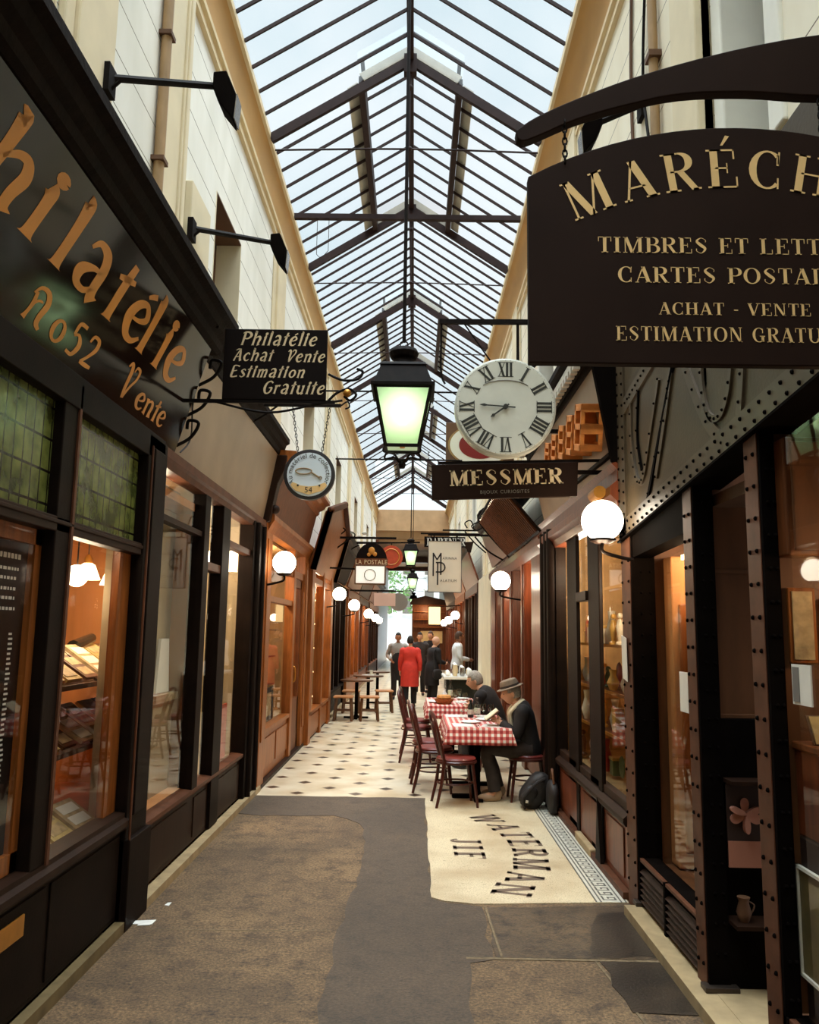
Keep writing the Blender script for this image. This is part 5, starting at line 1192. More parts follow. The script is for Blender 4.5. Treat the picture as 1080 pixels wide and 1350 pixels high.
for y0, y1 in ((5.58,6.34),(6.8,7.22),(7.72,8.2)):
    for z0, z1 in ((.56,1.98),(2.06,2.60)): s5.part('window_pane', MB().quad((X5+.03,y0,z0),(X5+.03,y1,z0),(X5+.03,y1,z1+.06),(X5+.03,y0,z1+.06)), 'shop_glass')
s5.part('fascia_panel', lean_board(X5-.02,1,5.62,8.9,2.92,3.60,.16), 'grey_fascia', label='grey varnished leaning panel')
s5.part('cornice', top_cornice(X5-.16,1,5.66,9.0,3.58,.17), 'dark_cornice')
b = MB(); comb = []
for k in range(30): comb += [(X5-.30,5.75+k*.105,3.65),(X5-.30,5.75+k*.105,3.61),(X5-.30,5.80+k*.105,3.61),(X5-.30,5.80+k*.105,3.65)]
b.prism(comb+[(X5-.30,8.86,3.70),(X5-.30,5.75,3.70)],(.05,0,0))
s5.part('dentil_strip', b, 'pale_lettering', label='pale dentil ornament under the cornice')
b = MB(); b.prism([(x,5.58,z) for x,z in ((X5,2.86),(X5-.07,2.9),(X5-.20,3.62),(X5,3.62))],(0,.06,0)); s5.part('end_board', b, 'iron_black')
b = MB()
for y in (8.28,8.48,8.72): b.tube([(X5-.04,y,0),(X5-.04,y,2.75)],.062,12)
rb_(b,-.08,.02,8.2,9.05,0,2.8)
s5.part('pipe_post', b, 'black_paint', True)
structure(MB().box(1.38,X5+.02,5.62,9.2,-.02,.05).build('baseboard_right_middle','iron_brown'))
t = Thing('step_stone','pale worn stone step under the curio shop door','step',(1.38,6.95,0)); t.part('slab', MB().box(1.372,1.425,6.6,7.2,.0065,.07), 'stone_step', bevel=.01)
t = Thing('paper_notice','white paper notice hung on the riveted corner post','notice',(1.40,5.5,1.4)); t.part('sheet', MB().prism([(RX-.018,5.44,1.40),(RX-.018,5.56,1.42),(RX-.018,5.57,1.70),(RX-.018,5.45,1.68)],(.004,0,0)), 'paper')
interior(X5, 1, 5.62, 8.9, 1.3, 'interior_gold', .50, 2.75)
rnd = random.Random(33)
for z, zn in ((.53,'floor'),(.90,'low'),(1.24,'middle'),(1.62,'upper')):
    if zn != 'floor':
        t = Thing('glass_shelf', '%s shelf of ornaments in the curio shop window' % zn, 'shelf', (1.75,7,z)); t.part('board', MB().box(1.62,1.95,5.7,8.6,z-.015,z), 'orange_wood_dark')
        t.part('edge', MB().box(1.61,1.62,5.7,8.6,z-.02,z+.004), 'brass')
    for k in range(15):
        y = 5.72+k*.185+rnd.uniform(-.03,.03); x = 1.72+rnd.uniform(-.04,.06); k3 = rnd.randrange(4); c = ['trinket_gold','trinket_white','trinket_red','trinket_brown','trinket_green','trinket_gold','trinket_white'][rnd.randrange(7)]
        o = Thing(['ornament_vase','ornament_plate','ornament_box','ornament_figure'][k3], ['little vase','little upright plate','little box','little figurine'][k3]+' among the ornaments on the curio shop %s shelf' % zn if zn != 'floor' else ['little vase','little upright plate','little box','little figurine'][k3]+' on the curio shop window floor', 'ornament', (x,y,z), group='ornaments on the curio shop %s' % (zn+' shelf' if zn != 'floor' else 'window floor'))
        h = rnd.uniform(.15,.29); z_ = z+.001
        if k3 == 0: o.part('body', MB().lathe([(.03,0),(.055,h*.35),(.025,h*.75),(.035,h)],(x,y,z_),12), c, True)
        elif k3 == 1: o.part('dish', MB().lathe([(.01,0),(h*.45,.012),(h*.48,.02),(h*.3,.016),(.01,.012)],(x,y,z_+h*.49),16,axis='x'), c, True)
        elif k3 == 2: o.part('body', MB().box(x-.05,x+.05,y-.06,y+.06,z_,z_+h*.6), c, bevel=.006); o.part('lid', MB().box(x-.055,x+.055,y-.065,y+.065,z_+h*.6,z_+h*.72), 'trinket_gold', bevel=.004)
        else:
            g = MB(); g.lathe([(.04,0),(.04,.015),(.02,.03),(.035,h*.5),(.018,h*.74)],(x,y,z_),10); g.ball((x,y,z_+h*.85),.024,n=10,m=8); o.part('body', g, c, True)
ch = Thing('chandelier','small brass chandelier with two glowing globes in the curio shop window','lamp',(1.8,6.0,1.6))
for y in (5.82,6.02): ch.part('globe', MB().ball((1.70,y,1.50),.055), 'small_bulb', True)
ch.part('arm', MB().tube([(1.70,5.82,1.56),(1.72,5.92,1.61),(1.70,6.02,1.56)],.008,6), 'brass', True); ch.part('stem', MB().tube([(1.72,5.92,1.605),(1.72,5.92,2.75)],.006,6), 'brass')
ch.lamp((1.58,5.95,2.1), 46, (1,.83,.6), .08); 
t = Thing('globe_lamp','pale globe lamp glowing high in the curio shop near the iron post','lamp',(1.78,5.75,1.95)); t.part('globe', MB().ball((1.80,5.78,1.98),.06), 'small_bulb', True); t.part('stem', MB().tube([(1.80,5.78,2.04),(1.80,5.78,2.75)],.006,6), 'brass')
t = Thing('globe_lamp','pale globe lamp glowing behind the far narrow pane of the curio shop','lamp',(1.8,8.0,1.9)); t.part('globe', MB().ball((1.75,8.0,1.86),.07), 'small_bulb', True); t.part('stem', MB().tube([(1.75,8.0,1.93),(1.75,8.0,2.75)],.006,6), 'brass'); t.lamp((1.62,7.9,2.3), 46, (1,.83,.6), .08)
t = Thing('gilt_mirror','gilt framed mirror at the back of the curio shop window','mirror',(2.6,6.6,1.3)); t.part('frame', MB().box(2.66,2.70,6.0,7.4,1.7,2.65), 'brass', bevel=.01); t.part('mirror_glass', MB().box(2.65,2.66,6.06,7.34,1.76,2.59), 'steel')
globe('globe_lamp','large white globe lamp beside the riveted corner post',(1.205,5.25,2.43),.133,RX-.01,'globe_light',6)

# crate like wooden letters on the fascia
cr = Thing('wooden_crate','orange wooden slatted crate sign with dark slots on the grey fascia','sign',(1.2,6.0,2.95))
for k in range(5):
    y0 = 5.70+k*.32; h = .34-.035*k; zc = 3.16+.02*k; x0 = X5-.045-(zc-2.92)*.24
    f = MB(); d = .16
    for c, e_ in ((0,.05),(h*.36,h*.58),(h-.06,h)): f.box(x0-d,x0,y0,y0+.03,zc-h/2+c,zc-h/2+e_)
    for xa in (x0-d,x0-.03): f.box(xa,xa+.03,y0+.002,y0+.028,zc-h/2,zc+h/2)
    for a, b_, c, e_ in ((.21,.25,0,h),(0,.25,h-.05,h),(0,.25,0,.05),(0,.25,h*.45,h*.58)): f.box(x0-d,x0,y0+a,y0+b_,zc-h/2+c,zc-h/2+e_)
    f.box(x0-.02,x0,y0,y0+.25,zc-h/2,zc-h/2+h*.2)
    f.xf(Matrix.Translation((x0,y0,zc)) @ Matrix.Rotation(.25,4,'X') @ Matrix.Translation((-x0,-y0,-zc)))
    cr.part('slatted_box', f, 'crate_wood', bevel=.004)
cr.part('bracket', MB().bar((X5-.05,5.72,2.97),(X5-.05,7.2,3.0),.03,.03), 'wrought_iron')
sp = Thing('spot_lamp','small brass picture light under the grey fascia by the riveted post','lamp',(1.36,5.75,2.72)); sp.part('head', MB().tube([(1.30,5.72,2.70),(1.30,5.92,2.70)],.045,12), 'brass', True); sp.part('arm', MB().tube([(1.42,5.82,2.74),(1.30,5.82,2.72)],.012,6), 'brass')

# ---- right 3: brown panelled fronts and cream pilaster -----------------------------------
X6 = 1.45
s6 = Thing('shopfront','red brown panelled shopfront with narrow panes beyond the black pipes','shopfront',(X6,12,0))
def r6(mb, o0, o1, a, b_, c, d): xa, xb = X6-o0, X6-o1; return mb.box(min(xa,xb), max(xa,xb), a, b_, c, d)
s6.part('stall_riser', r6(MB(),-.08,0,9.1,15.2,.03,.6), 'red_wood', bevel=.006)
for y0, y1 in ((9.15,10.0),(10.7,11.0),(11.9,12.3),(13.1,13.5),(14.3,15.2)):
    b = MB(); r6(b,-.08,.03,y0,y1,0,2.85); r6(b,.03,.045,y0+.08,y1-.08,.2,2.6); s6.part('pilaster', b, 'red_wood', bevel=.01)
for y0, y1 in ((10.0,10.7),(11.0,11.9),(12.3,13.1),(13.5,14.3)): s6.part('window_pane', MB().quad((X6+.03,y0,.6),(X6+.03,y1,.6),(X6+.03,y1,2.62),(X6+.03,y0,2.62)), 'shop_glass')
b = MB(); b.prism([(x,9.1,z) for x,z in ((X6+.08,2.60),(X6-.03,2.60),(X6-.08,2.7),(X6-.08,2.78),(X6-.04,2.82),(X6+.08,2.86))],(0,6.1,0)); s6.part('head_moulding', b, 'red_wood')
b = MB()
for k in range(3):
    y0 = 9.25+k*1.02; b = MB(); b.prism([(X6-.02,y0,2.86),(X6-.47,y0,3.40),(X6-.49,y0,3.38),(X6-.04,y0,2.84)],(0,.98,0)); fpn = s6.part('leaning_panel', b, 'board_gloss', label='glossy leaning brown panel')
    e_ = MB(); 
    for q in range(9): yy = y0+.05+q*.11; e_.prism([(X6-.06,yy,2.86),(X6-.47,yy,3.36),(X6-.49,yy,3.35),(X6-.08,yy,2.85)],(0,.022,0))
    s6.part('panel_slat', e_, 'orange_wood_dark', parent=fpn)
b = MB(); b.tube([(X6-.02,12.34,2.84),(X6-.49,12.34,3.40),(X6-.3,12.34,3.62),(X6,12.34,3.66)],.025,7); b.box(X6-.5,X6,9.2,12.3,3.4,3.43); s6.part('panel_frame', b, 'dark_cornice')
s6.part('fascia_panel', lean_board(X6-.02,1,12.5,15.2,2.90,3.5,.2), 'red_wood'); s6.part('cornice', top_cornice(X6-.2,1,12.4,15.3,3.47,.15), 'brown_black')
interior(X6, 1, 9.2, 15.1, .9, 'interior_brown', .58, 2.75)
for y in (10.4,12.6): ld = Thing('ceiling_lamp','warm lamp inside the red brown panelled shop, '+('nearer the black pipes' if y < 11 else 'farther along'),'lamp',(1.8,y,2.6)); ld.part('lamp_shade', MB().lathe([(.09,0),(.07,.06),(.03,.08)],(1.8,y,2.5),12), 'shade_light', True); ld.lamp((1.8,y,2.4), 40, (1,.74,.48), .08)
for k in range(12):
    y = 10.1+k*.36; o = Thing('display_item','goods shown behind the narrow panes of the red brown panelled shop','goods',(1.72,y,.6),group='goods in the red brown shop'); h = .25+.2*((k*7) % 3)/2
    o.part('body', MB().lathe([(.06,0),(.09,h*.4),(.05,h*.8),(.06,h)],(1.72,y,.582),10), ['trinket_white','trinket_blue','trinket_gold','trinket_red'][k % 4], True); o.part('rim', MB().lathe([(.05,0),(.07,.02),(.04,.03)],(1.72,y,.582+h),10), 'trinket_gold', True)
globe('globe_lamp','white globe lamp on the red brown panelled shopfront',(1.14,10.9,2.385),.13,X6-.03,'globe_light')
structure(MB().box(1.40,1.75,15.25,18.1,0,2.85).build('pillar','pilaster_cream',bevel=.02))
far_shop(1.43,1,18.2,22.5,'brown_black','red_wood','far right shopfront past the cream pillar with dark posts',.5,2.6,.25,(2.8,3.5),4,'interior_beige',22)
far_shop(1.42,1,22.7,28.0,'orange_wood_dark','orange_wood','farther right shopfront of warm wood with lit panes',.5,2.6,.22,(2.8,3.5),4,'interior_amber',36)
far_shop(1.42,1,28.2,35.8,'red_wood','brown_black','last right shopfront before the low passage with warm panes',.5,2.6,.2,(2.8,3.5),4,'interior_amber',40)
# ================================================================ SIGNS, CLOCK, LANTERNS
# round stone white clock
CX, CY, CZ, CR = .634, 5.75, 3.309, .365
ck = Thing('wall_clock','large round white clock with roman numerals over the black shop sign','clock',(CX,CY,CZ-CR))
ck.part('case', MB().lathe([(CR*.96,-.03),(CR,-.02),(CR,.06),(CR*.9,.075)],(CX,CY,CZ),48,axis='y'), 'dial_rim', True)
ck.part('dial', MB().lathe([(.001,-.034),(CR*.955,-.034),(CR*.96,-.03)],(CX,CY,CZ),48,axis='y'), 'dial_white')
nm = MB(); yd = CY-.037
ROM = ['XII','I','II','III','IIII','V','VI','VII','VIII','IX','X','XI']
for h, rn in enumerate(ROM):
    a = math.radians(90-30*h); d = Vector((math.cos(a),0,math.sin(a))); rgt = Vector((math.sin(a),0,-math.cos(a)))
    o = Vector((CX,yd,CZ))+d*CR*.61
    wI, wV, hh = .028, .050, .110
    ws = [ {'I':wI,'V':wV,'X':wV}[c] for c in rn]; x = -sum(ws)/2
    def qd(pts): nm.add([tuple(o+rgt*p[0]+d*p[1]) for p in pts], [(0,1,2,3)])
    for c, w in zip(rn, ws):
        m = x+w/2
        if c == 'I': qd([(m-.009,0),(m+.009,0),(m+.009,hh),(m-.009,hh)])
        elif c == 'V': qd([(m-.006,0),(m+.006,0),(x+.015,hh),(x,hh)]); qd([(m-.003,0),(m+.003,0),(x+w,hh),(x+w-.006,hh)])
        else: qd([(x+w-.018,0),(x+w,0),(x+.015,hh),(x,hh)]); qd([(x,0),(x+.006,0),(x+w,hh),(x+w-.006,hh)])
        x += w
    x0 = -sum(ws)/2
    qd([(x0-.004,0),(-x0+.004,0),(-x0+.004,.005),(x0-.004,.005)]); qd([(x0-.004,hh),(-x0+.004,hh),(-x0+.004,hh-.005),(x0-.004,hh-.005)])
for k in range(60):
    a = 2*PI*k/60; c, s_ = math.cos(a), math.sin(a); r0, r1 = CR*.935, CR*.955; nm.add([(CX+r0*c-.001*s_,yd,CZ+r0*s_+.001*c),(CX+r0*c+.001*s_,yd,CZ+r0*s_-.001*c),(CX+r1*c+.001*s_,yd,CZ+r1*s_-.001*c),(CX+r1*c-.001*s_,yd,CZ+r1*s_+.001*c)],[(0,1,2,3)])
ck.part('numerals', nm, 'dial_ink', label='dark roman numerals')
rg = MB(); c = [(CX+CR*.40*math.cos(a)*1.25,yd,CZ+CR*.34+CR*.2*math.sin(a)) for a in [PI*(.15+.7*i/12) for i in range(13)]]; rg.tube(c,.003,4); ck.part('dial_inscription', rg, 'ink_grey')
hd = MB()
def hand(ang, ln, w, tail): 
    a = math.radians(ang); d = Vector((math.cos(a),0,math.sin(a))); n = Vector((-d.z,0,d.x)); o = Vector((CX,CY-.043,CZ))
    hd.prism([o-d*tail-n*w*.5, o-d*tail+n*w*.5, o+d*ln*.7+n*w*.45, o+d*ln*.82+n*w, o+d*ln, o+d*ln*.82-n*w, o+d*ln*.7-n*w*.45], (0,-.004,0))
hand(216,.135,.012,.03); hand(176,.19,.010,.07)
hd.lathe([(.018,-.01),(.018,.004)],(CX,CY-.043,CZ),14,axis='y'); ck.part('clock_hand', hd, 'dial_ink')
br = MB(); br.bar((1.46,5.80,3.985),(.155,5.80,3.975),.028,.035); br.tube([(.17,5.80,3.97),(.17,5.80,3.60),(.2,5.80,3.5)],.008,6); br.tube([(.34,5.80,3.96),(.62,5.80,3.55)],.006,6); br.tube([(CX+.1,5.80,3.97),(CX+.1,5.80,3.66)],.012,6)
br.prism([(.80,5.79,3.58),(.95,5.79,3.72),(.86,5.79,3.74)],(0,.02,0)); ck.part('bracket', br, 'wrought_iron')
# black shop sign under the clock
mm = Thing('hanging_sign','black horizontal sign lettered MESSMER hanging under the white clock','sign',(.66,6.0,2.66))
P = [(.118,2.672),(1.195,2.715),(1.207,2.975),(.112,2.935)]
mm.part('board', MB().prism([(a,6.0,c) for a,c in P],(0,.045,0)), 'sign_brown', bevel=.003)
ux = Vector((1.077,0,.041)).normalized(); uz = Vector((-ux.z,0,ux.x)); lt = MB()
w = layout('MESSMER', SERIF_BOLD, .118, .12)[1]
letters(lt, 'MESSMER', SERIF_BOLD, .118, on_plane((.672,5.997,2.792),ux,uz), .12, 'c', 0, .84/w); mm.part('lettering', lt, 'gold_cream', label='pale gold capital lettering')
lt = MB(); sans(lt, 'BIJOUX CURIOSITES', .036, on_plane((.66,5.997,2.728),ux,uz), 'c', .05, 1.0); mm.part('small_lettering', lt, 'ink_grey')
b = MB(); b.bar((1.20,6.03,2.90),(1.46,6.03,2.90),.03,.03); b.bar((.16,6.03,2.955),(1.46,6.03,2.995),.02,.02); mm.part('bracket', b, 'wrought_iron')
# oval badge sign behind the clock
ob = Thing('hanging_sign','brown square sign with a white ringed red oval half hidden behind the clock','sign',(.5,6.6,3.0))
ob.part('board', MB().box(.24,.80,6.6,6.63,3.06,3.42), 'recess_brown', bevel=.004)
ex, ez = .52, 3.23
for r, m_, y in ((.23,'badge_gold',6.598),(.215,'sign_white',6.596),(.15,'badge_red',6.594)):
    ob.part('oval', MB().lathe([(.001,0),(r,0),(r,.004)],(0,0,0),36,axis='y').xf(Matrix.Translation((ex,y,ez)) @ Matrix.Diagonal((1.15,1,.78,1))), m_)
b = MB(); b.bar((.80,6.62,3.36),(1.45,6.62,3.36),.03,.03); ob.part('bracket', b, 'wrought_iron')
# round sign on the left
rs = Thing('hanging_sign','round black rimmed white sign lettered Au matériel de collection 54 on chains','sign',(-.995,7.5,2.9))
RX0, RY0, RZ0, RR = -.995, 7.5, 3.13, .238
rs.part('rim', MB().lathe([(RR*.86,-.035),(RR,-.03),(RR,.03),(RR*.86,.035)],(RX0,RY0,RZ0),40,axis='y'), 'ink', True)
rs.part('panel', MB().lathe([(.001,-.036),(RR*.865,-.036),(RR*.87,.0)],(RX0,RY0,RZ0),40,axis='y'), 'blue_white')
lt = MB(); txt = 'Au matériel de collection'; items = []; x = 0
for chh in txt:
    if chh == ' ': x += .3; continue
    vs, fs, adv = sans_mesh(chh); items.append((x, vs, fs, adv)); x += adv
tot = x; szt = RR*.70*math.radians(245)/tot
for x0, vs, fs, adv in items:
    pts = []
    for v in vs:
        a = math.radians(90+122.5)-math.radians(245)*(x0+v[0])/tot; r = RR*.66+v[1]*szt*1.0; pts.append((RX0+r*math.cos(a), RY0-.039, RZ0+r*math.sin(a)))
    lt.add(pts, fs)
rs.part('lettering', lt, 'ink')
g = MB(); g.tube([(RX0-.05+.075*math.cos(t),RY0-.04,RZ0+.03+.028*math.sin(t)) for t in [k*2*PI/20 for k in range(20)]],.006,5,closed=True); g.tube([(RX0+.02,RY0-.04,RZ0+.02),(RX0+.075,RY0-.04,RZ0-.015),(RX0+.10,RY0-.04,RZ0-.03)],.008,5); g.tube([(RX0+.105+.014*math.cos(t),RY0-.04,RZ0-.032+.014*math.sin(t)) for t in [k*2*PI/10 for k in range(10)]],.004,5,closed=True)
rs.part('magnifier_emblem', g, 'beige_brown')
rp = [(-.17,-.10),(-.15,-.075),(-.11,-.09),(-.08,-.105),(0,-.115),(.08,-.105),(.11,-.09),(.15,-.075),(.17,-.10),(.145,-.135),(.12,-.155),(0,-.19),(-.12,-.155),(-.145,-.135)]
rs.part('ribbon', MB().prism([(RX0+a,RY0-.037,RZ0+c) for a,c in rp],(0,-.006,0)), 'gold_pale')
lt = MB(); sans(lt,'54',.075,on_plane((RX0,RY0-.045,RZ0-.172),(1,0,0),(0,0,1)),'c'); 
for dx in (-.10,.10): lt.ball((RX0+dx,RY0-.045,RZ0-.105),.010)
rs.part('number', lt, 'ink')
for xa in (-1.175,-.825):
    ch = MB(); top = Vector((xa,RY0,3.78)); bt = Vector((RX0+(xa-RX0)*.62,RY0,RZ0+RR*.80)); n = 16
    for i in range(n):
        p = top.lerp(bt, i/(n-1)); a = Vector((.010,0,0)) if i % 2 else Vector((0,.010,0)); ch.tube([p+a*math.cos(t)+Vector((0,0,.022))*math.sin(t) for t in [k*PI/4 for k in range(8)]],.0035,5,closed=True)
    rs.part('chain', ch, 'wrought_iron')
b = MB(); b.bar((-1.76,7.5,3.80),(-.72,7.5,3.80),.022,.03); b.tube([(-1.74,7.5,3.55),(-1.5,7.5,3.66),(-1.32,7.5,3.79)],.010,7); b.tube([(-.72,7.5,3.8),(-.66,7.5,3.84),(-.64,7.5,3.79),(-.68,7.5,3.77)],.008,6); rs.part('bracket', b, 'wrought_iron')
# floodlights on arms, left wall
def flood(y, z, x1, dy, dz, label, wall=UL+.07, s=1.0):
    t = Thing('flood_lamp', label, 'lamp', (wall, y, z))
    b = MB(); b.tube([(wall-.01,y,z),(x1,y+dy,z+dz)],.022*s,8); b.box(wall-.01,wall+.03,y-.05,y+.05,z-.10,z+.06); b.tube([(wall+.01,y,z-.08),(wall+.07,y,z-.02)],.01,6); t.part('arm', b, 'wrought_iron')
    e = Vector((x1,y+dy,z+dz)); h = MB(); sg = 1 if x1 > wall else -1
    h.prism([e+Vector((-sg*.02,-.07,.05)),e+Vector((sg*.06,-.07,.06)),e+Vector((sg*.12,-.07,-.08)),e+Vector((sg*.11,-.07,-.26)),e+Vector((sg*.03,-.07,-.16)),e+Vector((-sg*.02,-.07,-.05))],(0,.14,0)); t.part('head', h, 'iron_black', bevel=.008)
    f = MB(); f.prism([e+Vector((sg*.125,-.06,-.09)),e+Vector((sg*.125,.06,-.09)),e+Vector((sg*.115,.06,-.25)),e+Vector((sg*.115,-.06,-.25))],(.006,0,0)); t.part('lamp_glass', f, 'steel')
flood(3.98,4.60,-1.25,.62,.40,'iron armed floodlight high on the left wall nearest the camera, by the cream pilaster')
flood(5.66,4.62,-1.25,.95,.36,'iron armed floodlight on the left wall before the small window',UL+.06)
flood(5.1,5.25,1.20,.05,-.10,'black wedge floodlight on the right wall above the arched sign',UR-.02)
# pipes and cables on the upper walls
t = Thing('drain_pipe','old tan drain pipe on the left wall beside the cream pilaster','pipe',(UL+.03,4.95,3.9)); t.part('pipe', MB().tube([(UL+.04,4.95,4.0),(UL+.04,4.95,6.36)],.035,10), 'pipe_paint', True)
for z in (4.7,5.6): t.part('clip', MB().box(UL,UL+.085,4.90,5.0,z,z+.03), 'recess_brown')
t = Thing('drain_pipe','brown drain pipe on the right wall above the arched sign','pipe',(UR-.04,4.72,3.9)); t.part('pipe', MB().tube([(UR-.04,4.72,3.8),(UR-.04,4.72,6.36)],.03,10), 'pipe_paint', True); t.part('clip', MB().box(UR-.08,UR,4.67,4.77,5.3,5.34), 'recess_brown')
t = Thing('cable','thin sagging dark cable on the right wall beside the drain pipe','cable',(UR-.02,5.0,4)); t.part('wire', MB().tube([(UR-.02,4.85,6.3),(UR-.02,5.02,5.4),(UR-.02,4.92,4.8),(UR-.02,4.9,4.0)],.010,6), 'wrought_iron'); t.part('wire', MB().tube([(UR-.015,5.25,6.3),(UR-.015,5.33,5.5),(UR-.015,5.28,4.4)],.012,6), 'recess_brown')
t = Thing('cable','thin dark cable hanging over the grey fascia on the left','cable',(-1.6,5.65,3)); t.part('wire', MB().tube([(-1.55,5.62,3.6),(-1.60,5.66,3.3),(-1.62,5.72,3.05),(-1.66,5.62,2.92)],.006,6), 'ink')

# hanging lanterns
def lantern(loc, label, group=None, s=1.0):
    t = Thing('hanging_lantern', label, 'lamp', loc, group=group, local=True)
    def sq(mb, h0, r0, h1, r1): 
        v = [(sx*r0,sy*r0,h0) for sx,sy in ((-1,-1),(1,-1),(1,1),(-1,1))]+[(sx*r1,sy*r1,h1) for sx,sy in ((-1,-1),(1,-1),(1,1),(-1,1))]
        return mb.add(v, [(3,2,1,0),(4,5,6,7),(0,1,5,4),(1,2,6,5),(2,3,7,6),(3,0,4,7)])
    tz, bz, tr_, br_ = .425, 0.0, .205, .122
    h = MB(); sq(h,.425,.235,.455,.235); sq(h,.455,.215,.60,.165); sq(h,.60,.175,.625,.16); h.lathe([(.10,.62),(.085,.66),(.075,.69),(.10,.70),(.115,.74),(.10,.77),(.03,.785)],(0,0,0),16); t.part('hood', h, 'wrought_iron', bevel=.004)
    t.part('ring', MB().tube([(.03*math.cos(a),0,.81+.03*math.sin(a)) for a in [k*PI/5 for k in range(10)]],.006,6,closed=True), 'wrought_iron')
    f = MB()
    for sx, sy in ((-1,-1),(1,-1),(1,1),(-1,1)):
        f.bar((sx*br_,sy*br_,bz),(sx*tr_,sy*tr_,tz),.018,.018)
        f.tube([(sx*br_,sy*br_,bz),(sx*br_*1.1,sy*br_*1.1,-.05),(sx*.06,sy*.06,-.055),(sx*.03,sy*.03,-.09),(0,0,-.11)],.008,6)
    for zz, r in ((bz,br_),(tz,tr_)):
        for k in range(4):
            c4 = [(-r,-r),(r,-r),(r,r),(-r,r)]; f.bar((*c4[k],zz),(*c4[(k+1)%4],zz),.018,.022)
    f.lathe([(.02,-.15),(.03,-.12),(.012,-.09)],(0,0,0),10); t.part('frame', f, 'wrought_iron')
    c4 = [(-1,-1),(1,-1),(1,1),(-1,1)]
    for k in range(4):
        a, b_ = c4[k], c4[(k+1)%4]; t.part('glass_pane', MB().quad((a[0]*br_,a[1]*br_,bz),(b_[0]*br_,b_[1]*br_,bz),(b_[0]*tr_,b_[1]*tr_,tz),(a[0]*tr_,a[1]*tr_,tz)), 'lantern_pane')
    t.part('bulb', MB().lathe([(.02,.18),(.045,.23),(.055,.30),(.04,.36),(.02,.39)],(0,0,0),14), 'lantern_bulb', True)
    t.part('burner', MB().lathe([(.02,.005),(.015,.15),(.02,.18)],(0,0,0),10), 'brass')
    if s != 1: t.o.scale = (s,s,s)
    return t
lan = lantern((-.108,6.0,3.055),'large green lit square lantern hanging nearest the camera')
lan.part('hanging_rod', MB().tube([(0,0,.83),(-.005,0,4.9)],.014,8), 'wrought_iron')
lan.part('cross_rod', MB().tube([(-.62,0,.44),(.55,0,.44)],.007,6), 'wrought_iron'); lan.part('cross_rod', MB().tube([(-.5,.02,-.08),(.45,.02,-.08)],.006,6), 'wrought_iron')
lan.lamp((0,0,.24), 5, (.8,1,.65), .06)
for (x, y, z, lab) in ((-.13,24,3.62,'second green lantern, far down the passage above the people'),(-.09,33,3.4,'third green lantern farther on against the bright passage end'),(-.05,44,3.0,'farthest small green lantern under the passage end')):
    o = copy_tree(lan.o, (x,y,z), 0, lab)

# signs hanging in the middle distance
ps = Thing('hanging_sign','small black arched sign lettered LA POSTALE with a gilt emblem','sign',(-.8,15,2.9))
ps.part('board', MB().prism([(-.8+.285*math.cos(PI*i/16),15,2.98+.33*math.sin(PI*i/16)) for i in range(17)],(0,.04,0)), 'sign_black')
ps.part('name_board', MB().box(-1.10,-.50,14.98,15.03,2.89,3.02), 'orange_wood_dark')
lt = MB(); sans(lt,'LA POSTALE',.115,on_plane((-.80,14.975,2.915),(1,0,0),(0,0,1)),'c',.02,.82); ps.part('lettering', lt, 'gold_cream')
g = MB(); g.ball((-.80,14.985,3.16),.06,(1,.3,1.2)); g.ball((-.74,14.985,3.10),.04,(1,.3,1)); g.ball((-.85,14.985,3.09),.035,(1,.3,1)); ps.part('emblem', g, 'gold_paint', True)
b = MB(); b.bar((-1.68,15.02,3.40),(-.35,15.02,3.40),.03,.04); b.tube([(-1.66,15.02,3.0),(-1.45,15.02,3.2),(-1.2,15.02,3.38)],.015,7); b.tube([(-1.66,15.02,3.5),(-1.5,15.02,3.62),(-1.3,15.02,3.55),(-1.4,15.02,3.45)],.012,7); b.tube([(-.8,15.02,3.3),(-.8,15.02,3.40)],.01,6); ps.part('bracket', b, 'wrought_iron', True)
lb = Thing('light_box','white lit box sign with a pale ring under the arched black sign','sign',(-.8,14.6,2.53))
lb.part('box', MB().box(-1.075,-.52,14.6,14.75,2.52,2.87), 'recess_brown', bevel=.006); lb.part('panel', MB().box(-1.05,-.545,14.59,14.602,2.545,2.845), 'lightbox_white')
lb.part('ring_emblem', MB().tube([(-.80+.10*math.cos(a),14.587,2.69+.10*math.sin(a)) for a in [k*2*PI/24 for k in range(24)]],.008,5,closed=True), 'ink_grey')
b = MB(); b.bar((-1.70,14.70,2.82),(-1.07,14.70,2.80),.03,.03); lb.part('bracket', b, 'wrought_iron')
pk = Thing('hanging_sign','small pale pink rectangular sign below the lit box sign','sign',(-.73,20,2.3)); pk.part('board', MB().box(-.985,-.465,20,20.04,2.31,2.62), 'sign_pink', bevel=.004)
b = MB(); b.bar((-1.68,20.02,2.68),(-.45,20.02,2.68),.03,.03); b.tube([(-.9,20.02,2.62),(-.9,20.02,2.68)],.01,5); b.tube([(-.55,20.02,2.62),(-.55,20.02,2.68)],.01,5); pk.part('bracket', b, 'wrought_iron')
dk = Thing('hanging_sign','dark grey disc sign behind the pale pink sign','sign',(-.5,22,2.3)); dk.part('disc', MB().lathe([(.001,-.02),(.24,-.02),(.24,.02),(.001,.02)],(-.42,22,2.48),28,axis='y'), 'ink_grey')
b = MB(); b.bar((-1.66,22,2.76),(-.3,22,2.76),.03,.03); b.tube([(-.42,22,2.72),(-.42,22,2.76)],.012,5); dk.part('bracket', b, 'wrought_iron')
rd = Thing('hanging_sign','round rusty red disc sign beside the black arched sign','sign',(-.6,20.6,3.2)); rd.part('disc', MB().lathe([(.001,-.02),(.29,-.02),(.29,.02),(.001,.02)],(-.60,20.6,3.56),32,axis='y'), 'sign_red')
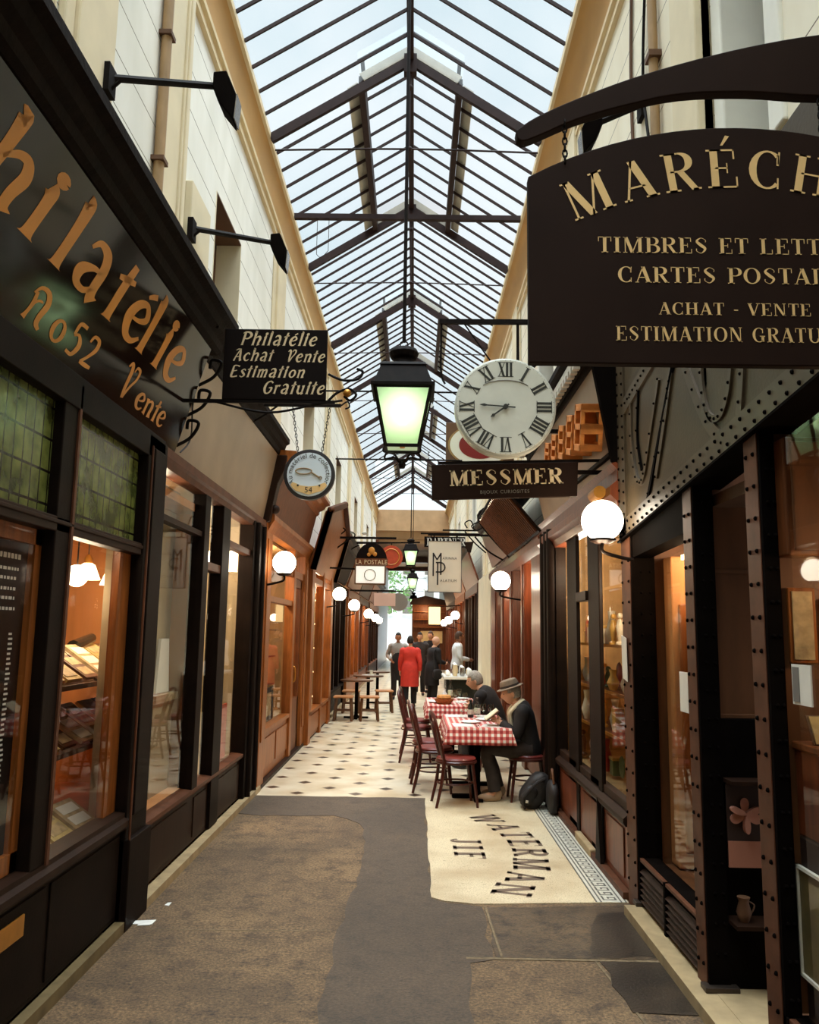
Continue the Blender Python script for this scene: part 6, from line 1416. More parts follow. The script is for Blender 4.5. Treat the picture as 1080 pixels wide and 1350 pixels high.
rd.part('ring', MB().tube([(-.60+.2*math.cos(a),20.575,3.56+.2*math.sin(a)) for a in [k*2*PI/24 for k in range(24)]],.012,5,closed=True), 'gold_paint')
b = MB(); b.bar((-1.68,20.6,3.92),(-.35,20.6,3.92),.03,.03); b.tube([(-.6,20.6,3.84),(-.6,20.6,3.92)],.012,5); rd.part('bracket', b, 'wrought_iron')
mp_ = Thing('hanging_sign','cream rectangular sign with a tall black M P monogram','sign',(.47,13,2.33))
mp_.part('board', MB().box(.212,.732,13,13.035,2.332,3.135), 'sign_cream'); b = MB()
for a in ((.204,.212,2.324,3.143),(.732,.74,2.324,3.143)): b.box(a[0],a[1],12.995,13.04,a[2],a[3])
b.box(.204,.74,12.995,13.04,2.324,2.332); b.box(.204,.74,12.995,13.04,3.135,3.143); mp_.part('frame', b, 'ink')
g = MB()
def mbar(x0,z0,x1,z1,w=.022): g.bar((x0,12.997,z0),(x1,12.997,z1),w,.004,up=(0,-1,0))
mbar(.29,2.58,.29,2.95); mbar(.29,2.94,.35,2.84); mbar(.35,2.84,.41,2.94); mbar(.41,2.72,.41,2.95); mbar(.36,2.44,.36,2.80); mbar(.41,2.6,.41,2.72)
for i in range(14):
    a0, a1 = -PI/2+PI*i/14, -PI/2+PI*(i+1)/14; mbar(.40+.075*math.cos(a0),2.72+.075*math.sin(a0),.40+.075*math.cos(a1),2.72+.075*math.sin(a1))
mbar(.33,2.645,.40,2.645); mbar(.33,2.795,.40,2.795)
sans(g,'ARINNA',.058,on_plane((.435,12.994,2.845),(1,0,0),(0,0,1)),'l',.02); sans(g,'ALATIUM',.058,on_plane((.40,12.994,2.49),(1,0,0),(0,0,1)),'l',.02); mp_.part('lettering', g, 'ink')
b = MB(); b.bar((.2,13.02,3.24),(1.42,13.02,3.24),.025,.03); b.tube([(.3,13.02,3.14),(.3,13.02,3.24)],.01,5); b.tube([(.66,13.02,3.14),(.66,13.02,3.24)],.01,5); b.tube([(1.40,13.02,2.85),(1.15,13.02,3.0),(.95,13.02,3.22)],.014,6); b.tube([(1.4,13.02,3.5),(1.1,13.02,3.48),(.9,13.02,3.4),(.98,13.02,3.32),(1.08,13.02,3.38)],.012,6); mp_.part('bracket', b, 'wrought_iron', True)
pw = Thing('hanging_sign','narrow dark sign with white script letters above the cream monogram sign','sign',(.5,15.5,3.3)); pw.part('board', MB().box(.17,.95,15.5,15.53,3.30,3.50), 'sign_black')
lt = MB(); letters(lt,'PARTNER',SERIF_BOLD,.15,on_plane((.22,15.495,3.325),(1,0,0),(0,0,1)),.06,'l',0,.8); pw.part('lettering', lt, 'sign_white'); b = MB(); b.bar((.1,15.52,3.56),(1.42,15.52,3.56),.03,.03); b.tube([(.3,15.52,3.5),(.3,15.52,3.56)],.01,5); b.tube([(.8,15.52,3.5),(.8,15.52,3.56)],.01,5); pw.part('bracket', b, 'wrought_iron')
yl = Thing('light_box','glowing yellow upright box lantern on the right above the people','lamp',(.6,25,1.9)); yl.part('shade', MB().box(.44,.79,25,25.25,1.93,2.46), 'lightbox_yellow', bevel=.02); b = MB(); b.box(.43,.80,24.99,25.26,2.46,2.49); b.box(.43,.80,24.99,25.26,1.90,1.93); b.bar((.79,25.12,2.47),(1.40,25.12,2.52),.03,.03); yl.part('frame', b, 'brown_black')
for x, y, z, r, wx, lab in ((-1.37,15.0,2.36,.125,-1.60,'left wall globe lamp nearest the black far shopfront'),(-1.36,18.6,2.27,.13,-1.62,'second left wall globe lamp beyond the amber shop'),(-1.34,24.2,2.2,.14,-1.58,'third left wall globe lamp beneath the pale pink sign'),(-1.24,26.5,2.12,.13,-1.57,'fourth left wall globe lamp, small and far along'),(-1.30,30.5,2.1,.13,-1.56,'farthest left wall globe lamp before the passage end'),(1.16,23.4,2.18,.125,1.38,'right wall globe lamp above the white shirted waiter'),(1.10,26.6,2.08,.13,1.37,'second far right wall globe lamp behind the yellow box lantern'),(1.12,31.0,2.05,.13,1.37,'farthest right wall globe lamp before the passage end')):
    globe('globe_lamp', lab, (x,y,z), r, wx, 'globe_far')
# fancy brackets and a wooden kiosk at the far end
bk = Thing('wall_bracket','scrolled wrought iron bracket on the right wall above the cream monogram sign','bracket',(1.4,16.5,3.4)); b = MB(); b.bar((1.45,16.5,3.75),(.55,16.5,3.75),.03,.03); b.tube([(1.43,16.5,3.3),(1.2,16.5,3.5),(1.0,16.5,3.73)],.015,6); b.tube([(1.2,16.5,3.76),(1.12,16.5,3.95),(1.0,16.5,3.9),(1.05,16.5,3.8)],.014,6); bk.part('scroll', b, 'wrought_iron', True)
bk = Thing('wall_bracket','scrolled wrought iron bracket with leaves on the left wall above the arched black sign','bracket',(-1.7,17.5,3.4)); b = MB(); b.bar((-1.74,17.5,3.55),(.1,17.5,3.60),.03,.03); b.tube([(-1.72,17.5,3.1),(-1.5,17.5,3.35),(-1.2,17.5,3.53)],.015,6); b.tube([(-1.5,17.5,3.58),(-1.42,17.5,3.8),(-1.3,17.5,3.75),(-1.36,17.5,3.64)],.014,6); bk.part('scroll', b, 'wrought_iron', True)
b = MB()
for k in range(7): b.ball((-1.5+.1*k,17.5,3.72+.06*math.sin(k*2)),.04,(1.4,.5,.8))
bk.part('leaf_ornament', b, 'zinc', True)
ks = Thing('wooden_kiosk','red brown wooden kiosk front at the far end of the passage','kiosk',(.7,38,0)); b = MB(); b.box(-.10,1.48,38,38.6,0,2.95); ks.part('body', b, 'orange_wood_dark', bevel=.02); ks.part('roof', MB().prism([(-.22,37.8,2.95),(1.48,37.8,2.95),(1.48,37.8,3.15),(.5,37.8,3.35),(-.1,37.8,3.2)],(0,.9,0)), 'brown_black')
for z in (1.9,2.25,2.6): ks.part('shelf', MB().box(0,1.4,37.86,38,z,z+.03), 'orange_wood')
ks.part('panel', MB().box(.3,1.3,37.96,38,1.2,1.75), 'gold_pale'); ks.lamp((.5,37.5,2.7), 30, (1,.7,.4), .1)

# ================================================================ FURNITURE
def cloth_top(x0, x1, y0, y1, z, drop):
    mb = MB(); uv = []; nx, ny = 10, 14; D = 3
    xs = [x0]*D+[x0+(x1-x0)*i/nx for i in range(nx+1)]+[x1]*D; ys = [y0]*D+[y0+(y1-y0)*i/ny for i in range(ny+1)]+[y1]*D
    def off(i, n): return (D-i) if i < D else (i-(n-1-D) if i > n-1-D else 0)
    for i, x in enumerate(xs):
        for j, y in enumerate(ys):
            a, b_ = off(i, len(xs)), off(j, len(ys)); sx = -1 if i < D else 1; sy = -1 if j < D else 1; d = max(a, b_)
            k = d/D*drop; fl = .012*math.sin(x*17)+.012*math.sin(y*15) if d else 0
            px = x+(sx*(.012*a+fl*a/D) if a else 0); py = y+(sy*(.012*b_+fl*b_/D) if b_ else 0)
            if a and b_: px = x+sx*.016*max(a,b_); py = y+sy*.016*max(a,b_)
            mb.v.append((px, py, z-k)); uv.append((x+sx*a/D*drop, y+sy*b_/D*drop))
    m = len(ys)
    for i in range(len(xs)-1):
        for j in range(m-1): mb.f.append((i*m+j,(i+1)*m+j,(i+1)*m+j+1,i*m+j+1)); mb.mi.append(0)
    mb.uv = uv; return mb
def dining(x0, x1, y0, y1, label, clabel, drop=.16):
    t = Thing('dining_table', label, 'table', ((x0+x1)/2,(y0+y1)/2,0)); z = .735
    t.part('tabletop', MB().box(x0,x1,y0,y1,z-.03,z), 'table_wood', bevel=.004)
    for yc in (y0+.32, y1-.32):
        t.part('pedestal', MB().lathe([(.05,.03),(.035,.08),(.035,.62),(.06,.70),(.12,.705)],((x0+x1)/2,yc,0),12), 'iron_black', True)
        b = MB(); b.box(x0+.06,x1-.06,yc-.045,yc+.045,0,.035); b.box((x0+x1)/2-.045,(x0+x1)/2+.045,yc-.28,yc+.28,0,.034); t.part('foot', b, 'iron_black', bevel=.006)
    o = cloth_top(x0-.006,x1+.006,y0-.006,y1+.006,z+.004,drop).build('tablecloth','gingham',None,True,0,((x0+x1)/2,(y0+y1)/2,z)); tag(o, clabel, 'tablecloth')
    for md in (o.modifiers.new('thickness','SOLIDIFY'),): md.thickness = .003; md.offset = 1
    return z+.0075
zt_ = dining(.36,1.0,8.56,9.92,'long dining table under the nearest red gingham cloth','red and white gingham cloth on the nearest dining table, by the man in the hat')
dining(.20,.86,11.0,12.4,'long dining table under the farther red gingham cloth','red and white gingham cloth on the farther dining table')
def chair_proto(label):
    # bentwood cafe chair, seat facing +y locally
    t = Thing('bentwood_chair', label, 'chair', (0,0,0), local=True)
    t.part('seat', MB().lathe([(.17,.432),(.195,.44),(.20,.455),(.19,.468),(.15,.472),(.001,.468)],(0,0,0),24), 'chair_seat', True, label='dark red seat')
    t.part('seat_ring', MB().tube([(.195*math.cos(a),.195*math.sin(a),.425) for a in [k*2*PI/24 for k in range(24)]],.017,7,closed=True), 'chair_wood', True)
    for sx in (-1,1): t.part('leg', MB().tube([(sx*.13,.14,.43),(sx*.15,.165,.22),(sx*.17,.19,0)],[.017,.016,.013],8), 'chair_wood', True)
    for sx in (-1,1): t.part('leg', MB().tube([(sx*.155,-.14,.46),(sx*.16,-.17,.22),(sx*.17,-.22,0)],[.018,.017,.014],8), 'chair_wood', True)
    bk = [(-.155,-.14,.44),(-.175,-.185,.62),(-.185,-.22,.76),(-.15,-.245,.86),(-.06,-.255,.90),(.06,-.255,.90),(.15,-.245,.86),(.185,-.22,.76),(.175,-.185,.62),(.155,-.14,.44)]
    t.part('backrest', MB().tube(smooth_curve(bk,4),.016,8), 'chair_wood', True)
    ib = [(-.09,-.15,.46),(-.11,-.195,.62),(-.09,-.23,.76),(0,-.24,.81),(.09,-.23,.76),(.11,-.195,.62),(.09,-.15,.46)]
    t.part('inner_hoop', MB().tube(smooth_curve(ib,4),.012,7), 'chair_wood', True)
    t.part('stretcher', MB().tube([(.165*math.cos(a),.175*math.sin(a)-.01,.22) for a in [k*2*PI/20 for k in range(20)]],.010,6,closed=True), 'chair_wood', True)
    return t
c0 = chair_proto('nearest red seated bentwood chair at the front left of the first gingham table')
c0.o.location = (.44,8.50,0); c0.o.rotation_euler = (0,0,-PI/2+.12); c0.o['group'] = 'bentwood chairs at the gingham tables'
for x, y, r, lab in ((.24,9.22,-PI/2-.06,'bentwood chair behind the nearest one on the left of the first gingham table'),(.20,9.78,-PI/2+.05,'third bentwood chair on the left side of the first gingham table'),(.05,11.25,-PI/2,'bentwood chair at the front left of the farther gingham table'),(.06,12.05,-PI/2-.1,'bentwood chair at the back left of the farther gingham table'),(1.20,8.80,PI/2,'bentwood chair under the man in the hat'),(1.06,10.62,PI/2-.2,'bentwood chair under the grey haired man in black')):
    copy_tree(c0.o, (x,y,0), r, lab)
# things on the first table
def plate(x, y, z, label, r=.11, grp=None):
    t = Thing('plate', label, 'plate', (x,y,z), group=grp); t.part('dish', MB().lathe([(r*.55,0),(r*.6,.004),(r,.016),(r,.020),(r*.6,.009),(.001,.007)],(x,y,z),24), 'plate_white', True)
def napkin(x, y, z, label, a=0, w=.2, h=.3): 
    t = Thing('paper_placemat', label, 'placemat', (x,y,z)); t.part('sheet', MB().box(-w/2,w/2,-h/2,h/2,0.0005,.003).xf(Matrix.Translation((x,y,z)) @ Matrix.Rotation(a,4,'Z')), 'plate_white')
def wine_glass(x, y, z, label, grp): 
    t = Thing('wine_glass', label, 'glass', (x,y,z), group=grp); t.part('bowl', MB().lathe([(.006,.07),(.025,.085),(.034,.12),(.03,.16),(.027,.16),(.030,.12),(.02,.09),(.001,.08)],(x,y,z),14), 'lamp_glass', True); t.part('stem', MB().lathe([(.03,0),(.028,.004),(.005,.012),(.004,.07)],(x,y,z),12), 'lamp_glass', True)
def bottle(x, y, z, label, m='bottle_dark', h=.24): 
    t = Thing('bottle', label, 'bottle', (x,y,z)); t.part('body', MB().lathe([(.034,0),(.036,.01),(.036,h*.58),(.014,h*.76),(.013,h*.98),(.001,h*.98)],(x,y,z),16), m, True); t.part('cap', MB().lathe([(.015,h*.95),(.015,h*1.0),(.001,h)],(x,y,z),10), 'chrome', True); t.part('bottle_label', MB().lathe([(.0365,h*.18),(.0365,h*.45)],(x,y,z),16), 'sign_cream', True)
napkin(.52,8.80,zt_,'white paper placemat at the front left of the first gingham table',.05); napkin(.84,8.78,zt_,'white menu sheet before the man in the hat',-.3,.22,.30); napkin(.50,9.74,zt_,'white paper placemat at the back left of the first gingham table',0,.24,.26); napkin(.84,9.72,zt_,'white paper placemat at the back right of the first gingham table',0,.2,.26)
for x, y, lab in ((.62,9.02,'white plate in the middle of the first gingham table'),(.80,9.30,'white plate toward the hat man on the first gingham table')): plate(x,y,zt_,lab)
t = Thing('cutlery','steel knife and fork on the front of the first gingham table','cutlery',(.66,8.75,zt_)); t.part('knife', MB().box(.655,.667,8.64,8.84,zt_,zt_+.003), 'steel'); g = MB(); g.box(.685,.691,8.64,8.78,zt_,zt_+.003); g.box(.678,.698,8.78,8.84,zt_,zt_+.003); t.part('fork', g, 'steel')
bottle(.66,9.60,zt_,'small dark bottle at the back of the first gingham table','bottle_dark',.2); bottle(.74,9.66,zt_,'clear water bottle at the back of the first gingham table','lamp_glass',.22)
for k, (x, y) in enumerate(((.60,9.50),(.80,9.55),(.88,9.48),(.70,9.45))): wine_glass(x,y,zt_,'wine glass among the glasses at the back of the first gingham table','wine glasses on the first table')
t = Thing('salt_shaker','small glass salt shaker beside the bottles','shaker',(.56,9.58,zt_)); t.part('body', MB().lathe([(.018,0),(.018,.05),(.014,.06)],(.56,9.58,zt_),10), 'lamp_glass', True); t.part('cap', MB().lathe([(.015,.06),(.012,.075),(.001,.078)],(.56,9.58,zt_),10), 'chrome', True)
# second table
t = Thing('bread_basket','round wicker bread basket with a ring loaf on the farther gingham table','basket',(.42,11.35,zt_)); t.part('basket', MB().lathe([(.09,0),(.13,.05),(.135,.07),(.125,.07),(.085,.01),(.001,.01)],(.42,11.35,zt_),18), 'basket', True); t.part('loaf', MB().tube([(.42+.065*math.cos(a),11.35+.065*math.sin(a),zt_+.085) for a in [k*2*PI/16 for k in range(16)]],.035,8,closed=True), 'bread', True)
napkin(.36,11.85,zt_,'white paper placemat left on the farther gingham table',0,.3,.4); napkin(.70,11.7,zt_,'white paper placemat right on the farther gingham table',.1,.22,.36)
for k, (x, y) in enumerate(((.55,11.25),(.62,11.45),(.70,11.3),(.58,11.75),(.5,11.6),(.66,12.0))): wine_glass(x,y,zt_,'wine glass in the cluster on the farther gingham table','wine glasses on the farther table')
for k, (x, y) in enumerate(((.46,12.0),(.30,11.5),(.72,12.15))): plate(x,y,zt_,['white plate at the middle back of the farther gingham table','white plate near the left edge of the farther gingham table','white plate at the far right corner of the farther gingham table'][k],.10)
bottle(.54,12.15,zt_,'clear bottle standing tallest on the farther gingham table','lamp_glass',.28); bottle(.44,11.75,zt_,'white sauce bottle on the farther gingham table','plate_white',.18)
# white draped buffet with crockery by the waiter
bf = Thing('buffet_table','white topped serving table beside the waiter','table',(1.05,18.0,0)); bf.part('tabletop', MB().box(.62,1.36,17.2,18.6,.74,.80), 'plate_white', bevel=.01); bf.part('base', MB().box(.68,1.34,17.25,18.55,0,.74), 'bottle_dark')
for k in range(8):
    x = .72+.15*(k % 4); y = 17.4+.35*(k//4); h = .08+.05*((k*3) % 4)
    t = Thing('pot', 'white crockery pot standing on the serving table by the waiter','pot',(x,y,.80),group='crockery on the serving table'); t.part('body', MB().lathe([(.04,0),(.06,h*.5),(.045,h)],(x,y,.801),12), ['plate_white','gold_cream','steel'][k % 3], True); t.part('lid', MB().lathe([(.047,h),(.03,h+.02),(.008,h+.035)],(x,y,.801),12), 'plate_white', True)
# left: dark tables and stools
def dark_table(x, y, label, w=.62):
    t = Thing('cafe_table', label, 'table', (x,y,0)); t.part('tabletop', MB().lathe([(w/2-.02,.715),(w/2,.72),(w/2,.745),(w/2-.02,.75),(.001,.75)],(x,y,0),24), 'table_wood', True); t.part('pedestal', MB().lathe([(.05,.03),(.035,.08),(.035,.70),(.10,.715)],(x,y,0),12), 'iron_black', True)
    b = MB(); b.box(x-.24,x+.24,y-.04,y+.04,0,.035); b.box(x-.04,x+.04,y-.24,y+.24,0,.034); t.part('foot', b, 'iron_black', bevel=.005)
dark_table(-1.12,16.55,'round dark wooden table between the two nearest wooden stools',.66); dark_table(-.98,18.2,'round dark wooden table behind the nearest one on the left',.66); dark_table(-.86,20.0,'far round dark table beside the man in the apron',.6)
def stool_proto(label):
    t = Thing('stool', label, 'stool', (0,0,0), local=True); t.part('seat', MB().box(-.19,.19,-.16,.16,.43,.47), 'stool_wood', bevel=.02)
    for sx in (-1,1):
        for sy in (-1,1): t.part('leg', MB().bar((sx*.14,sy*.11,.43),(sx*.17,sy*.14,0),.035,.035), 'table_wood')
    b = MB(); b.bar((-.155,-.125,.2),(.155,-.125,.2),.022,.022); b.bar((-.155,.125,.2),(.155,.125,.2),.022,.022); t.part('stretcher', b, 'table_wood'); return t
st0 = stool_proto('wooden stool left of the nearest round dark table'); st0.o.location = (-1.33,16.05,0); st0.o['group'] = 'wooden stools at the round tables'
for x, y, r, lab in ((-.84,16.1,.1,'wooden stool right of the nearest round dark table'),(-1.30,17.6,0,'wooden stool left of the second round dark table'),(-.62,17.8,.15,'wooden stool right of the second round dark table')): copy_tree(st0.o,(x,y,0),r,lab)
t = Thing('cardboard_tray','small white tray on the second round dark table','tray',(-.98,18.2,.75)); t.part('tray', MB().box(-1.12,-.86,18.1,18.3,.752,.765), 'plate_white'); t.part('cup', MB().lathe([(.03,0),(.04,.09),(.001,.09)],(-.92,18.2,.766),12), 'sign_cream', True)

# backpack and bag
bp_ = Thing('backpack','black backpack slumped on the floor behind the man in the hat','bag',(1.2,8.42,0))
def blob(c, r, sc, rot, nz=.06, n=22, m=14):
    b = MB().ball((0,0,0), 1, n=n, m=m); out = []
    for v in b.v:
        v = Vector(v); p = Vector([math.copysign(abs(q)**.72, q) for q in v]); k = 1+nz*mnoise.noise(v*2.3+Vector(c)); out.append((p.x*sc[0]*r*k, p.y*sc[1]*r*k, p.z*sc[2]*r*k))
    b.v = out; return b.xf(Matrix.Translation(c) @ rot)
rt = Matrix.Rotation(math.radians(38),4,'Y')
bp_.part('body', blob((1.22,8.40,.17),.17,(.72,.66,1.12),rt), 'bag_black', True); bp_.part('pocket', blob((1.14,8.30,.145),.11,(.6,.45,.9),rt), 'bag_black', True)
bp_.part('strap', MB().tube(smooth_curve([(1.30,8.30,.30),(1.20,8.24,.26),(1.08,8.24,.12),(1.10,8.28,.02)],4),.014,6), 'bag_black', True); bp_.part('buckle', MB().box(1.10,1.13,8.235,8.25,.08,.11), 'chrome', bevel=.003)
b2 = Thing('shoulder_bag','dark shoulder bag on the floor against the black pipes','bag',(1.36,8.12,0)); b2.part('body', blob((1.345,8.15,.16),.15,(.35,1.0,1.0),Matrix.Rotation(.1,4,'X')), 'bag_black', True); b2.part('strap', MB().tube(smooth_curve([(1.345,8.06,.29),(1.34,8.1,.40),(1.35,8.2,.40),(1.35,8.25,.28)],4),.012,6), 'leather_brown', True)
# litter
t = Thing('paper_scrap','crumpled white paper scrap on the asphalt by the black corner post','litter',(-1.55,5.03,0)); g = MB(); 
for q in ((-.06,-.01,.05,.03),(-.02,-.03,.05,.02),(.01,-.02,.06,.035)): g.prism([(-1.55+q[0],5.03+q[1],.001),(-1.55+q[2],5.03+q[1]+.01,.002),(-1.55+q[2]+.01,5.03+q[3],.012),(-1.55+q[0]+.01,5.03+q[3],.006)],(0,0,.004))
t.part('scrap', g, 'plate_white')
t = Thing('paper_scrap','tiny white paper bit on the asphalt farther from the corner post','litter',(-1.50,5.36,0)); t.part('scrap', MB().prism([(-1.52,5.36,.001),(-1.49,5.35,.001),(-1.485,5.39,.008),(-1.51,5.395,.004)],(0,0,.003)), 'plate_white')
# ================================================================ PEOPLE
def eval_mesh(o):
    dg = bpy.context.evaluated_depsgraph_get(); me = bpy.data.meshes.new_from_object(o.evaluated_get(dg)); mb = MB().add([tuple(v.co) for v in me.vertices], [tuple(p.vertices) for p in me.polygons]); bpy.data.meshes.remove(me); return mb
def skin_graph(verts, edges, radii, levels=1):
    me = bpy.data.meshes.new('body_graph'); me.from_pydata(verts, edges, []); o = bpy.data.objects.new('body_graph', me); COL.objects.link(o)
    o.modifiers.new('skin','SKIN').use_smooth_shade = True
    if not me.skin_vertices: me.skin_vertices  # layer is made by the modifier
    for i, r in enumerate(radii):
        d = me.skin_vertices[0].data[i]; d.radius = (r[0], r[1]) if isinstance(r, tuple) else (r, r); d.use_root = (i == 0)
    s = o.modifiers.new('smooth','SUBSURF'); s.levels = levels; s.render_levels = levels
    mb = eval_mesh(o); bpy.data.objects.remove(o); bpy.data.meshes.remove(me); return mb
def head_mesh(c, look, s=1.0):
    # sculpted head facing 'look' = (yaw, pitch); local +y is the face
    b = MB().ball((0,0,0), 1, n=28, m=20); out = []
    for v in b.v:
        x, y, z = v; w = .076; d = .096; h = .118
        px, py, pz = x*w, y*d, z*h
        if z < -.1: k = 1-.34*min(1,(-z-.1)/.9)**1.3; px *= k; py = py*(1-.12*(-z))+ (.012*(-z) if y > 0 else .02*z*0)
        if y > .55 and abs(x) < .5:
            nb = math.exp(-(x/.14)**2)*math.exp(-((z+.16)/.22)**2); py += .030*nb
            br = math.exp(-((z-.22)/.12)**2)*math.exp(-(x/.5)**2); py += .006*br
            ey = (math.exp(-((abs(x)-.36)/.15)**2))*math.exp(-((z-.05)/.11)**2); py -= .010*ey
            mo = math.exp(-(x/.26)**2)*(math.exp(-((z+.50)/.06)**2)+math.exp(-((z+.62)/.06)**2)); py += .006*mo
            ch = math.exp(-(x/.3)**2)*math.exp(-((z+.86)/.14)**2); py += .010*ch
        if y < -.2 and z > -.2: py *= 1.06
        out.append((px,py,pz))
    b.v = out
    for sx in (-1,1):
        e = MB().ball((sx*.078,-.006,-.012),.03,(.28,.55,1),10,8); b.join(e)
    m = Matrix.Translation(c) @ Matrix.Rotation(look[0],4,'Z') @ Matrix.Rotation(look[1],4,'X') @ Matrix.Scale(s,4)
    ey = MB()
    for sx in (-1,1): ey.ball((sx*.028,.083,.008),.0085,(1,.7,.8),8,6)
    mth = MB().ball((0,.0885,-.064),.018,(1,.25,.14),8,6)
    return b.xf(m), ey.join(mth).xf(m), m
def hand_graph(V, E, R, wrist_i, d, side, palm_n, curl=.5, s=1.0):
    # palm, five fingers and a thumb grown out of the wrist vertex; d = direction, side = towards the thumb
    w = Vector(V[wrist_i]); d = Vector(d).normalized(); side = (Vector(side)-d*Vector(side).dot(d)).normalized(); n = Vector(palm_n); n = (n-d*n.dot(d)); n = n.normalized() if n.length > 1e-3 else d.cross(side)
    def addv(p, par, r): V.append(tuple(p)); E.append((par, len(V)-1)); R.append(r); return len(V)-1
    pm = addv(w+d*.045*s, wrist_i, (.034*s,.016*s)); 
    for k, (o, ln) in enumerate(((.030,.070),(.011,.080),(-.009,.075),(-.027,.058))):
        b0 = w+d*.088*s+side*o*s; i0 = addv(b0, pm, .0105*s); i1 = addv(b0+(d*math.cos(curl*.6)+n*math.sin(curl*.6))*ln*.5*s, i0, .0092*s); addv(Vector(V[i1])+(d*math.cos(curl*1.6)+n*math.sin(curl*1.6))*ln*.5*s, i1, .0078*s)
    t0 = addv(w+d*.035*s+side*.036*s, pm, .012*s); addv(Vector(V[t0])+(d*.8+side*.45+n*.3).normalized()*.045*s, t0, .0095*s)
def sweep(mb, pts, rx, ratio, side=(1,0,0), n=18):
    c = smooth_curve([tuple(p)+(r, q) for p, r, q in zip(pts, rx, ratio)], 4)
    return mb.tube([Vector(p[:3]) for p in c], [p[3] for p in c], n, side=side, ratio=[p[4] for p in c])
def person(label, loc, rot, J, look, skin, top, trousers, shoes, hair, coat=None, sleeves=True, hands=None, extra=None, s=1.0, apron=None, legs_bare=False, cat='person'):
    t = Thing('person', label, cat, loc, rot, local=True)
    V = []; E = []; R = []; I = {}
    def add(nm, par, r): V.append(tuple(J[nm])); R.append(r); I[nm] = len(V)-1; (E.append((I[par], I[nm])) if par else None)
    add('pelvis', None, (.135,.10)); add('spine','pelvis',(.125,.095)); add('chest','spine',(.145,.10)); add('neck','chest',.055); add('skull','neck',.05)
    for q in 'LR':
        add('shoulder'+q,'chest',.062); add('elbow'+q,'shoulder'+q,.043); add('wrist'+q,'elbow'+q,.029); add('hip'+q,'pelvis',.088); add('knee'+q,'hip'+q,.058); add('ankle'+q,'knee'+q,.040); add('toe'+q,'ankle'+q,.032)
    hands = hands or {}
    for q in 'LR':
        w, e = Vector(J['wrist'+q]), Vector(J['elbow'+q]); sg = -1 if q == 'L' else 1
        hd = hands.get(q, {}); hand_graph(V, E, R, I['wrist'+q], hd.get('d', w-e), hd.get('side', (-sg*.2,1,.1)), hd.get('n', (-sg,0,0)), hd.get('curl', .5))
    body = skin_graph(V, E, R, 1)
    hm, eyes, hmx = head_mesh(J['head'], look); body.join(hm)
    bo = t.part('body', body, skin, True); t.part('eyes', eyes, 'eye_dark', True, parent=bo)
    # clothing
    p, sp, ch, nk = (Vector(J[k]) for k in ('pelvis','spine','chest','neck'))
    up = (nk-ch).normalized(); dn = (p-sp).normalized()
    c = MB()
    hem = coat if coat else p+dn*.10
    sh = (Vector(J['shoulderL'])+Vector(J['shoulderR']))/2
    sidev = (Vector(J['shoulderR'])-Vector(J['shoulderL'])).normalized()
    prof = [(hem, (.225 if coat else .18), .74), (p, (.212 if coat else .185), .76), (sp, .172, .70), (ch, .205, .62), (sh+up*.02, .175, .60), (nk+up*.005, .075, .85)]
    sweep(c, [q[0] for q in prof], [q[1] for q in prof], [q[2] for q in prof], sidev)
    if sleeves:
        for q in 'LR':
            a, b_, w = (Vector(J[k+q]) for k in ('shoulder','elbow','wrist')); sweep(c, [a+(ch-a)*.35, a+(b_-a)*.04, a+(b_-a)*.30, b_, b_+(w-b_)*.55, w+(b_-w)*.04], [.074,.080,.073,.060,.052,.044], [1]*6, (.3,1,.2), 12)
    t.part('jacket' if coat is None else 'coat', c, top, True)
    c = MB()
    for q in 'LR':
        h, k, a = (Vector(J[x+q]) for x in ('hip','knee','ankle')); sweep(c, [h+(h-k)*.10, h+(k-h)*.3, k, k+(a-k)*.5, a+(k-a)*.06], [.108,.100,.078,.072,.066], [1]*5, (1,.1,0), 14)
    c.ball(tuple(p+dn*.02), .155, (1,.72,.62)); t.part('trousers', c, trousers, True)
    for q in 'LR':
        a, e = Vector(J['ankle'+q]), Vector(J['toe'+q]); f = (e-a); f.z = 0; f = f.normalized(); ang = math.atan2(-f.x, f.y)
        z0 = min(a.z, e.z)-.045; sb = MB()
        sb.ball((0,.06,.045),.05,(.86,2.6,.9),14,10); sb.ball((0,-.02,.075),.05,(.8,1.1,1.2),12,8)
        for i, v in enumerate(sb.v): sb.v[i] = (v[0], v[1], max(0.002, v[2]))
        sb.xf(Matrix.Translation((a.x,a.y,max(0,z0))) @ Matrix.Rotation(ang,4,'Z')); t.part('shoe', sb, shoes, True)
    if hair:
        b = MB().ball((0,0,0),1,n=24,m=16); keep = []
        b.v = [(x*.083, y*.103-.008, z*.124+.008) for x, y, z in b.v]
        nf = []
        for f in b.f:
            cx_ = sum(b.v[i][1] for i in f)/len(f); cz_ = sum(b.v[i][2] for i in f)/len(f)
            if cz_ > .055 or (cz_ > -.055 and cx_ < .0) or (cz_ > .01 and cx_ < .035): nf.append(f)
        b.f = nf; b.mi = [0]*len(nf); b.xf(hmx); t.part('hair', b, hair, True).modifiers.new('thickness','SOLIDIFY').thickness = .014
    if extra: extra(t, J, hmx)
    t.o.scale = (s,s,s)
    return t
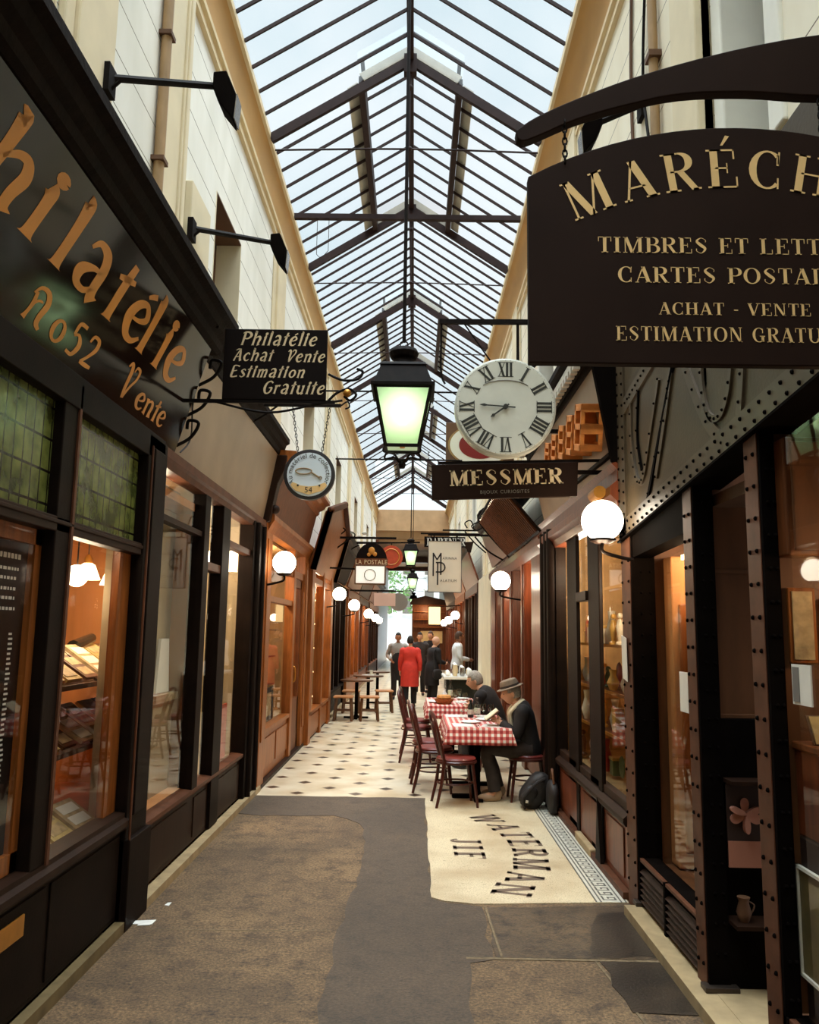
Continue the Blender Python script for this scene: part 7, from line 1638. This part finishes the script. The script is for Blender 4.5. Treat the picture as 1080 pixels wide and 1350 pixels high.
def standing(stride=.0, lean=.0, arms='down', w=1.0):
    J = dict(pelvis=(0,0,.95), spine=(0,.01+lean*.3,1.13), chest=(0,.0+lean*.7,1.31), neck=(0,lean,1.46), skull=(0,lean*1.1+.02,1.55), head=(0,lean*1.2+.035,1.605))
    for q, sg in (('L',-1),('R',1)):
        st = stride*sg
        J['hip'+q] = (sg*.09,0,.90); J['knee'+q] = (sg*.095,.03+st*.5,.50); J['ankle'+q] = (sg*.10,st-.02,.085+(.05 if st < -.1 else 0)); J['toe'+q] = (sg*.11,st+.12,.045)
        J['shoulder'+q] = (sg*.175,lean,1.385)
        if arms == 'down': J['elbow'+q] = (sg*.235,-.03+lean-st*.4,1.12); J['wrist'+q] = (sg*.245,.05+lean-st*.8,.89)
        elif arms == 'front': J['elbow'+q] = (sg*.225,.02+lean,1.13); J['wrist'+q] = (sg*.11,.24+lean,1.08)
        else: J['elbow'+q] = (sg*.27,-.05+lean,1.14); J['wrist'+q] = (sg*.18,.14+lean,1.02)
    return J
# seated pose (local +y forward, seat at z .47)
def seated(lean=.10, head_dy=.06, hand_y=.30, hand_z=.80):
    J = dict(pelvis=(0,0,.56), spine=(0,lean*.25,.73), chest=(0,lean*.8,.88), neck=(0,lean*1.3+.02,1.01), skull=(0,lean*1.5+.05,1.07), head=(0,lean*1.5+head_dy,1.115))
    for q, sg in (('L',-1),('R',1)):
        J['hip'+q] = (sg*.09,.02,.54); J['knee'+q] = (sg*.12,.43,.53); J['ankle'+q] = (sg*.12,.40,.085); J['toe'+q] = (sg*.13,.54,.045)
        J['shoulder'+q] = (sg*.175,lean,.945); J['elbow'+q] = (sg*.215,lean+.08,.70); J['wrist'+q] = (sg*.075,hand_y,hand_z)
    return J
# man in the hat, reading, facing the table (-x)
J = seated(.07,.07,.285,.80); J['ankleL'] = (-.12,.36,.085); J['toeL'] = (-.13,.50,.045); J['ankleR'] = (.11,.30,.085); J['toeR'] = (.12,.44,.045)
def hat_extra(t, J, hmx):
    h = MB(); h.lathe([(.128,0.0),(.134,.004),(.128,.012),(.094,.016),(.090,.06),(.080,.088),(.055,.098),(.001,.092)],(0,0,0),26); h.v = [(x*.92,y*1.12,z+.10*0) for x,y,z in h.v]; h.xf(hmx @ Matrix.Translation((0,-.002,.052)) @ Matrix.Rotation(-.06,4,'X')); ho = t.part('hat', h, 'felt_hat', True, label='grey brown felt hat')
    bd = MB(); bd.lathe([(.0955,.016),(.0945,.038)],(0,0,0),26); bd.v = [(x*.925,y*1.125,z) for x,y,z in bd.v]; bd.xf(hmx @ Matrix.Translation((0,-.002,.052)) @ Matrix.Rotation(-.06,4,'X')); t.part('hat_band', bd, 'hat_band', True, parent=ho)
    ch, nk = Vector(J['chest']), Vector(J['neck']); sc = MB()
    for sg in (-1,1): sc.tube(smooth_curve([(sg*.03,nk.y-.06,nk.z+.03),(sg*.075,nk.y-.01,nk.z-.0),(sg*.07,nk.y+.075,nk.z-.08),(sg*.05,ch.y+.135,ch.z-.02),(sg*.045,ch.y+.115,ch.z-.16)],4),[.030]*17,8,ratio=[.7]*17)
    t.part('scarf', sc, 'cloth_cream', True, label='cream scarf')
person('seated man in a hat and dark jacket reading a small book',(1.20,8.80,0),PI/2,J,(0,-.25),'skin','cloth_black','cloth_charcoal','shoe_tan','hair_grey',extra=hat_extra,hands={'L':dict(d=(.25,.8,.35),side=(0,.3,1),n=(1,0,0),curl=.7),'R':dict(d=(-.25,.8,.35),side=(0,.3,1),n=(-1,0,0),curl=.7)},s=.97)
bk_ = Thing('book','small pale open book held by the man in the hat','book',(.90,8.80,.78))
for sg in (-1,1):
    Rm = Matrix.Translation((.835,8.80,.835)) @ Matrix.Rotation(math.radians(-38),4,'Y') @ Matrix.Rotation(sg*.22,4,'X')
    bk_.part('page', MB().box(-.075,.085,0 if sg > 0 else -.115,.115 if sg > 0 else 0,0,.010).xf(Rm), 'cloth_cream'); bk_.part('cover', MB().box(-.08,.09,0 if sg > 0 else -.12,.12 if sg > 0 else 0,-.005,-.001).xf(Rm), 'leather_brown')
# grey haired man in black, back turned
J = seated(.15,.08,.33,.80)
person('seated grey haired man in a black coat at the farther table, back turned',(1.06,10.62,0),PI/2-.45,J,(.35,-.25),'skin','cloth_black','cloth_charcoal','shoe_black','hair_grey',s=.98)
# woman in red walking away
J = standing(.10,0,'down')
person('person in a bright red knee length coat walking away down the passage',(-.08,18.85,0),0,J,(0,0),'skin','cloth_red','cloth_black','shoe_black','hair_dark',coat=Vector((0,0,.52)),s=.93)
# man in apron coming toward us
J = standing(.10,0,'out')
def apron_extra(t, J, hmx):
    a = MB(); sweep(a,[(0,.035,.50),(0,.045,.8),(0,.05,1.02),(0,.04,1.22)],[.17,.175,.165,.13],[.62,.62,.66,.66]); t.part('apron', a, 'cloth_black', True, label='long black apron')
person('young man in a grey shirt and long black apron walking toward the camera',(-.40,21.2,0),PI,J,(0,0),'skin_tan','cloth_grey','cloth_black','shoe_black','hair_dark',extra=apron_extra,s=.97)
J = standing(.0,.06,'front')
def bag_extra(t, J, hmx):
    b = blob((.27,.0,.82),.13,(.35,1.0,.95),Matrix.Identity(4)); bo = t.part('handbag', b, 'bag_black', True); t.part('handbag_strap', MB().tube(smooth_curve([(.27,-.08,.93),(.18,-.06,1.30),(.16,.02,1.43),(.2,.1,1.3),(.27,.08,.93)],4),.012,6), 'bag_black', True, parent=bo)
person('bald man in a long black coat standing right of the red coat',(.42,19.0,0),-PI/2+.5,J,(0,-.15),'skin','cloth_black','cloth_black','shoe_black',None,coat=Vector((0,.0,.55)),extra=bag_extra,s=.93)
J = standing(.0,.02,'front')
person('waiter in a white shirt and khaki trousers standing by the serving table',(1.00,19.3,0),-PI/2+.15,J,(0,0),'skin_tan','cloth_white','cloth_trouser','shoe_black','hair_brown',s=1.0)
J = standing(.06,0,'down')
person('dark haired person in black partly hidden behind the red coat',(.16,22.5,0),PI,J,(0,0),'skin','cloth_charcoal','cloth_black','shoe_black','hair_dark',s=.98)
J = standing(.0,.04,'front')
person('person in a dark jacket farther back between the red coat and the bald man',(.50,23.6,0),PI-.4,J,(0,0),'skin','cloth_black','cloth_charcoal','shoe_black','hair_brown',s=1.0)
